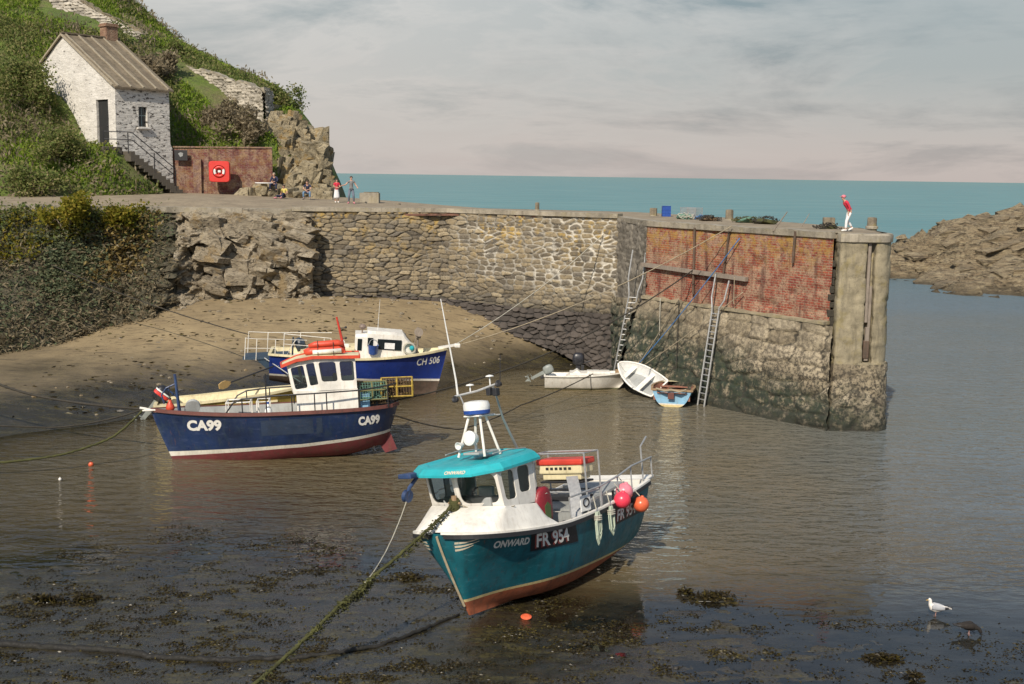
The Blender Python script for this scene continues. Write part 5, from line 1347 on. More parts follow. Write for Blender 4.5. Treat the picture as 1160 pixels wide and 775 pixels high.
for p, h in (((2.1, -.18, 5.47), .16), ((1.93, .34, 5.6), .22)):
    mb = MB(); mb.tube([p, (p[0], p[1], p[2]+h)], .018, 6); mb.lathe([(0, .05), (.09, .03), (.11, 0), (.0, -.01)], 14, Matrix.Translation((p[0], p[1], p[2]+h))); mb.build('satellite_antenna', M['plastic_white'], ms)
mb = MB(); mb.box((1.75, .05, 4.84), (.3, .28, .05), bev=.02); mb.build('junction_box', M['plastic_white'], ms)
mb = MB(); mb.tube([(2.12, -.58, 5.36), (2.15, -.58, 5.8), (2.48, -.60, 7.9)], [.03, .025, .012], 6); mb.build('whip_aerial', M['plastic_white'], ms)
mb = MB(); mb.tube([(1.8, .55, 5.55), (1.75, .6, 6.35)], .012, 5); mb.build('thin_aerial', M['black_metal'], ms)
# samson post with the mooring turns
mb = MB(); mb.tube([(3.33, 0, 2.35), (3.33, 0, 2.98)], .07, 8); mb.tube([(3.33, -.18, 2.8), (3.33, .18, 2.8)], .03, 6); mb.build('samson_post', M['wood'], fr)
# pot hauler davit on the starboard bow
mb = MB(); mb.box((3.32, -1.30, 3.50), (.62, .42, .12), bev=.03); mb.tube([(3.25, -1.2, 3.45), (3.45, -1.32, 3.2), (3.5, -1.34, 3.0)], .05, 7)
mb.lathe([(0, -.05), (.16, -.06), (.11, 0), (.16, .06), (0, .05)], 16, Matrix.Translation((3.5, -1.36, 3.0)) @ Matrix.Rotation(R(80), 4, 'X')); mb.build('pot_hauler', M['blue_steel'], fr)
# lettering on the hull
pn = hull_patch(FRH, 'number_panel', M['black_panel'], fr, 1, 1.86, -.04, 1.38, 1.93, .012, -.03, lean=.5)
hull_text(FRH, 'number_shadow', 'FR 954', M['faded_red'], pn, 1, 1.78, 1.45, .50, 0, .014, .93, .016, -.03, lean=.5)
hull_text(FRH, 'number_lettering', 'FR 954', M['letter_white'], pn, 1, 1.74, 1.475, .50, 0, .014, .93, .020, -.03, lean=.5)
p2 = hull_patch(FRH, 'number_panel', M['black_panel'], fr, 1, -1.98, -3.75, 1.42, 1.97, .012, .07, lean=.25)
hull_text(FRH, 'number_shadow', 'FR 954', M['faded_red'], p2, 1, -2.06, 1.50, .47, 0, .01, .90, .016, .07, lean=.25)
hull_text(FRH, 'number_lettering', 'FR 954', M['letter_white'], p2, 1, -2.10, 1.52, .47, 0, .01, .90, .020, .07, lean=.25)
hull_text(FRH, 'name_lettering', 'ONWARD', M['letter_white'], fr, 1, 3.18, 1.69, .25, .08, .010, .98, .014, -.07, lean=.4)
def wing(side):      # three feathered bars sweeping back from the stem
    mb = MB()
    for i, (ln, z) in enumerate(((.30, 2.00), (.24, 1.91), (.17, 1.82))):
        pts0 = []; pts1 = []
        for k in np.linspace(0, 1, 8):
            t0 = .998-.0; tt = .997-.05*k*ln/.62*2.2
            zz = z-.10+.13*k**1.2
            def q(zv): 
                u = (zv-FRH.zk(tt))/(FRH.zs(tt)-FRH.zk(tt)); return FRH.pt(tt, min(.985, u), side, .014)
            w = .055*(1-.75*k); pts0.append(q(zz-.0)); pts1.append(q(zz+w))
        mb.loft([[a, b] for a, b in zip(pts0, pts1)], closed=False, caps=False)
    return mb.build('wing_emblem', M['gold'], fr)
wing(1); wing(-1)
# rails round the quarter, table, gantry with the red-lidded box
mb = MB(); rl = [(.25, 1.38, 2.52), (-1.2, 1.42, 2.62), (-2.2, 1.42, 2.78), (-3.0, 1.40, 2.96), (-4.5, 1.22, 3.05)]
mb.tube(rl, .026, 6); 
for a in ((.30, 1.38, 1.98, 2.52), (-1.2, 1.40, 2.05, 2.62), (-2.2, 1.38, 2.15, 2.78), (-3.0, 1.36, 2.25, 2.96), (-4.5, 1.2, 2.45, 3.05)): mb.tube([(a[0], a[1], a[2]), (a[0], a[1], a[3])], .024, 6)
mb.tube([(-3.95, 1.2, 2.4), (-3.95, 1.2, 3.42), (-4.42, 1.15, 3.66)], .028, 6); mb.tube([(-4.5, 1.2, 2.47), (-4.08, 1.28, 2.42)], .024, 6)
mb.build('stern_rail', M['galv'], fr)
mb = MB(); mb.prism([(-4.05, 1.25, 2.36), (-4.6, 1.2, 2.46), (-4.6, -1.1, 2.46), (-4.05, -1.2, 2.36)], (0, 0, .06)); mb.build('stern_platform', M['white_paint'], fr)
mb = MB(); mb.prism([(-.6, .95, 2.02), (-3.3, .95, 2.42), (-3.3, -.55, 2.42), (-.6, -.55, 2.02)], (0, 0, .07)); mb.prism([(-.55, .9, 2.0), (-.62, .9, 1.15), (-.62, -.5, 1.15), (-.55, -.5, 2.0)], (-.05, 0, 0))
mb.box((-3.2, .6, 1.8), (.06, .06, 1.3)); mb.box((-3.2, -.45, 1.8), (.06, .06, 1.3)); mb.build('sorting_table', M['grey_paint'], fr)
mb = MB(); mb.strip([(-.30, 1.2, 1.9), (-.75, .9, 2.50), (-1.1, .6, 2.9)], .32, .03); mb.build('chute', M['galv'], fr)
mb = MB()
gx0, gx1, gy0, gy1, gz = -1.25, -1.98, -.72, .95, 3.52
for x in (gx0, gx1):
    for y in (gy0, gy1): mb.tube([(x, y, 1.15), (x, y, gz)], .028, 6)
for z in (gz, 2.45):
    mb.tube([(gx0, gy0, z), (gx1, gy0, z), (gx1, gy1, z), (gx0, gy1, z), (gx0, gy0, z)], .025, 6)
mb.build('gantry', M['galv'], fr)
mb = MB(); mb.box((-3.5, -.9, 2.55), (.35, .5, .6), bev=.05); mb.tube([(-3.6, -.9, 2.5), (-3.6, -.9, 3.1)], .1, 10); mb.build('net_drum', M['grey_paint'], fr)
mb = MB(); mb.box((-1.6, .1, 2.72), (.6, 1.4, .06), bev=.02); mb.box((-1.6, .1, 2.30), (.55, 1.3, .05), bev=.01); mb.box((-1.3, .1, 2.25), (.04, 1.3, .14), bev=.01); mb.box((-1.32, .1, 2.5), (.03, 1.2, .05), bev=.01); mb.build('tray_rack', M['black_metal'], fr)
# skeg, rudder and propeller
mb = MB(); mb.prism([(-.6, -.05, .12), (-2.9, -.05, .28), (-2.9, -.05, .02), (-1.2, -.05, -.02)], (0, .10, 0)); mb.build('skeg', M['rust_red'], fr)
mb = MB(); mb.prism([(-3.25, -.025, .42), (-3.75, -.025, .5), (-3.8, -.025, -.12), (-3.2, -.025, -.12)], (0, .05, 0)); mb.build('rudder', M['weedy_brown'], fr)
mb = MB(); mb.tube([(-2.8, 0, .16), (-3.12, 0, .16)], .05, 8)
for k in range(3):
    a = k*2*PI/3+.4; mb.prism([(-3.05, .05*math.cos(a), .16+.05*math.sin(a)), (-3.0, .2*math.cos(a-.35), .16+.2*math.sin(a-.35)), (-3.08, .27*math.cos(a), .16+.27*math.sin(a)), (-3.14, .2*math.cos(a+.35), .16+.2*math.sin(a+.35))], (-.02, 0, 0))
mb.build('propeller', M['galv'], fr)
# things carried by the boat
def carried(name, label, cat, boat, p, group=None): return root(name, label, cat, boat.matrix_world @ Matrix.Translation(Vector(p)), group)
rb = carried('storage_box', 'cream storage box with a red lid on the metal gantry of the teal boat', 'box', fr, (-1.6, .10, 3.08))
mb = MB(); mb.box((0, 0, 0), (.62, 1.42, .26), bev=.04); mb.box((0, 0, -.2), (.5, 1.26, .2), bev=.03); mb.build('tub', M['cream_paint'], rb)
mb = MB(); mb.box((0, 0, .20), (.72, 1.52, .17), bev=.05); mb.build('lid', M['red_paint'], rb)
mb = MB()
for k in range(6): mb.box((.315, -.42+k*.15, .02), (.02, .09, .07), bev=.004)
mb.build('vent_slot', M['black_rubber'], rb)
dr_ = carried('buoy_bag', 'dark red round topped canvas bag leaning on the teal boat cabin side', 'bag', fr, (1.15, 1.12, 2.05))
mb = MB(); rings = []
for z, s_ in ((0, .9), (.1, 1), (.35, 1.02), (.55, .95), (.72, .75), (.82, .45), (.85, .1)):
    rings.append([(.38*s_*math.cos(a), .15*math.sin(a), z+.02*math.sin(3*a)) for a in np.linspace(0, 2*PI, 17)[:-1]])
mb.loft(rings); mb.build('bag_body', M['dark_red'], dr_, smooth=True)
mb = MB(); mb.prism([(-.12, .142, .05), (.12, .142, .05), (.13, .142, .38), (0, .142, .48), (-.13, .142, .38)], (0, .012, 0)); mb.build('patch', simple('moss_patch', (.06, .10, .03), .8), dr_)
mb = MB(); mb.tube([(-.2, .1, .62), (0, .15, .70), (.2, .1, .66)], .012, 5); mb.build('cord', M['rope_pale'], dr_)
for (lab, mat, p, r) in (('pink round buoy, topmost of the buoys on the teal boat quarter', 'buoy_pink', (-2.45, 1.42, 2.30), .245), ('bright red round buoy, foremost of the buoys on the teal boat quarter', 'buoy_red', (-2.0, 1.60, 2.13), .235), ('orange round buoy, aftmost of the buoys on the teal boat quarter', 'buoy_orange', (-3.05, 1.58, 1.86), .225)):
    b = carried('round_buoy', lab, 'buoy', fr, p, 'buoys on the teal boat')
    mb = MB(); prof = [(max(1e-4, r*math.sin(PI*i/14)), -r*math.cos(PI*i/14)) for i in range(14)] + [(r*.22, r*1.0), (r*.16, r*1.12), (0, r*1.14)]
    mb.lathe(prof, 22, Matrix.Rotation(R(rnd.uniform(-30, 30)), 4, 'X') @ Matrix.Rotation(R(rnd.uniform(-20, 20)), 4, 'Y')); mb.build('ball', M[mat], b, smooth=True)
    mb = MB(); mb.tube([(0, -.02, r*1.05), (.0, -.12, r*1.5), (.03, -.2, r*2.0)], .015, 5); mb.build('lanyard', M['rope_pale'], b)
def rope_hank(label, p, ln, n, seed):
    h = carried('rope_hank', label, 'rope', fr, p, 'rope hanks on the teal boat'); g = random.Random(seed); mb = MB()
    for i in range(n):
        w = g.uniform(.05, .14); l = ln*g.uniform(.7, 1.05); o = g.uniform(-.05, .05); y = .02+g.uniform(0, .07)
        mb.tube([(o-w*.3, y, .05), (o-w, y, -l*.35), (o-w*.9, y, -l*.8), (o, y, -l), (o+w*.9, y, -l*.8), (o+w, y, -l*.35), (o+w*.3, y, .05)], .018, 5)
    mb.build('coil', M['rope_green'], h)
    mb = MB()
    for k in range(3): mb.tube([(.11*math.cos(a), .05+.09*math.sin(a), -.06-.05*k) for a in np.linspace(0, 2*PI, 12)], .02, 5)
    mb.tube([(0, .02, .1), (0, -.05, .45)], .016, 5); mb.build('lashing', M['rope_pale'], h)
rope_hank('pale green coiled rope hank over the teal hull, nearer the bow', (-.72, 1.52, 1.95), .80, 8, 1)
rope_hank('pale green coiled rope hank over the teal hull, nearer the round buoys', (-1.40, 1.53, 2.0), .72, 8, 2)
pp = carried('lashed_board', 'white flat panel with a dark loop lashed inside the teal boat rail', 'panel', fr, (-.55, 1.32, 2.25))
mb = MB(); mb.box((0, 0, 0), (.5, .03, .42), bev=.02); mb.build('board', M['plastic_white'], pp)
mb = MB(); mb.tube([(.14*math.cos(a), .03, .02+.11*math.sin(a)) for a in np.linspace(0, 2*PI, 16)], .02, 5); mb.build('loop', M['black_rubber'], pp)

# ================= dark blue boat with the white wheelhouse
CAM_ = boat_matrix([3.3067, .065, .0371, -9.058, 43.79, -.0988])
ca = root('fishing_boat', 'navy blue fishing boat with white band and red-roofed white wheelhouse', 'fishing boat', CAM_)
def _cab(t):
    if t < .35: return max(.08, 1.45*(1-((.35-t)/.35)**2.6)**.55*.97+.03)
    s = max(0, (t-.35)/.65); return max(.05, 1.45*(1-s**2.3)**.85)
CAH = Hull(9.44, _cab, lambda t: 1.99+.24*max(0, (t-.5)/.5)**1.7-.03*max(0, (.5-t)/.5), lambda t: .38*max(0, (.25-t)/.25)**1.2 - .03 - .34*sstep(.35, .85, t),
           lambda t: .95*sstep(.6, 1, t)-.55*sstep(.22, 0, t), lambda t: .42+.5*sstep(.55, 1, t), lambda t: .50+.06*(1-t)+.26*max(0, .4-t)/.4-.14*sstep(.4, 1, t), lambda t: .66+.02*(1-t)+.26*max(0, .4-t)/.4-.12*sstep(.4, 1, t), .1)
CAH.build('hull', [M['navy_paint'], M['white_band'], M['antifoul']], ca, nt=56)
mb = MB(); CAH.rim(mb, .10, .13, -.03, .0, n=56, transom=True); mb.build('rubbing_strake', M['wood_red'], ca)
CAH.inner('bulwark', M['grey_paint'], ca, .5, .08); CAH.deck('deck', M['grey_paint'], ca, .45, .08)
hull_text(CAH, 'number_lettering', 'CA99', M['letter_white'], ca, 1, 3.34, 1.40, .54, 0, .028, 1.02, .015, .0)
hull_text(CAH, 'number_lettering', 'CA99', M['letter_white'], ca, 1, -3.12, 1.30, .46, 0, .024, .76, .015, .02)
hull_patch(CAH, 'repaint_patch', weathered('repaint_navy', (.022, .038, .075), (.03, .045, .06), .55, .6, 1.8, var=.3), ca, 1, .55, -1.75, 1.10, 1.72, .006)
mb = MB(); z0 = 1.5
lo_ = [(-.82, .88), (-3.15, .92), (-3.15, -.92), (-.82, -.88)]
mb.loft([[Vector((x, y, z0)) for x, y in lo_], [Vector((x, y, 2.72)) for x, y in lo_]]); low = mb.build('wheelhouse_base', M['white_paint'], ca)
mb = MB()
P0 = [Vector((-3.13, .93, 2.70)), Vector((-1.75, .93, 2.70)), Vector((-.72, .72, 2.56)), Vector((-.62, -.72, 2.52)), Vector((-1.75, -.93, 2.70)), Vector((-3.13, -.93, 2.70))]
P1 = [Vector((-3.10, .90, 3.92)), Vector((-1.55, .92, 3.95)), Vector((-.50, .70, 3.72)), Vector((-.42, -.70, 3.68)), Vector((-1.55, -.92, 3.95)), Vector((-3.10, -.90, 3.92))]
gl = []
def wp(i, j, holes, th):
    n = len(holes); cuts = [0]+[(holes[k][2]+holes[k+1][0])/2 for k in range(n-1)]+[1]
    for k, (u0, v0, u1, v1) in enumerate(holes):
        a, b = cuts[k], cuts[k+1]
        gl.append(mb.panel([P0[i].lerp(P0[j], a), P0[i].lerp(P0[j], b), P1[i].lerp(P1[j], b), P1[i].lerp(P1[j], a)], ((u0-a)/(b-a), v0, (u1-a)/(b-a), v1), th, .16))
wp(1, 0, [(.08, .27, .50, .88), (.60, .27, .95, .88)], (0, -.05, 0)); wp(2, 1, [(.10, .16, .56, .88), (.66, .2, .96, .88)], (-.02, -.05, 0)); wp(3, 2, [(.06, .18, .46, .86), (.54, .18, .94, .86)], (-.05, 0, 0)); wp(4, 3, [(.10, .16, .56, .88), (.66, .2, .96, .88)], (0, .05, 0)); wp(5, 4, [(.08, .27, .42, .88), (.52, .27, .92, .88)], (0, .05, 0))
mb.add([P0[2], P0[3], P0[4], P0[1]], [(0, 1, 2, 3)])
wh2 = mb.build('wheelhouse', M['white_paint'], ca, auto=40)
for g in gl: m2 = MB(); m2.add(g, [tuple(range(len(g)))]); m2.build('window', M['glass'], wh2)
mb = MB(); mb.box((-1.5, 0, 2.95), (.5, 1.2, .35), bev=.05); mb.box((-2.4, .1, 3.0), (.35, .4, .5), bev=.05); mb.build('console', M['grey_paint'], ca)
mb = MB(); rp = [Vector((-3.28, 0, 3.97)), Vector((-1.5, 0, 4.03)), Vector((-.85, 0, 3.93)), Vector((-.30, 0, 3.72))]; rr, _ = resample(rp, 16)
mb.loft([[Vector((p[0], s_*w, p[2]+dz-.03*abs(s_)**2)) for s_, dz in ((-1, 0), (-.5, .03), (0, .04), (.5, .03), (1, 0), (1, -.05), (0, -.01), (-1, -.03))] for p, w in [(p, 1.02 if p[0] < -1.3 else 1.02-.25*(p[0]+1.3)) for p in rr]])
rf2 = mb.build('cabin_roof', M['cream_paint'], ca, auto=50)
mb = MB()
for s_ in (1, -1): mb.strip([Vector((p[0], s_*(1.03 if p[0] < -1.3 else 1.03-.25*(p[0]+1.3)), p[2]-.03)) for p in rr], .05, .12)
w_ = 1.03-.25*1.0; mb.strip([Vector((rr[-1][0], -w_, rr[-1][2]-.03)), Vector((rr[-1][0]+.05, 0, rr[-1][2])), Vector((rr[-1][0], w_, rr[-1][2]-.03))], .05, .12); mb.strip([Vector((rr[0][0], -1.03, rr[0][2]-.03)), Vector((rr[0][0], 1.03, rr[0][2]-.03))], .05, .12)
mb.build('roof_rim', M['orange_red'], rf2)
mb = MB()
for y, z, mt_, x0, x1 in ((.35, 4.17, 0, -1.2, -2.7), (-.25, 4.17, 0, -1.15, -2.75), (.08, 4.40, 0, -1.35, -2.7)):
    mb.tube([(x0, y, z-.05), (x0-.25, y, z), (x1+.2, y, z+.03), (x1, y, z-.02)], [.08, .14, .14, .09], 10)
mb.cur = 1; mb.tube([(-1.5, .52, 4.14), (-2.6, .50, 4.17)], .09, 8); mb.cur = 0
lr = carried('inflatable_raft', 'rolled orange and white inflatable raft lashed on the red cabin roof', 'raft', ca, (0, 0, 0)); mb.build('raft_roll', [M['orange_red'], M['white_paint']], lr, smooth=True)
mb = MB()
for x in (-1.7, -2.3): mb.tube([(x, .72, 4.02), (x, .5, 4.26), (x, .1, 4.56), (x, -.3, 4.34), (x, -.6, 4.02)], .015, 5)
mb.build('lashing', M['rope_dark'], lr)
mb = MB(); mb.tube([(-2.75, -.1, 3.9), (-2.62, -.1, 4.7), (-2.48, -.05, 5.45)], [.06, .05, .035], 8); mb.build('mast', M['red_paint'], ca)
mb = MB(); mb.tube([(-2.55, -.1, 5.0), (-2.8, -.1, 5.0)], .02, 5); mb.ball((-2.82, -.1, 5.02), .05); mb.ball((-2.8, -.1, 4.6), .05); mb.tube([(-2.62, -.1, 4.6), (-2.8, -.1, 4.6)], .02, 5); mb.build('mast_lamp', M['black_metal'], ca)
mb = MB(); pl_ = [(1.80, 1.20, 2.08), (1.55, 1.24, 2.42), (1.2, 1.30, 2.58), (.3, 1.36, 2.64), (-1.5, 1.40, 2.66), (-3.2, 1.30, 2.68), (-4.3, .85, 2.75), (-4.75, .3, 2.78)]
mb.tube(pl_, .032, 6); mb.tube([(x, -y, z) for x, y, z in pl_], .032, 6)
for x, y, z in ((.3, 1.36, 2.64), (-.65, 1.38, 2.65), (-1.5, 1.40, 2.66), (-1.95, 1.38, 2.66), (-3.2, 1.30, 2.68), (-4.3, .85, 2.75), (1.2, 1.3, 2.58)):
    for s_ in (1, -1): mb.tube([(x, s_*y, z), (x, s_*y*.99, 1.9)], .026, 6)
mb.tube([(.3, 1.36, 2.64), (.28, 1.36, 3.5)], .03, 6); mb.build('guard_rail', M['black_metal'], ca)
mb = MB(); mb.prism([(-3.8, -.04, .75), (-4.35, -.04, .85), (-4.62, -.04, .10), (-4.15, -.04, -.02), (-3.95, -.04, .3)], (0, .08, 0)); mb.build('rudder', M['antifoul'], ca)
mb = MB(); mb.tube([(-3.3, 0, .3), (-3.75, 0, .26)], .06, 8)
for k in range(3):
    a = k*2*PI/3+.2; mb.prism([(-3.68, .05*math.cos(a), .26+.05*math.sin(a)), (-3.62, .2*math.cos(a-.4), .26+.2*math.sin(a-.4)), (-3.7, .28*math.cos(a), .26+.28*math.sin(a)), (-3.76, .2*math.cos(a+.4), .26+.2*math.sin(a+.4))], (-.02, 0, 0))
mb.build('propeller', M['galv'], ca)
mb = MB(); mb.tube([(3.62, .0, 1.8), (3.70, 0, 2.7), (3.76, 0, 3.52)], .055, 7); mb.tube([(3.62, .3, 1.8), (3.72, .1, 2.9), (3.74, .02, 3.3)], .045, 7); mb.tube([(3.74, 0, 3.15), (4.1, .05, 3.0), (4.28, .05, 2.75), (4.2, .05, 2.4)], .035, 6); mb.tube([(4.1, 0, 3.0), (3.7, .0, 2.6)], .03, 6); mb.build('bow_derrick', M['blue_steel'], ca)
mb = MB(); mb.lathe([(0, -.09), (.28, -.10), (.20, 0), (.28, .10), (0, .09)], 18, Matrix.Translation((3.1, .45, 2.28)) @ Matrix.Rotation(R(75), 4, 'X')); mb.tube([(3.1, .4, 1.6), (3.1, .4, 2.2)], .07, 8); mb.build('pot_hauler', M['grey_paint'], ca)
mb = MB()
for x0, x1, z in ((1.85, .95, 2.36), (.7, .25, 2.34)):
    mb.tube([(x0, .6, 1.7), (x0, .6, z), (x1, .6, z), (x1, .6, 1.7)], .035, 6); mb.tube([(x0, -.4, 1.7), (x0, -.4, z), (x1, -.4, z), (x1, -.4, 1.7)], .035, 6); mb.tube([(x0, .6, z), (x0, -.4, z)], .035, 6); mb.tube([(x1, .6, z), (x1, -.4, z)], .035, 6)
mb.build('deck_frame', M['white_paint'], ca)
mb = MB(); mb.tube([(4.45, .1, 2.1), (4.9, .12, 2.26), (5.1, .12, 2.3)], .05, 7); mb.box((4.75, .12, 2.2), (.5, .2, .06), bev=.02); mb.build('bow_roller', M['white_paint'], ca)
bo = carried('bottle', 'white plastic bottle standing on the navy boat deck by the wheelhouse', 'bottle', ca, (.27, .75, 1.56))
mb = MB(); mb.lathe([(0, 0), (.13, 0), (.14, .05), (.14, .45), (.10, .58), (.04, .64), (.04, .72), (0, .72)], 14); mb.build('container', M['plastic_white'], bo, smooth=True)
mb = MB(); mb.lathe([(0, .72), (.05, .72), (.05, .79), (0, .79)], 10); mb.build('cap', M['blue_plastic'], bo)
fl = carried('float', 'small orange float hanging at the navy boat bow derrick', 'float', ca, (3.95, .3, 2.28))
mb = MB(); mb.lathe([(0, -.16), (.11, -.14), (.17, -.04), (.15, .08), (.07, .2), (.05, .3), (0, .3)], 14); mb.build('ball', M['orange_red'], fl, smooth=True)
mb = MB(); mb.ball((0, 0, .33), .06, 10); mb.tube([(0, 0, .35), (0, -.1, .8)], .015, 5); mb.build('knot', M['black_rubber'], fl)
bb = carried('fish_box', 'light blue plastic fish box standing behind the white wheelhouse', 'box', ca, (-3.42, .3, 1.56))
mb = MB()
for c, d in (((0, 0, .02), (.36, .6, .04)), ((.17, 0, .42), (.03, .6, .84)), ((-.17, 0, .42), (.03, .6, .84)), ((0, .29, .42), (.36, .03, .84)), ((0, -.29, .42), (.36, .03, .84))): mb.box(c, d)
mb.build('tub', M['light_blue'], bb); mb = MB(); mb.box((0, 0, .86), (.42, .66, .05), bev=.02); mb.build('rim', M['light_blue'], bb)
def lobster_pot(label, p, yaw, net, frame_mat, s_=1.0):
    h = carried('lobster_pot', label, 'lobster pot', ca, p, 'lobster pots on the navy boat'); h.matrix_world = h.matrix_world @ Matrix.Rotation(yaw, 4, 'Z') @ Matrix.Scale(s_, 4)
    mb = MB(); L_, Wd, Ht = .86, .56, .50
    hoops = []
    for x in (-L_/2, 0, L_/2):
        pts = [(x, -Wd/2, 0), (x, -Wd/2, Ht*.55)] + [(x, -Wd/2*math.cos(a), Ht*.55+Ht*.45*math.sin(a)) for a in np.linspace(0, PI, 9)] + [(x, Wd/2, 0), (x, -Wd/2, 0)]
        mb.tube(pts, .026, 6); hoops.append(pts)
    for y, z in ((-Wd/2, 0), (Wd/2, 0), (-Wd/2, Ht*.55), (Wd/2, Ht*.55), (0, Ht)): mb.tube([(-L_/2, y, z), (L_/2, y, z)], .022, 6)
    mb.build('frame', frame_mat, h)
    mb = MB(); prof = [(-Wd/2, .02), (-Wd/2, Ht*.55)] + [(-Wd/2*math.cos(a), Ht*.55+Ht*.45*math.sin(a)) for a in np.linspace(.2, PI-.2, 7)] + [(Wd/2, Ht*.55), (Wd/2, .02)]
    for y, z in prof: mb.tube([(-L_/2, y, z), (L_/2, y, z)], .008, 4)
    for x in np.linspace(-L_/2, L_/2, 12): mb.tube([(x, y, z) for y, z in prof], .008, 4)
    for x in (-L_/2, L_/2):
        for y in np.linspace(-Wd/2, Wd/2, 7): mb.tube([(x, y, 0), (x, y, Ht*.55+Ht*.45*math.sqrt(max(0, 1-(2*y/Wd)**2)))], .008, 4)
        for z in np.linspace(.06, Ht*.9, 6):
            w = Wd/2 if z < Ht*.55 else Wd/2*math.sqrt(max(0, 1-((z-Ht*.55)/(Ht*.45))**2)); mb.tube([(x, -w, z), (x, w, z)], .008, 4)
    mb.build('netting', net, h)
    mb = MB(); g = random.Random(int(p[0]*100))
    mb.lathe([(.16, 0), (.13, .12), (.06, .22)], 10, Matrix.Translation((0, -.18, .2)) @ Matrix.Rotation(R(-80), 4, 'X')); mb.box((.1, 0, .05), (.5, .4, .05), bev=.02)
    for i in range(8): mb.tube([(g.uniform(-.35, .35), g.uniform(-.2, .2), .05), (g.uniform(-.35, .35), g.uniform(-.2, .2), .25), (g.uniform(-.35, .35), g.uniform(-.2, .2), .4)], .02, 5)
    mb.build('bait_funnel', net, h)
lobster_pot('green netted lobster pot at the navy boat stern, next to the wheelhouse', (-3.70, .35, 2.22), .05, M['net_green'], M['pot_dull'], 1.32)
lobster_pot('brown netted lobster pot with yellow frame at the very stern of the navy boat', (-4.72, .05, 2.26), -.1, M['net_brown'], M['pot_yellow'], 1.40)
lobster_pot('dark lobster pot underneath at the navy boat stern', (-3.85, .1, 1.62), .1, M['net_brown'], M['black_metal'], 1.25)

# ================= royal blue boat on the sand
CHM = boat_matrix([.14, -.0116, .0621, -7.7183, 56.6917, .1518])
ch_ = root('fishing_boat', 'royal blue fishing boat with cream cabin and railed stern platform on the sand', 'fishing boat', CHM)
CHH = Hull(8.7, lambda t: 1.45*(1-max(0, (t-.42)/.58)**2.4)**.9+.03 if t > .42 else 1.45-.2*((.42-t)/.42)**2, lambda t: 1.80+.62*max(0, (t-.35)/.65)**1.8+.05*max(0, .35-t),
           lambda t: .0+.35*max(0, (.3-t)/.3), lambda t: .45*sstep(.6, 1, t), lambda t: .36+.6*sstep(.5, 1, t), lambda t: .72+.02*t, lambda t: .82+.03*t, .15)
CHH.build('hull', [M['blue_paint'], M['white_band'], M['weedy_brown']], ch_)
mb = MB(); CHH.rim(mb, .14, .10, .0, .0); mb.build('gunwale', M['cream_paint'], ch_)
CHH.inner('bulwark', M['cream_paint'], ch_, .4, .08); CHH.deck('deck', M['white_paint'], ch_, .22, .08, camber=.05)
hull_text(CHH, 'number_lettering', 'CH 506', M['letter_white'], ch_, -1, 2.80, 1.56, .50, .12, .010, .74, .015, .12)
mb = MB()
def sec(x, w, z): return [Vector((x, -w, 1.55 if x < 1 else 1.85)), Vector((x, -w, z-.14)), Vector((x, -w+.12, z)), Vector((x, w-.12, z)), Vector((x, w, z-.14)), Vector((x, w, 1.55 if x < 1 else 1.85))]
mb.loft([sec(-.28, .88, 2.98), sec(.30, .88, 3.02)]); mb.loft([sec(.302, .90, 3.20), sec(2.05, .84, 3.16), sec(2.12, .83, 3.08), sec(2.75, .66, 2.42)])
dh = mb.build('deckhouse', M['white_paint'], ch_, auto=40)
def pane(x0, x1, z0, z1, y=-.89, th=.03):
    m2 = MB(); bmz = bmesh.new(); m2.box(((x0+x1)/2, y, (z0+z1)/2), (x1-x0, th, z1-z0), bev=.012); return m2.build('window', M['dark_glass'], dh)
pane(.82, 2.0, 2.30, 2.82, -.885); pane(-.16, .06, 2.2, 2.78); pane(.33, .60, 2.44, 2.86, -.91)
for y0, y1 in ((-.6, -.05), (.05, .6)):
    m2 = MB(); m2.prism([(2.22, y0, 2.98), (2.22, y1, 2.98), (2.60, y1, 2.57), (2.60, y0, 2.57)], (.012, 0, .012)); m2.build('window', M['dark_glass'], dh)
mb = MB(); mb.box((1.42, -.905, 2.5), (.5, .02, .3), bev=.008); mb.build('curtain', M['plastic_white'], dh)
mb = MB(); mb.loft([[Vector((x, -w, 1.6)), Vector((x, -w, z)), Vector((x, -w+.15, z+.06)), Vector((x, w-.15, z+.06)), Vector((x, w, z)), Vector((x, w, 1.6))] for x, w, z in ((-2.9, .95, 2.0), (-1.2, 1.0, 2.2), (-.282, 1.0, 2.26))]); mb.build('engine_casing', M['cream_paint'], ch_, auto=40)
mb = MB(); mb.box((-1.0, -.6, 2.35), (.9, .3, .2), bev=.05); mb.ball((-.9, -.5, 2.5), .14, 10); mb.build('deck_locker', M['white_paint'], ch_)
mb = MB(); mb.tube([(.82, 0, 3.1), (.82, 0, 3.5), (.84, 0, 4.7)], [.02, .012, .008], 5); mb.build('aerial', M['plastic_white'], ch_)
mb = MB(); mb.tube([(.05, -.3, 2.95), (.05, -.3, 3.2)], .04, 6); mb.ball((.05, -.3, 3.32), .15, 12, sc=(1.2, 1, .9)); mb.build('searchlight', simple('lamp_brown', (.2, .15, .12), .5), ch_)
mb = MB(); mb.tube([(2.83, -.1, 1.9), (2.84, -.1, 2.9), (2.8, -.1, 3.42)], .05, 7); mb.tube([(2.55, -.3, 1.95), (2.8, -.1, 3.2)], .03, 6)
mb.lathe([(0, -.06), (.22, -.08), (.15, 0), (.22, .08), (0, .06)], 16, Matrix.Translation((2.85, -.3, 3.2)) @ Matrix.Rotation(R(85), 4, 'X')); mb.box((2.85, -.15, 3.02), (.26, .2, .3), bev=.04); mb.build('pot_hauler', M['grey_wood'], ch_)
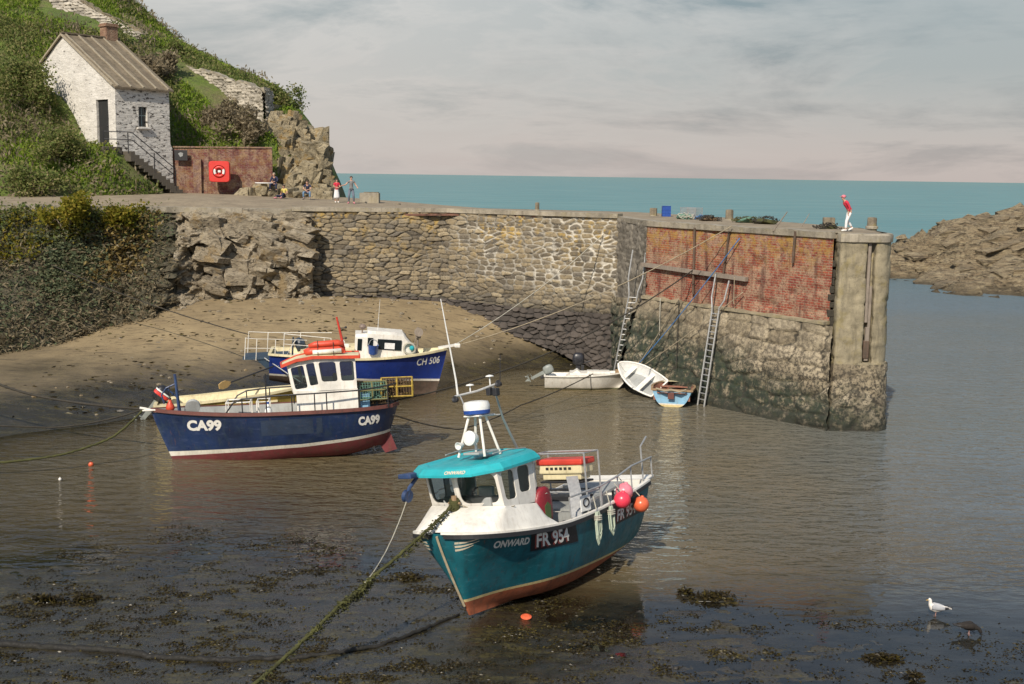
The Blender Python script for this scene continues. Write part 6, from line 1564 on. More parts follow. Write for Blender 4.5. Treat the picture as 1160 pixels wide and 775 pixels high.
mb = MB(); mb.prism([(3.9, .22, 2.38), (4.95, .12, 2.62), (4.95, -.12, 2.62), (3.9, -.22, 2.38)], (0, 0, .09)); mb.box((4.85, 0, 2.6), (.3, .34, .2), bev=.06); mb.build('bow_roller', M['white_paint'], ch_)
mb = MB(); mb.prism([(-3.5, -1.05, 1.62), (-5.65, -.85, 1.42), (-5.65, .85, 1.42), (-3.5, 1.05, 1.62)], (0, 0, .10)); mb.prism([(-3.9, -1.0, 1.60), (-5.0, -.85, 1.47), (-4.3, -.85, .9)], (0, 1.85, 0)); mb.build('stern_platform', simple('platform_dark', (.03, .055, .085), .6), ch_)
mb = MB()
def post(x, y, z0, z1): mb.tube([(x, y, z0), (x, y, z1)], .019, 6)
for x, y in ((-5.55, -.85), (-5.0, -.95), (-4.1, -1.05), (-5.55, .85), (-4.6, .95)): post(x, y, 1.45, 2.52 if y < 0 else 2.6)
mb.tube([(-5.55, -.85, 2.5), (-5.0, -.95, 2.5), (-4.1, -1.05, 2.55), (-2.6, -1.15, 2.6)], .012, 4); mb.tube([(-5.55, -.85, 2.0), (-4.1, -1.05, 2.1)], .012, 4)
post(-3.7, -1.15, 1.7, 2.9); mb.tube([(-3.7, -1.15, 2.85), (-1.45, -1.1, 2.75)], .018, 5); mb.tube([(-3.7, -1.15, 2.35), (-1.45, -1.1, 2.30)], .015, 5); post(-1.45, -1.1, 1.8, 2.76); post(-1.78, -1.1, 1.8, 2.72)
mb.tube([(-5.55, .85, 2.6), (-4.6, .95, 2.6), (-1.45, 1.1, 2.75)], .018, 5); post(-3.0, 1.0, 1.7, 2.66); mb.build('guard_rail', M['white_paint'], ch_)
mb = MB(); mb.tube([(-3.3, -.3, 1.6), (-3.3, -.3, 2.6)], .05, 6); mb.lathe([(0, -.2), (.33, -.16), (.35, .1), (.2, .3), (0, .3)], 14, Matrix.Translation((-3.0, -.3, 2.25)) @ Matrix.Rotation(R(70), 4, 'Y')); mb.build('net_winch', simple('winch_dark', (.035, .05, .07), .5), ch_)
mb = MB(); mb.strip([(-3.55, -.7, 1.75), (-3.35, -.7, 2.2), (-3.15, -.72, 2.55)], .25, .03); mb.build('chute', M['white_paint'], ch_)
mb = MB(); mb.tube([(-4.6, -1.0, 1.6), (-3.4, -1.25, .9), (-2.7, -1.35, .5)], .03, 6); mb.build('boarding_pole', M['galv'], ch_)
bk = carried('bucket', 'blue plastic bucket hanging on the cream cabin side of the royal blue boat', 'bucket', ch_, (.62, -1.06, 2.05))
mb = MB(); mb.lathe([(0, 0), (.16, .0), (.22, .06), (.26, .46), (.28, .48), (.25, .46), (.2, .1), (0, .08)], 18); mb.build('pail', M['blue_plastic'], bk, auto=40)
mb = MB(); mb.tube([(-.26, 0, .46), (-.15, .08, .7), (0, .12, .76), (.15, .08, .7), (.26, 0, .46)], .012, 5); mb.build('handle', M['galv'], bk)
nt_ = carried('net_coil', 'coil of pale net and teal rope on the foredeck of the royal blue boat', 'net', ch_, (2.40, -.80, 2.16))
mb = MB(); g = random.Random(5)
for k in range(9): mb.tube([((.28+.02*math.sin(k*2))*math.cos(a), -.05+.05*math.sin(k), .27+(.28+.02*math.cos(k*3))*math.sin(a)) for a in np.linspace(0, 2*PI, 14)], .03, 5)
mb.build('coil', M['rope_pale'], nt_); mb = MB(); mb.ball((.12, -.1, .3), .13, 10); mb.build('teal_float', M['teal_roof'], nt_)

# ================= cream open boat behind the navy one
cr = root('open_boat', 'cream open boat with yellow hull half hidden behind the navy fishing boat', 'boat', frame((-12.55, 51.0, -.34), R(14), R(-3.0), R(-2)))
CRH = Hull(6.6, lambda t: 1.1*(1-max(0, (t-.45)/.55)**2.2)**.9+.02, lambda t: 1.25+.25*t*t, lambda t: .12*t*t, lambda t: .5*sstep(.6, 1, t), lambda t: .25+.5*sstep(.5, 1, t), lambda t: .45, lambda t: .62)
yel = weathered('yellow_hull', (.46, .33, .07), (.12, .09, .03), .55, .6, 2)
CRH.build('hull', [yel, M['cream_paint'], yel], cr); mb = MB(); CRH.rim(mb, .16, .10); mb.build('gunwale', M['cream_paint'], cr)
CRH.inner('inside', M['cream_paint'], cr, .65, .1); CRH.deck('floor', M['cream_paint'], cr, .6, .1)
mb = MB()
for x in (-1.6, .2, 1.8): mb.box((x, 0, 1.02), (.35, 1.9, .06), bev=.02)
mb.box((-3.1, 0, .95), (.5, 1.8, .5), bev=.05); mb.build('thwart', M['cream_paint'], cr)
def outboard(parent_boat, p, yaw, tilt, label, mats, s_=1.0):
    o = root('outboard_motor', label, 'outboard motor', parent_boat.matrix_world @ frame(p, yaw, tilt) @ Matrix.Scale(s_, 4), 'outboard motors')
    mb = MB(); rings = []
    for z, a, b in ((.10, .16, .12), (.16, .24, .17), (.38, .27, .19), (.55, .24, .17), (.64, .15, .11), (.66, .02, .02)):
        rings.append([(a*math.copysign(abs(math.cos(t))**.6, math.cos(t))-.02, b*math.copysign(abs(math.sin(t))**.6, math.sin(t)), z) for t in np.linspace(0, 2*PI, 19)[:-1]])
    mb.loft(rings); mb.build('cowling', mats[0], o, smooth=True)
    mb = MB(); mb.loft([[(-.10, -.07, .12), (.10, -.07, .12), (.10, .07, .12), (-.10, .07, .12)], [(-.07, -.05, -.7), (.06, -.05, -.7), (.06, .05, -.7), (-.07, .05, -.7)]]); mb.box((-.06, 0, -.62), (.34, .2, .02)); mb.tube([(-.2, 0, -.82), (.14, 0, -.82)], [.05, .03], 8); mb.prism([(-.1, -.012, -.85), (.08, -.012, -.85), (-.02, -.012, -1.08)], (0, .024, 0)); mb.build('leg', mats[1], o)
    mb = MB()
    for k in range(3):
        a = k*2*PI/3; mb.prism([(-.22, .03*math.cos(a), -.82+.03*math.sin(a)), (-.2, .12*math.cos(a-.5), -.82+.12*math.sin(a-.5)), (-.23, .16*math.cos(a), -.82+.16*math.sin(a)), (-.26, .12*math.cos(a+.5), -.82+.12*math.sin(a+.5))], (-.015, 0, 0))
    mb.build('propeller', mats[1], o)
    mb = MB(); mb.box((.20, 0, -.05), (.14, .26, .34), bev=.02); mb.tube([(.15, 0, .2), (.55, .0, .32)], .025, 6); mb.build('bracket', M['black_metal'], o); return o
ob = outboard(cr, (-3.35, .1, 1.22), 0, R(42), 'black outboard motor with red and white stripe tilted up behind the navy bow', (M['engine_black'], M['engine_grey']), 1.35)
for nm, y, mt_, w in (('red_stripe', .0, M['bright_red'], .10), ('white_stripe', .0, M['plastic_white'], .05)):
    mb = MB(); zz = .30 if nm[0] == 'r' else .42
    mb.loft([[(.275*math.copysign(abs(math.cos(t))**.6, math.cos(t))-.02, .195*math.copysign(abs(math.sin(t))**.6, math.sin(t)), z) for t in np.linspace(0, 2*PI, 19)[:-1]] for z in (zz, zz+w)], caps=False); mb.build(nm, mt_, ob)
oar = root('oar', 'wooden oar with pale blade leaning across the cream boat toward the wheelhouse', 'oar', atY(250, 437.5, 50.2))
e1 = atY(310, 415, 52.5) - atY(250, 437.5, 50.2)
mb = MB(); mb.tube([e1*.16, e1*.6, e1], .035, 7); mb.build('shaft', M['black_metal'], oar)
mb = MB(); d = e1.normalized(); s2 = Vector((0, 0, 1)).cross(d).normalized(); u2 = d.cross(s2); mb.loft([[p+u2*w-s2*.03, p+u2*w+s2*.03, p-u2*w+s2*.03, p-u2*w-s2*.03] for p, w in ((-e1*.03, .10), (e1*.03, .17), (e1*.10, .17), (e1*.18, .05))]); mb.build('blade', simple('oar_blade', (.45, .30, .12), .6), oar)

# ================= dinghies by the pier
dg = root('dinghy', 'white moored dinghy with grey tilted outboard beside the pier wall', 'dinghy', frame((4.05, 59.2, -.22), R(-2), R(-.5), R(-3)))
DGH = Hull(4.6, lambda t: .85*(1-max(0, (t-.4)/.6)**2.3)**.9+.02 if t > .4 else .85-.08*((.4-t)/.4)**2, lambda t: .88+.30*t*t+.06*(1-t)**2, lambda t: .0+.22*max(0, (t-.5)/.5)**2, lambda t: .75*sstep(.55, 1, t), lambda t: .48+.4*sstep(.5, 1, t), lambda t: .28, lambda t: .34, .2)
grn = weathered('green_slime', (.10, .10, .05), (.03, .03, .02), .8, .7, 4)
DGH.build('hull', [M['white_paint'], M['white_band'], grn], dg, nt=30); mb = MB(); DGH.rim(mb, .09, .06); mb.build('gunwale', M['white_paint'], dg)
DGH.inner('inside', M['white_paint'], dg, .3, .08); DGH.deck('foredeck', M['white_paint'], dg, .10, .06, .55, 1, camber=.08); DGH.deck('floor', M['grey_paint'], dg, .35, .08, 0, .6)
mb = MB(); mb.box((-.5, 0, 1.02), (1.0, 1.5, .14), bev=.04); mb.box((.5, -.2, 1.1), (1.2, .9, .18), bev=.05); mb.prism([(-1.2, -.5, .9), (-.2, -.5, .9), (-.6, -.5, 1.25)], (0, .9, 0)); mb.build('seat', M['white_paint'], dg)
mb = MB(); mb.box((1.55, -.2, 1.16), (.35, .4, .2), bev=.03); mb.build('wood_box', M['wood'], dg)
outboard(dg, (-2.42, -.05, 1.02), 0, R(62), 'grey outboard motor tilted up on the white dinghy stern', (M['engine_grey'], M['engine_grey']), .95)
ob2 = outboard(dg, (-.55, .75, 1.25), 0, R(5), 'black outboard motor standing behind the white dinghy seat', (M['engine_black'], M['engine_black']), 1.2)
td = root('dinghy', 'white empty dinghy tilted up against the pier masonry behind the others', 'dinghy', frame((7.62, 59.6, .28), R(-52), R(13), R(30)))
TDH = Hull(2.85, lambda t: .72*(1-max(0, (t-.35)/.65)**2.2)**.8+.02 if t > .35 else .72-.1*((.35-t)/.35)**2, lambda t: .62+.2*abs(t-.4), lambda t: .0+.1*t*t, lambda t: .3*sstep(.5, 1, t), lambda t: .4+.4*sstep(.5, 1, t), lambda t: .05, lambda t: .08)
_f = Vector((-2.0, 2.0, 1.0)).normalized(); _u = Vector((-.12, -.72, .66)); _u = (_u-_f*_u.dot(_f)).normalized(); _s = _u.cross(_f)
_c = atY(725, 430, 57.9) - _u*.40
td.matrix_world = Matrix(((_f.x, _s.x, _u.x, _c.x), (_f.y, _s.y, _u.y, _c.y), (_f.z, _s.z, _u.z, _c.z), (0, 0, 0, 1)))
TDH.build('hull', [M['white_paint'], M['white_band'], grn], td, nt=28); mb = MB(); TDH.rim(mb, .08, .05); mb.build('gunwale', M['white_paint'], td); TDH.inner('inside', M['plastic_white'], td, .45, .05); TDH.deck('floor', M['grey_paint'], td, .44, .05)
mb = MB(); mb.box((-.4, 0, .5), (.25, 1.25, .05), bev=.01); mb.box((.7, 0, .52), (.25, 1.1, .05), bev=.01); mb.build('thwart', M['white_paint'], td)
bdg = root('rowing_boat', 'small light blue rowing boat with rusty brown inside, stern to the viewer', 'rowing boat', frame((8.1, 56.2, -.08), R(78), R(1.5), 0))
BDH = Hull(3.3, lambda t: 1.0*(1-max(0, (t-.3)/.7)**2.2)**.85+.02 if t > .3 else 1.0-.06*((.3-t)/.3), lambda t: .80+.08*t*t+.04*(1-t), lambda t: .02+.08*t*t, lambda t: .4*sstep(.5, 1, t), lambda t: .26+.5*sstep(.5, 1, t), lambda t: .14, lambda t: .20)
BDH.build('hull', [M['light_blue'], M['white_band'], M['cream_band']], bdg, nt=28); mb = MB(); BDH.rim(mb, .11, .09, .02, .02); mb.build('gunwale', M['wood'], bdg); BDH.inner('inside', M['interior_rust'], bdg, .5, .06); BDH.deck('floor', M['interior_rust'], bdg, .48, .06)
mb = MB(); mb.box((-.5, 0, .70), (.28, 1.5, .05), bev=.01); mb.box((.5, 0, .72), (.28, 1.4, .05), bev=.01); mb.box((-1.55, 0, .72), (.4, 1.4, .05), bev=.01); mb.build('thwart', M['interior_rust'], bdg)
BDH.deck('bow_cover', M['cream_paint'], bdg, -.03, .04, .72, 1, camber=.05)
mb = MB(); mb.box((-1.84, .02, .62), (.06, .30, .34), bev=.02); mb.build('motor_pad', M['wood_red'], bdg)
mb = MB(); mb.tube([(-1.9, -.7, .95), (-2.0, -.4, .85), (-1.95, 0, .92), (-2.0, .3, .86), (-1.88, .75, .95)], .05, 7); mb.build('rope_fender', M['rope_tan'], bdg)
# ------------------------------------------------------------------ people
def skin_obj(name, chains, mat, parent, sub=2, rootk=0):
    """chains: list of polylines [(point, radius)...] sharing joints by position -> one continuous skinned surface"""
    V = []; Rr = []; E = []; idx = {}
    def vid(p, r):
        k = tuple(round(c, 4) for c in p)
        if k not in idx: idx[k] = len(V); V.append(tuple(p)); Rr.append(r)
        return idx[k]
    for c in chains:
        for (p, r), (q, s) in zip(c[:-1], c[1:]):
            a, b = vid(p, r), vid(q, s)
            if a != b: E.append((a, b))
    me = bpy.data.meshes.new(name); me.from_pydata(V, E, []); me.update()
    o = bpy.data.objects.new(name, me); COL.objects.link(o)
    md = o.modifiers.new('skin', 'SKIN'); md.use_smooth_shade = True
    if not me.skin_vertices: me.skin_vertices.new(name='skin')
    sv = me.skin_vertices[0].data
    for i, r in enumerate(Rr): sv[i].radius = (r, r); sv[i].use_root = (i == rootk)
    ss = o.modifiers.new('sub', 'SUBSURF'); ss.levels = sub; ss.render_levels = sub
    dg_ = bpy.context.evaluated_depsgraph_get(); dg_.update()
    m2 = bpy.data.meshes.new_from_object(o.evaluated_get(dg_)); bpy.data.objects.remove(o); bpy.data.meshes.remove(me)
    m2.name = name; m2.materials.clear()
    return link_mesh(name, m2, mat, parent, True)
BASE = dict(pelvis=(0, 0, .95), waist=(0, .01, 1.10), chest=(0, .0, 1.30), neck0=(0, -.01, 1.45), neck=(0, 0, 1.52), chin=(0, .03, 1.58), skull=(0, .01, 1.66), crown=(0, 0, 1.74),
            shL=(-.17, 0, 1.42), elL=(-.23, -.01, 1.15), wrL=(-.24, .08, .92), shR=(.17, 0, 1.42), elR=(.23, -.01, 1.15), wrR=(.24, .08, .92),
            hipL=(-.09, 0, .90), knL=(-.10, .03, .50), anL=(-.10, -.02, .09), toL=(-.11, .15, .04), hipR=(.09, 0, .90), knR=(.10, .03, .50), anR=(.10, -.02, .09), toR=(.11, .15, .04))
def person(label, loc, yaw, H, pose, top, bottom, hair, shoe, group=None, sleeve=.55, legs='trousers', cap=None, hairlen=0):
    J = {k: Vector(v) for k, v in BASE.items()}
    for k, v in pose.items(): J[k] = Vector(v)
    s = H/1.78
    o = root('person', label, 'person', frame(loc, yaw), group)
    J = {k: v*s for k, v in J.items()}
    def c(*a): return [(J[n], r*s) for n, r in a]
    ch = [c(('pelvis', .115), ('waist', .105), ('chest', .125), ('neck0', .07), ('neck', .055), ('chin', .065), ('skull', .088), ('crown', .065))]
    head = J['skull']; fwd = (J['chin']-J['neck']); fwd.z = 0; fwd = fwd.normalized() if fwd.length > 1e-4 else Vector((0, 1, 0))
    ch.append([(J['skull'], .088*s), (J['skull']+fwd*.095*s+Vector((0, 0, -.02))*s, .016*s)])
    for S in 'LR':
        ch.append(c(('neck0', .07), ('sh'+S, .062), ('el'+S, .043), ('wr'+S, .03)))
        w = J['wr'+S]; d = (w-J['el'+S]).normalized(); sd_ = d.cross(Vector((0, 0, 1))); sd_ = sd_.normalized() if sd_.length > .1 else Vector((1, 0, 0)); nn = sd_.cross(d).normalized()
        palm = w+d*.07*s; ch.append([(w, .03*s), (palm, .034*s)])
        for i, (off, ln) in enumerate(((-.03, .075), (-.01, .09), (.01, .085), (.03, .065))):
            k1 = palm+sd_*off*s+d*.03*s; k2 = k1+d*ln*.55*s-nn*.01*s; k3 = k2+d*ln*.4*s-nn*.03*s
            ch.append([(palm, .034*s), (k1, .011*s), (k2, .010*s), (k3, .009*s)])
        t1 = w+d*.03*s+nn*.035*s; t2 = t1+d*.045*s+nn*.02*s; ch.append([(w, .03*s), (t1, .012*s), (t2, .010*s)])
        ch.append(c(('pelvis', .115), ('hip'+S, .088), ('kn'+S, .058), ('an'+S, .038), ('to'+S, .035)))
    skin_obj('body', ch, M['skin'], o)
    # clothing follows the same joints
    tp = [[(J['pelvis']+Vector((0, 0, .04))*s, .132*s), (J['waist'], .125*s), (J['chest'], .145*s), (J['neck0'], .085*s)]]
    for S in 'LR':
        e = J['sh'+S].lerp(J['el'+S], 1.0 if sleeve >= 1 else sleeve*1.0)
        q = [(J['neck0'], .085*s), (J['sh'+S], .078*s), (e, .058*s)]
        if sleeve > 1: q.append((J['el'+S].lerp(J['wr'+S], .9), .045*s))
        tp.append(q)
    skin_obj('shirt', tp, M[top], o, 2, 1)
    if legs == 'skirt':
        mb = MB(); rings = []; a = J['pelvis']+Vector((0, 0, .1))*s; b = (J['anL']+J['anR'])/2+Vector((0, 0, .22))*s
        for k, w in ((0, .135), (.2, .165), (.5, .19), (.8, .215), (1, .225), (1.0, .2)):
            p = a.lerp(b, k); rings.append([p+Vector((w*s*(1+.06*math.sin(5*t+k))*math.cos(t), w*.8*s*(1+.06*math.cos(6*t))*math.sin(t), 0)) for t in np.linspace(0, 2*PI, 21)[:-1]])
        mb.loft(rings); mb.build('skirt', M[bottom], o, smooth=True)
    else:
        bt = [[(J['pelvis']+Vector((0, 0, .06))*s, .13*s), (J['pelvis'], .13*s)]]
        for S in 'LR': bt.append([(J['pelvis'], .13*s), (J['hip'+S], .104*s), (J['kn'+S], .078*s), (J['kn'+S].lerp(J['an'+S], .9), .062*s)])
        skin_obj('trousers', bt, M[bottom], o, 2, 1)
    for S in 'LR':
        a, t = J['an'+S], J['to'+S]; d = (t-a); mb = MB()
        mb.tube([a-d.normalized()*.05*s+Vector((0, 0, -.03))*s, a+Vector((0, 0, -.035))*s, a+d*.6+Vector((0, 0, -.012))*s, t+d.normalized()*.05*s], [.045*s, .052*s, .05*s, .03*s], 8); mb.build('shoe', M[shoe], o, smooth=True)
    up = (J['crown']-J['chin']).normalized(); rx = fwd.cross(up).normalized(); fw2 = up.cross(rx).normalized()
    B = Matrix((rx, fw2, up)).transposed().to_4x4(); B.translation = J['skull']
    mb = MB(); prof = [(max(1e-4, math.sin(a)), -math.cos(a)) for a in np.linspace(PI*.40, PI, 9)]
    T = B @ Matrix.Translation((0, -.022*s, .022*s)) @ Matrix.Rotation(R(-22), 4, 'X') @ Matrix.Diagonal((.098*s, .112*s, .105*s, 1)); mb.lathe(prof, 16, T)
    if hairlen: mb.tube([B @ Vector((0, -.07*s, .0)), B @ Vector((0, -.10*s, -.12*s)), B @ Vector((0, -.09*s, -.12*s-hairlen*s))], [.075*s, .07*s, .03*s], 10)
    mb.build('hair', M[hair], o, smooth=True)
    if cap:
        mb = MB(); T = B @ Matrix.Translation((0, -.005*s, .035*s)) @ Matrix.Rotation(R(-8), 4, 'X') @ Matrix.Diagonal((.106*s, .118*s, .10*s, 1)); mb.lathe(prof, 16, T)
        mb.prism([B @ Vector((x*s, y*s, .045*s)) for x, y in ((-.09, .07), (.09, .07), (.07, .17), (0, .2), (-.07, .17))], B.to_3x3() @ Vector((0, 0, .012*s))); mb.build('cap', M[cap], o, smooth=True)
    for sx in (-1, 1):
        mb = MB(); mb.ball(B @ Vector((sx*.034*s, .082*s, .005*s)), .012*s, 8); mb.build('eye', M['eye'], o)
        mb = MB(); mb.ball(B @ Vector((sx*.09*s, .0, -.01*s)), .026*s, 8, sc=(.5, .8, 1.1)); mb.build('ear', M['skin'], o)
    mb = MB(); mb.ball(B @ Vector((0, .083*s, -.048*s)), .02*s, 8, sc=(1.4, .4, .35)); mb.build('mouth', M['cap_pink'], o)
    return o
# walker leaning forward on the pier end, seen in profile heading left
w0 = atZ(957.5, 261.5, 8.74)
walk = dict(pelvis=(0, -.10, .95), waist=(0, -.02, 1.10), chest=(0, .10, 1.28), neck0=(0, .18, 1.42), neck=(0, .22, 1.48), chin=(0, .28, 1.52), skull=(0, .27, 1.61), crown=(0, .28, 1.69), shL=(-.17, .15, 1.39), elL=(-.20, .02, 1.14), wrL=(-.17, .04, .92), shR=(.17, .15, 1.39), elR=(.20, -.12, 1.17), wrR=(.19, -.20, .93),
            hipL=(-.09, -.08, .90), knL=(-.10, .10, .50), anL=(-.10, .12, .08), toL=(-.10, .29, .04), hipR=(.09, -.08, .90), knR=(.10, -.02, .52), anR=(.10, -.30, .17), toR=(.10, -.16, .06))
person('person in red top, white trousers and pink cap walking on the pier end', (w0.x+.12, w0.y+.15, 8.72), R(100), 1.66, walk, 'cloth_red', 'cloth_white', 'hair_brown', 'plastic_white', None, 1.3, cap='cap_pink')
def qp(px, py, Y): p = atY(px, py, Y); return (p.x, p.y, float(quay_z(np.array([p.x]), np.array([p.y]))[0]))
arms = dict(shR=(.17, .0, 1.42), elR=(.36, .10, 1.22), wrR=(.58, .22, 1.16), elL=(-.30, -.02, 1.2), wrL=(-.36, .18, 1.10), knL=(-.14, .12, .50), knR=(.16, .14, .50), anL=(-.16, .0, .09), toL=(-.2, .15, .04), anR=(.17, -.02, .09), toR=(.22, .14, .04), hipL=(-.09, -.06, .88), hipR=(.09, -.06, .88))
person('man in grey top and slate trousers holding one arm out at the quay corner', qp(398, 228.5, 78.6), R(190), 1.86, arms, 'cloth_grey', 'cloth_slate', 'hair_brown', 'shoe_pink', None, .5)
person('woman in bright red top and long white skirt beside the gesturing man', qp(381.5, 228.8, 79.0), R(200), 1.62, dict(elL=(-.22, .08, 1.16), wrL=(-.06, .22, 1.12), elR=(.22, .08, 1.16), wrR=(.06, .22, 1.14)), 'cloth_red', 'cloth_white', 'hair_brown', 'plastic_white', None, .6, 'skirt', hairlen=.05)
sit = dict(pelvis=(0, 0, .48), waist=(0, .04, .64), chest=(0, .12, .84), neck0=(0, .17, .99), neck=(0, .21, 1.05), chin=(0, .27, 1.09), skull=(0, .25, 1.18), crown=(0, .24, 1.26), shL=(-.18, .14, .96), elL=(-.27, .25, .72), wrL=(-.10, .46, .66), shR=(.18, .14, .96), elR=(.27, .25, .72), wrR=(.10, .46, .66),
           hipL=(-.10, .05, .45), knL=(-.22, .46, .50), anL=(-.22, .40, .09), toL=(-.25, .56, .04), hipR=(.10, .05, .45), knR=(.22, .46, .50), anR=(.22, .40, .09), toR=(.25, .56, .04))
person('man in navy shirt and blue jeans sitting with forearms on his knees', qp(349, 227.2, 81.4), R(178), 1.82, sit, 'cloth_navy', 'cloth_jeans', 'hair_brown', 'cloth_grey', 'people resting below the rocks', .7)
low_ = dict(pelvis=(0, 0, .14), waist=(0, -.03, .30), chest=(0, -.05, .50), neck0=(0, -.02, .65), neck=(0, .01, .71), chin=(0, .06, .75), skull=(0, .05, .84), crown=(0, .04, .92), shL=(-.18, -.02, .62), elL=(-.28, .05, .38), wrL=(-.12, .25, .34), shR=(.18, -.02, .62), elR=(.30, -.12, .36), wrR=(.42, -.05, .12),
            hipL=(-.10, .06, .13), knL=(-.20, .42, .38), anL=(-.14, .62, .09), toL=(-.16, .78, .06), hipR=(.10, .06, .13), knR=(.34, .40, .18), anR=(.20, .72, .08), toR=(.26, .86, .06))
person('person in yellow shirt and dark trousers sitting low on the quay', qp(322, 226.8, 81.2), R(160), 1.80, low_, 'cloth_yellow', 'cloth_navy', 'hair_brown', 'shoe_pink', 'people resting below the rocks', .6)
p_ = qp(312, 223, 82.7); person('person in navy clothes with light hair sitting higher on the rocks', (p_[0], p_[1], p_[2]+.42), R(172), 1.80, sit, 'cloth_navy', 'cloth_navy', 'rope_tan', 'black_rubber', 'people resting below the rocks', 1.2)
sl = root('flat_slab', 'pale flat oval slab lying on a low rock beside the seated people', 'slab', qp(299, 222, 82.9)); sl.location.z += .95
mb = MB(); mb.lathe([(0, -.03), (.62, -.03), (.66, 0), (.62, .04), (0, .04)], 20, Matrix.Diagonal((1, .6, 1, 1))); mb.build('slab_top', M['plastic_white'], sl, auto=40)
mb = MB(); mb.bm(rock_bm((.5, .38, .52), 77), Matrix.Translation((0, .0, -.5))); mb.build('rock_base', M['outcrop_rock'], sl)

# ------------------------------------------------------------------ gulls
def gull(label, loc, yaw, white, head_down):
    o = root('gull', label, 'gull', frame(loc, yaw), 'gulls on the wet mud'); s = 1.05
    bodym, wingm, tipm = (M['feather_white'], M['feather_grey'], M['feather_black']) if white else (M['feather_brown'],)*2 + (M['feather_black'],)
    # x forward; one continuous body from tail to crown
    if not head_down: spine = [(-.27, .23, .012, .035), (-.18, .215, .045, .055), (-.08, .20, .078, .085), (.02, .20, .09, .10), (.09, .225, .078, .088), (.125, .285, .05, .055), (.135, .34, .038, .042), (.14, .385, .04, .042), (.155, .415, .036, .036), (.165, .44, .014, .014)]
    else: spine = [(-.29, .25, .012, .035), (-.18, .235, .045, .06), (-.08, .22, .08, .088), (.02, .21, .09, .10), (.10, .205, .078, .085), (.17, .19, .052, .055), (.22, .155, .04, .042), (.245, .115, .042, .042), (.265, .08, .034, .034), (.275, .06, .012, .012)]
    rings = []
    P_ = [Vector((a*s, 0, b*s)) for a, b, _, _ in spine]
    for i, (a, b, ry, rz) in enumerate(spine):
        t = (P_[min(i+1, len(P_)-1)]-P_[max(0, i-1)]).normalized(); n_ = Vector((-t.z, 0, t.x))
        rings.append([P_[i]+Vector((0, 1, 0))*ry*s*math.cos(q)+n_*rz*s*math.sin(q) for q in np.linspace(0, 2*PI, 15)[:-1]])
    mb = MB(); mb.loft(rings); mb.build('body', bodym, o, smooth=True)
    for sd_ in (1, -1):
        mb = MB(); rr = []
        for x, z, w, h in ((.10, .235, .02, .05), (.04, .245, .03, .075), (-.08, .235, .03, .065), (-.2, .225, .022, .04), (-.32, .235, .012, .018), (-.38, .245, .004, .006)):
            y0 = .078 if x > -.1 else .078*(1+(x+.1)/.38)
            rr.append([Vector((x*s, sd_*(y0+w*math.cos(q))*s, (z+h*math.sin(q))*s)) for q in np.linspace(0, 2*PI, 11)[:-1]])
        mb.loft(rr); mb.m = [1 if i >= 30 else 0 for i in range(len(mb.f))]; mb.build('wing', [wingm, tipm], o, smooth=True)
        mb = MB(); mb.tube([(-.01*s, sd_*.035*s, .13*s), (.0, sd_*.035*s, .06*s), (-.01, sd_*.035*s, -.02)], .007*s, 6); mb.prism([(-.01, sd_*.035*s-.025, -.0), (.05, sd_*.035*s-.03, 0), (.06, sd_*.035*s, 0), (.05, sd_*.035*s+.03, 0), (-.01, sd_*.035*s+.025, 0)], (0, 0, .008)); mb.build('leg', M['leg_pink'], o)
        e = P_[7]+Vector((.018, sd_*.036, .012))*s; mb = MB(); mb.ball(e, .007*s, 8); mb.build('eye', M['eye'], o)
    a = P_[8]; d = Vector((1, 0, -.22)).normalized() if not head_down else Vector((.45, 0, -1)).normalized()
    mb = MB(); mb.tube([a+d*.01*s-Vector((0, 0, .015))*s, a+d*.05*s-Vector((0, 0, .014))*s, a+d*.085*s-Vector((0, 0, .02))*s], [.014*s, .011*s, .004*s], 8); mb.build('beak', M['beak'] if white else M['feather_black'], o)
    mb = MB(); mb.prism([(-.24*s, -.045*s, .235*s), (-.36*s, -.06*s, .225*s), (-.36*s, .06*s, .225*s), (-.24*s, .045*s, .235*s)], (0, 0, .014)); mb.build('tail', bodym if white else tipm, o)
    return o
g1 = atZ(1059.5, 697.5, 0); g2 = atZ(1097.5, 719, 0)
gull('white gull with grey back standing upright in the shallow water', (g1.x, g1.y, -.01), R(168), True, False)
gull('brown speckled young gull bending its bill down to the water', (g2.x, g2.y, -.01), R(-8), False, True)

# ------------------------------------------------------------------ pier furniture
def onbrick(px, py, off=.08):
    d = _ray(px, py); o = Vector(_C); dv = Vector(d); n_ = bn; k = ((B0+bn*off)-o).dot(n_)/dv.dot(n_); return o+dv*k
_mn = (mbot1-mbot0).cross(mtop0-mbot0).normalized()
if _mn.y > 0: _mn = -_mn
def onmas(px, py, off=.3):
    d = Vector(_ray(px, py)); o = Vector(_C); k = 45.0
    while k < 75:
        p = o+d*k; t = min(1, max(0, (p.z-mbot0.z)/(mtop0.z-mbot0.z))); a = mbot0.lerp(mtop0, t); b = mbot1.lerp(mtop1, t)
        e = (b-a); e.z = 0; e.normalize(); nn = Vector((e.y, -e.x, 0))
        if (p-a).dot(nn) < off: return p
        k += .02
    return p
mb = MB(); a, b = onbrick(727, 299.5, .14), onbrick(846, 316.5, .14); mb.strip([a.lerp(b, t) for t in np.linspace(0, 1, 12)], .2, .2); adopt(mb.build('waling_beam', M['grey_wood']), pier)
for x0, y0, x1, y1, r in ((787, 258, 785, 333, .06), (826, 262, 819, 312, .05), (901, 262, 898, 298, .06)):
    mb = MB(); mb.tube([onbrick(x0, y0, .12), onbrick(x1, y1, .12)], r, 7); adopt(mb.build('iron_strap', M['weedy_brown']), pier)
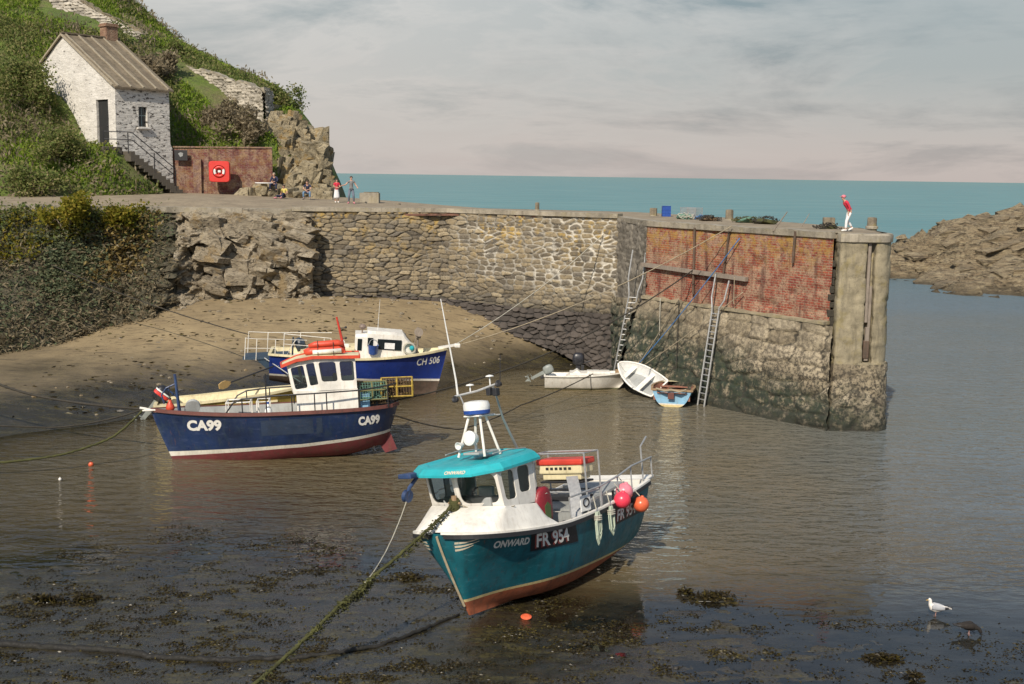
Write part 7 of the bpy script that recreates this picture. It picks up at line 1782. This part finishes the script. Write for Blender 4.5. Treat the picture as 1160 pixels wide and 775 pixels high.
def ladder(label, foot, knee, topl, topr, w, nr, hang=0):
    o = root('ladder', label, 'ladder', foot, 'galvanised ladders on the pier'); f = Vector((0, 0, 0)); k = knee-foot
    side = bdir.copy() if hang == 0 else Vector((.92, -.38, 0)).normalized()
    d = k.normalized()
    for sg, top in ((-1, topl), (1, topr)):
        mb = MB(); a = side*sg*w/2; t = top-foot
        mb.tube([a-d*.9, a, k+a, k+a*1.05+Vector((0, 0, .15)), (k+a).lerp(t, .35)+side*sg*.12, t], .045, 6); mb.build('stile', M['galv'], o)
    for i in range(nr):
        p = f.lerp(k, (i+.5)/nr); mb = MB(); mb.tube([p-side*w/2, p+side*w/2], .028, 6); mb.build('rung', M['galv'], o)
    return o
ladder('pale metal ladder leaning where the stone wall meets the brick', atY(702, 412, 61.2), atY(717.5, 334, 61.0), atY(717, 283, 61.4), atY(732, 281, 61.0), .46, 13, 1)
ladder('pale metal ladder on the masonry right of the blue rowing boat', onmas(794.5, 456, .35), onmas(810.5, 352, .35), onbrick(811, 310, .28), onbrick(826, 318, .28), .46, 15)
def bollard(label, px, py, w, h, kind='round', name='bollard', tilt=0):
    p = atZ(px, py, 8.66); o = root(name, label, 'bollard', frame(p, rnd.uniform(-.3, .3), tilt), 'bollards along the pier'); mb = MB()
    if kind == 'round': mb.lathe([(w*.52, -.2), (w*.5, .05), (w*.46, h*.5), (w*.47, h*.85), (w*.43, h), (w*.2, h+.02), (0, h+.015)], 16)
    else: mb.box((0, 0, h/2-.1), (w, w*.9, h+.2), bev=.05)
    mb.build('stump', M['bollard'], o, auto=40); mb = MB(); mb.lathe([(w*.62, -.05), (w*.62, .06), (w*.5, .09)], 16); mb.build('collar', M['coping'], o); return o
bollard('stubby stone bollard beside the blue crate on the pier', 740, 245.5, .42, .52, 'square')
bollard('mossy stone bollard among the net heaps on the pier', 826, 250.5, .46, .62)
bollard('square stone bollard left of the walker in red', 938.5, 258.5, .54, .52, 'square')
bollard('round stone bollard at the outer corner of the pier', 987.5, 258, .50, .50)
bollard('small bollard on the quay edge above the pale mortared stonework', 608.5, 239, .30, .55)
bollard('low worn bollard on the quay edge nearest the concrete block', 451, 235.5, .40, .3)
cbk = root('concrete_block', 'square concrete block on the quay right of the gesturing man', 'block', qp(419, 227, 81)); mb = MB(); mb.box((0, 0, .3), (1.35, .9, .75), bev=.04); mb.build('block', M['coping'], cbk); mb = MB(); mb.box((.1, 0, .70), (1.0, .6, .06), bev=.02); mb.build('lifting_plate', M['bollard'], cbk)
def at_pier(px, py, dz=0): p = atZ(px, py, 8.7); p.z = float(quay_z(np.array([p.x]), np.array([p.y]))[0])+dz; return p
bc = root('fish_crate', 'bright blue plastic fish crate standing on the pier edge', 'crate', at_pier(754.5, 245.5)); mb = MB()
for c_, d_ in (((0, 0, .03), (.5, .4, .05)), ((.235, 0, .32), (.03, .4, .62)), ((-.235, 0, .32), (.03, .4, .62)), ((0, .19, .32), (.5, .03, .62)), ((0, -.19, .32), (.5, .03, .62))): mb.box(c_, d_)
mb.build('tub', M['blue_plastic'], bc); mb = MB()
for z in (.2, .4, .62): mb.box((0, -.21, z), (.5, .02, .03))
mb.build('rib', M['blue_plastic'], bc)
wp_ = root('wire_cage', 'grey wire mesh cage on the pier beside the blue crate', 'cage', frame(at_pier(783, 246), R(-50))); mb = MB(); L_, W_, H_ = 1.15, .6, .55
for x in np.linspace(-L_/2, L_/2, 15):
    mb.tube([(x, -W_/2, 0), (x, -W_/2, H_), (x, W_/2, H_), (x, W_/2, 0)], .01, 4)
for z in np.linspace(.02, H_, 8): mb.tube([(-L_/2, -W_/2, z), (L_/2, -W_/2, z), (L_/2, W_/2, z), (-L_/2, W_/2, z), (-L_/2, -W_/2, z)], .01, 4)
mb.build('mesh', M['galv'], wp_); mb = MB()
for x in (-L_/2, L_/2):
    for y in (-W_/2, W_/2): mb.tube([(x, y, 0), (x, y, H_+.02)], .022, 5)
mb.build('frame', M['galv'], wp_)
def heap(label, px, py, sx, sy, sz, mats, seed, cat='net heap'):
    o = root('net_heap', label, cat, at_pier(px, py), 'net heaps on the pier'); g = random.Random(seed)
    mb = MB(); mb.bm(rock_bm((sx, sy, sz), seed, 3, 3, .3), Matrix.Translation((0, 0, sz*.3))); mb.build('net', mats[0], o, smooth=True)
    mb = MB()
    for i in range(16):
        x, y = g.uniform(-sx, sx), g.uniform(-sy, sy); z = sz*1.15*max(0, 1-(x/sx)**2*.7-(y/sy)**2*.7)+.03; r_ = g.uniform(.08, .22); t0 = g.uniform(0, 6)
        mb.tube([(x+r_*math.cos(t0+t)*1.2, y+r_*math.sin(t0+t), z+.05*math.sin(3*t)) for t in np.linspace(0, 5.5, 14)], .018, 5)
    mb.build('rope_coil', mats[1], o)
heap('tangled pale rope heap behind the blue crate', 776, 248.5, .45, .5, .26, (M['net_green'], M['rope_pale']), 3)
heap('low dark net heap left of the mossy bollard', 803, 250.5, .55, .6, .22, (M['net_brown'], M['rope_dark']), 4)
heap('blue and grey rope tangle on the brick edge', 795, 249, .25, .3, .2, (M['net_green'], M['rope_blue']), 5)
heap('greenish net heap right of the mossy bollard', 846, 252.5, .6, .7, .26, (M['net_green'], M['rope_moss']), 6)
heap('dark weed-covered rope heap at the pier edge near the leaning pole', 868, 254, .6, .6, .30, (M['rope_moss'], M['rope_dark']), 8)
heap('dark rope coil round the square bollard', 938, 259.5, .5, .4, .2, (M['rope_moss'], M['rope_dark']), 9)
pp_ = root('leaning_pole', 'thin dark pole leaning out over the pier edge', 'pole', onbrick(878, 259, .1)); e_ = atY(892, 240, pp_.location.y-.3)-pp_.location
mb = MB(); mb.tube([-e_*.15, e_*.5, e_], [.035, .03, .02], 6); mb.build('pole', M['grey_wood'], pp_)
p2_ = root('leaning_pole', 'slimmer faint pole standing right of the leaning pole', 'pole', at_pier(908, 257)); e_ = atY(917, 242, p2_.location.y)-p2_.location
mb = MB(); mb.tube([-e_*.1, e_], [.025, .015], 6); mb.build('pole', M['grey_wood'], p2_)

# ------------------------------------------------------------------ ropes
def rope(label, pts, r, mat, sag=0.0, n=26, cat='rope', rough=.004, group='mooring ropes', name='mooring_rope', extra=None):
    P = [Vector(p) for p in pts]; path = []
    for i in range(len(P)-1):
        sg = sag[i] if isinstance(sag, (list, tuple)) else sag
        for k in range(n):
            t = k/n; q = P[i].lerp(P[i+1], t); q.z -= 4*sg*t*(1-t); path.append(q)
    path.append(P[-1]); o0 = path[0].copy()
    o = root(name, label, cat, o0, group); g = random.Random(len(label)*7); mb = MB()
    rs = [ (r if not isinstance(r, (list, tuple)) else r[0]+(r[1]-r[0])*i/(len(path)-1))*g.uniform(.88, 1.14) for i in range(len(path))]
    mb.tube([p-o0+Vector((g.uniform(-1, 1), g.uniform(-1, 1), g.uniform(-1, 1)))*rough for p in path], rs, 7); mb.build('strand', mat, o, smooth=True)
    return o, path
def on(b, x, y, z): return b.matrix_world @ Vector((x, y, z))
# thick weedy mooring of the teal boat
pa = on(fr, 3.33, 0, 2.78); pe = atZ(225, 826, .06); d_ = pe-pa
mo, path = rope('thick moss-covered mooring rope running from the teal boat bow to the foreground', [pa, pa.lerp(pe, .36)+Vector((0, 0, -.02)), pa.lerp(pe, .50)+Vector((0, 0, .0)), pe], [.036, .045], M['rope_moss'], [.05, .05, .10], 30, rough=.012)
g = np.random.default_rng(77); pts_ = np.array([tuple(p-path[0]) for p in path]); dens_ = np.r_[np.full(20, .8), np.full(14, .35), np.full(34, 1.6), np.full(len(pts_)-68, .55)]
ii = g.choice(len(pts_), 2600, p=dens_/dens_.sum()); Pq = pts_[ii]+g.normal(size=(2600, 3))*np.array([.026, .026, .026]); Pq[:, 2] -= g.uniform(0, 1, 2600)**3*.2
quads_mesh('weed', leaf_cards(Pq, None, .035, 78, 2.2, 1.0, .1), M['rope_moss'], mo)
mb = MB()
for k in range(5):
    mb.tube([Vector((.10*math.cos(a), .10*math.sin(a), -.12+.05*k))+Vector((0, 0, .02*math.sin(a))) for a in np.linspace(0, 2*PI, 12)], .04, 6)
mb.build('post_turns', M['rope_moss'], mo)
rope('thin pale line dropping from the teal boat pot hauler to the mossy rope', [on(fr, 3.5, -1.36, 2.95), pa.lerp(pe, .40)], .012, M['rope_pale'], .25)
rope('thin pale rope end curling across the teal boat foredeck', [on(fr, 3.33, .1, 2.78), on(fr, 2.95, .7, 2.60), on(fr, 2.75, 1.1, 2.66), on(fr, 2.5, 1.22, 2.62)], .012, M['rope_tan'], [.05, -.04, .02], 8)
def bedp(px, py, dz): 
    p = atZ(px, py, .05); z = float(bed_z(np.array([p.x]), np.array([p.y]))[0]); return Vector((p.x, p.y, max(z, 0)+dz))
ground_line = [(-140, 724), (-60, 729), (20, 732), (70, 735), (120, 738), (170, 744), (220, 748), (262, 750), (300, 747), (340, 746), (385, 742), (430, 734), (460, 725), (490, 712), (520, 700)]
rope('thick black weed-covered ground rope lying across the foreground mud', [bedp(x, y, .03) for x, y in ground_line], [.10, .035], M['rope_black'], 0, 7, rough=.025)
A_ = on(ca, 4.95, .12, 2.25)
rope('dark bow rope of the navy boat, highest of its three moorings', [A_, atY(60, 452, 44.5), atY(0, 436, 45.5), atY(-260, 350, 50)], [.045, .055], M['rope_dark'], [.05, .05, .3])
rope('dark bow rope of the navy boat, middle one of its three moorings', [A_, atY(60, 484.5, 42), atY(0, 482.5, 41.5), atY(-240, 462, 41)], .032, M['rope_dark'], [.12, .0, .1])
rope('mossy green bow rope of the navy boat, lowest of its three moorings', [A_, atY(128, 495, 42), atY(70, 515, 41), atY(0, 524, 40.2), atZ(-220, 530, .4)], .045, M['rope_moss'], [.05, .05, .03, .1], rough=.01)
rope('long thin rope from the overgrown bank down to the royal blue boat stern', [atY(58, 300, 64.5), on(ch_, -5.5, .85, 2.45)], .028, M['rope_dark'], .25)
rope('pale rope from the pier top down to the royal blue boat bow', [onbrick(829, 256, .25), on(ch_, 4.9, 0, 2.62)], .024, M['rope_tan'], .55, 40)
rope('bright blue rope from the brick pier down to the white dinghy bow', [onbrick(838, 270, .15), on(dg, 2.2, 0, 1.08)], .024, M['rope_blue'], .15)
rope('dark rope from the pier beam over the water to the navy boat stern', [onbrick(785, 306, .2), on(ca, -4.6, .1, 2.05)], .032, M['rope_dark'], .9, 40)
rope('thin tan rope from low on the brick to the white dinghy', [onbrick(842, 331, .2), on(dg, 2.1, -.3, 1.0)], .022, M['rope_tan'], .1)
rope('thin pale rope from the wall corner slanting over the stonework to the sand', [atY(704, 246, 68.6), bedp(505, 379, 0.0)+Vector((0, 0, 0))], .022, M['rope_pale'], .35) if False else rope('thin pale rope from the wall corner slanting over the stonework to the blue boat', [atY(704, 246, 68.4), on(ch_, 4.6, .2, 2.5)], .022, M['rope_pale'], .5)
rope('slack dark rope from the ladder foot across the water to the navy boat quarter', [atY(690, 413, 60.5), atY(590, 459, 51.5), atY(520, 486.5, 47), on(ca, -4.5, .5, 1.55)], .028, M['rope_dark'], [.15, .12, .1])
for lab, a_, b_, mt_ in (('short pale rope hanging from the brick ledge left of the others', (748, 338), (747, 380), 'rope_pale'), ('long thin rope hanging down the weedy masonry', (769, 340), (766, 418), 'rope_dark'), ('thin rope hanging below the pier beam end', (832, 314), (831, 345), 'rope_tan')):
    p0 = onbrick(a_[0], a_[1], .48); p1 = onmas(b_[0], b_[1], .22) if b_[1] > 360 else onbrick(b_[0], b_[1], .5); rope(lab, [p0, p1], .02, M[mt_], 0, group='ropes hanging on the pier', name='hanging_rope')
rope('tan rope from the brick ledge down to the tilted dinghy', [onbrick(769, 338, .5), onmas(724, 412, .3)], .022, M['rope_tan'], .1)
# ------------------------------------------------------------------ floats and oddments
def float_ball(label, px, py, r, mat, z=.0):
    p = atZ(px, py, z); o = root('mooring_float', label, 'float', p, 'small floats'); mb = MB()
    mb.lathe([(0, -r), (r*.7, -r*.72), (r, 0), (r*.72, r*.72), (r*.25, r), (r*.16, r*1.3), (0, r*1.32)], 16); mb.build('ball', mat, o, smooth=True)
    mb = MB(); mb.tube([(r*.18*math.cos(a), 0, r*1.35+r*.18*math.sin(a)) for a in np.linspace(0, 2*PI, 10)], r*.06, 5); mb.build('eye_ring', M['galv'], o)
float_ball('small orange mooring float on the still water left of the navy boat', 103, 526, .105, M['buoy_orange'], .05)
float_ball('small pale float lying at the water edge on the far left', 68, 543, .06, M['feather_white'], .04)
oc_ = root('orange_float', 'flat orange scrap of float lying on the mud by the teal boat keel', 'float', bedp(596, 700, .02)); mb = MB(); mb.lathe([(0, -.02), (.12, -.02), (.14, .02), (.08, .05), (0, .05)], 14, Matrix.Rotation(.2, 4, 'X')); mb.build('disc', M['buoy_orange'], oc_)
# ------------------------------------------------------------------ seaweed
def weed_mound(label, px, py, sx, sy, sz, seed):
    o = root('seaweed_clump', label, 'seaweed', bedp(px, py, 0), 'seaweed clumps'); g = np.random.default_rng(seed)
    mb = MB(); mb.bm(rock_bm((sx, sy, sz), seed, 3, 3, .35)); mb.build('mound', simple('wet_mound', (.022, .02, .013), .4, var=.5), o, smooth=True)
    n_ = int(900*sx); P_ = np.c_[g.normal(size=n_)*sx*.5, g.normal(size=n_)*sy*.5, np.zeros(n_)]; P_[:, 2] = sz*np.maximum(0, 1-(P_[:, 0]/sx)**2-(P_[:, 1]/sy)**2)*.9+.01
    quads_mesh('fronds', leaf_cards(P_, None, .05, seed+1, 3, .6, .15), M['weed'], o)
weed_mound('long dark seaweed mound in shallow water below the pier reflection', 808, 677, .62, .32, .12, 21)
weed_mound('small dark seaweed lump left of the long mound', 776, 672, .14, .12, .13, 22)
weed_mound('black seaweed clump on the far left mud', 50, 681, .42, .2, .10, 23)
weed_mound('narrow black seaweed clump right of the far left one', 98, 679, .32, .16, .08, 24)
weed_mound('dark seaweed clump on the mud below the teal boat bow rope', 463, 655, .30, .2, .10, 25)
weed_mound('reddish dark seaweed scrap at the lower right', 1000, 745, .34, .14, .08, 26)
weed_mound('small upright weed at the bottom right edge', 1036, 768, .10, .1, .16, 27)
def mud_scatter(n, seed, dens, size, elong, up=.12, lift=.012):
    g = np.random.default_rng(seed); X = g.uniform(-13, 14, n); Y = 21.5+13.5*g.uniform(0, 1, n)**1.25
    Z = bed_z(X, Y); keep = g.uniform(size=n) < dens(X, Y, Z); X, Y, Z = X[keep], Y[keep], Z[keep]
    return leaf_cards(np.stack([X, Y, np.maximum(Z, -.005)+lift*g.uniform(0, 1, len(X))], -1), None, size, seed+1, elong, .0, up)
def md(X, Y, Z):
    c = sstep(-.12, .40, fbm(X*.6, Y*1.1, oct=6, seed=801, gain=.62)); rgt = sstep(7.0, 1.0, X-(28-Y)*1.4)
    return (.05+.95*c)*sstep(-.10, -.015, Z)*(.45+.55*rgt)*sstep(-.25, .2, fbm(X*2.3, Y*4.2, oct=3, seed=803))
o = quads_mesh('seaweed_litter', mud_scatter(420000, 802, md, .028, 2.6, .03, .008), M['weed']); tag(o, kind='stuff')

# scraps and pebbles left on the beach
g = np.random.default_rng(911); n_ = 9000; X = g.uniform(-24, 6, n_); Y = g.uniform(46, 72, n_); Z = bed_z(X, Y)
k_ = (Z > .15) & (g.uniform(size=n_) < .05+.75*sstep(.15, .5, fbm(X*.35, Y*1.3, oct=4, seed=912)))
P_ = np.stack([X, Y, Z+.015], -1)[k_]
V_ = leaf_cards(P_, None, .085, 913, 2.2, 0, .04); V_[:, :, 0] = P_[:, None, 0]+(V_[:, :, 0]-P_[:, None, 0])*1.7
o = quads_mesh('beach_wrack', V_, M['weed']); tag(o, kind='stuff')
mb = MB(); g = random.Random(915)
for i in range(230):
    x, y = g.uniform(-22, 4), 71-24*g.random()**2.2; z = float(bed_z(np.array([x]), np.array([y]))[0])
    if z < .1: continue
    s_ = g.uniform(.04, .13)*(1.6 if y > 66 else 1); bm = bmesh.new(); bmesh.ops.create_icosphere(bm, subdivisions=1, radius=1)
    for v in bm.verts: v.co = Vector((v.co.x*s_*g.uniform(.8, 1.3), v.co.y*s_, v.co.z*s_*.6))
    mb.bm(bm, Matrix.Translation((x, y, z)))
o = mb.build('beach_pebbles', M['cliff_rock']); tag(o, kind='stuff')
# ------------------------------------------------------------------ daylight
SUNV = Vector((-.34, -.86, .80)).normalized()
W = bpy.data.worlds.new('World'); SC.world = W; W.use_nodes = True
t = W.node_tree; bg = t.nodes['Background']
sky = t.nodes.new('ShaderNodeTexSky'); sky.sky_type = 'NISHITA'; sky.sun_disc = False
el = math.asin(SUNV.z); az = math.atan2(SUNV.x, SUNV.y)
sky.sun_elevation = el; sky.sun_rotation = az % (2*PI)
sky.altitude = 10; sky.air_density = 1.2; sky.dust_density = .6; sky.ozone_density = 2.5
def wn(ty): return t.nodes.new(ty)
tc = wn('ShaderNodeTexCoord'); sp = wn('ShaderNodeSeparateXYZ'); t.links.new(tc.outputs['Generated'], sp.inputs[0])
def wm(op, a, b=0.0, clamp=False):
    m = wn('ShaderNodeMath'); m.operation = op; m.use_clamp = clamp
    for s, v in zip(m.inputs, (a, b)):
        if isinstance(v, (int, float)): s.default_value = v
        else: t.links.new(v, s)
    return m.outputs[0]
def wr(f, stops):
    r = wn('ShaderNodeValToRGB'); e = r.color_ramp.elements
    while len(e) < len(stops): e.new(.5)
    for i, (p, c) in enumerate(stops): e[i].position = p; e[i].color = (c, c, c, 1) if isinstance(c, (int, float)) else (*c, 1)
    t.links.new(f, r.inputs[0]); return r.outputs[0]
def wmix(f, a, b):
    m = wn('ShaderNodeMix'); m.data_type = 'RGBA'
    for s, v in ((m.inputs[0], f), (m.inputs[6], a), (m.inputs[7], b)):
        if isinstance(v, tuple): s.default_value = (*v, 1)
        elif isinstance(v, (int, float)): s.default_value = v
        else: t.links.new(v, s)
    return m.outputs[2]
# flat cloud sheet: direction projected on a plane overhead
zc = wm('MAXIMUM', sp.outputs[2], .0); zz = wm('ADD', zc, .16)
cb = wn('ShaderNodeCombineXYZ'); t.links.new(wm('DIVIDE', sp.outputs[0], zz), cb.inputs[0]); t.links.new(wm('DIVIDE', sp.outputs[1], zz), cb.inputs[1])
def wnoise(scale, det=7, rough=.6, sc=(1, 1, 1), rot=0):
    m = wn('ShaderNodeMapping'); m.inputs['Scale'].default_value = sc; m.inputs['Rotation'].default_value = (0, 0, rot); t.links.new(cb.outputs[0], m.inputs[0])
    n = wn('ShaderNodeTexNoise'); n.inputs['Scale'].default_value = scale; n.inputs['Detail'].default_value = det; n.inputs['Roughness'].default_value = rough; n.inputs['Distortion'].default_value = .4
    t.links.new(m.outputs[0], n.inputs['Vector']); return n.outputs['Fac']
SKYK = 1.0
dens = wr(wnoise(.75, 8, .62, (1.0, 1.0, 1), .35), [(.40, .0), (.58, 1.0)])
fine = wnoise(2.2, 8, .66, (1.0, 1.1, 1), .35)
cl_dark, cl_light = (1.9, 2.35, 2.5), (4.6, 4.5, 4.3)
cloud = wmix(wr(wm('ADD', wm('MULTIPLY', dens, .55), wm('MULTIPLY', fine, .6)), [(.32, 0.0), (.72, 1.0)]), cl_dark, cl_light)
hor = wr(sp.outputs[2], [(.0, 1.0), (.06, .55), (.14, 0.0)])
cloud = wmix(wm('MULTIPLY', hor, .75), cloud, (3.9, 3.25, 3.05))
cover = wr(sp.outputs[2], [(.0, .97), (.15, .92), (.26, .45), (.5, .25), (.9, .3)])
xl = wr(wm('MULTIPLY', wm('ADD', wm('ADD', sp.outputs[0], .45), wm('MULTIPLY', wm('SUBTRACT', fine, .5), .9)), 1.1), [(.0, 1.0), (.35, .75), (.75, 0.0)])
cloud = wmix(wm('MULTIPLY', xl, .30), cloud, (5.0, 4.85, 4.55))
rt = wr(wm('MULTIPLY', wm('ADD', wm('ADD', sp.outputs[0], .1), wm('MULTIPLY', wm('SUBTRACT', dens, .5), .5)), 1.3), [(.15, 0.0), (.75, 1.0)])
cloud = wmix(wm('MULTIPLY', wm('MULTIPLY', rt, wr(sp.outputs[2], [(.02, 0.0), (.09, 1.0)])), .55), cloud, (2.0, 2.55, 2.7))
skyc = wmix(wm('MULTIPLY', cover, 1.0), sky.outputs[0], cloud)
t.links.new(skyc, bg.inputs[0]); bg.inputs[1].default_value = .11
sd = bpy.data.lights.new('sun', 'SUN'); so = bpy.data.objects.new('sun', sd); COL.objects.link(so)
sd.energy = 4.2; sd.angle = R(.6); sd.color = (1.0, .90, .76)
so.rotation_euler = SUNV.to_track_quat('Z', 'Y').to_euler(); so.location = SUNV*200
vs = SC.view_settings; vs.view_transform = 'Standard'; vs.look = 'None'; vs.exposure = .25; vs.gamma = 1; vs.use_curve_mapping = False
SC.render.engine = 'CYCLES'; SC.cycles.max_bounces = 6; SC.cycles.transparent_max_bounces = 12; SC.cycles.caustics_reflective = False; SC.cycles.caustics_refractive = False
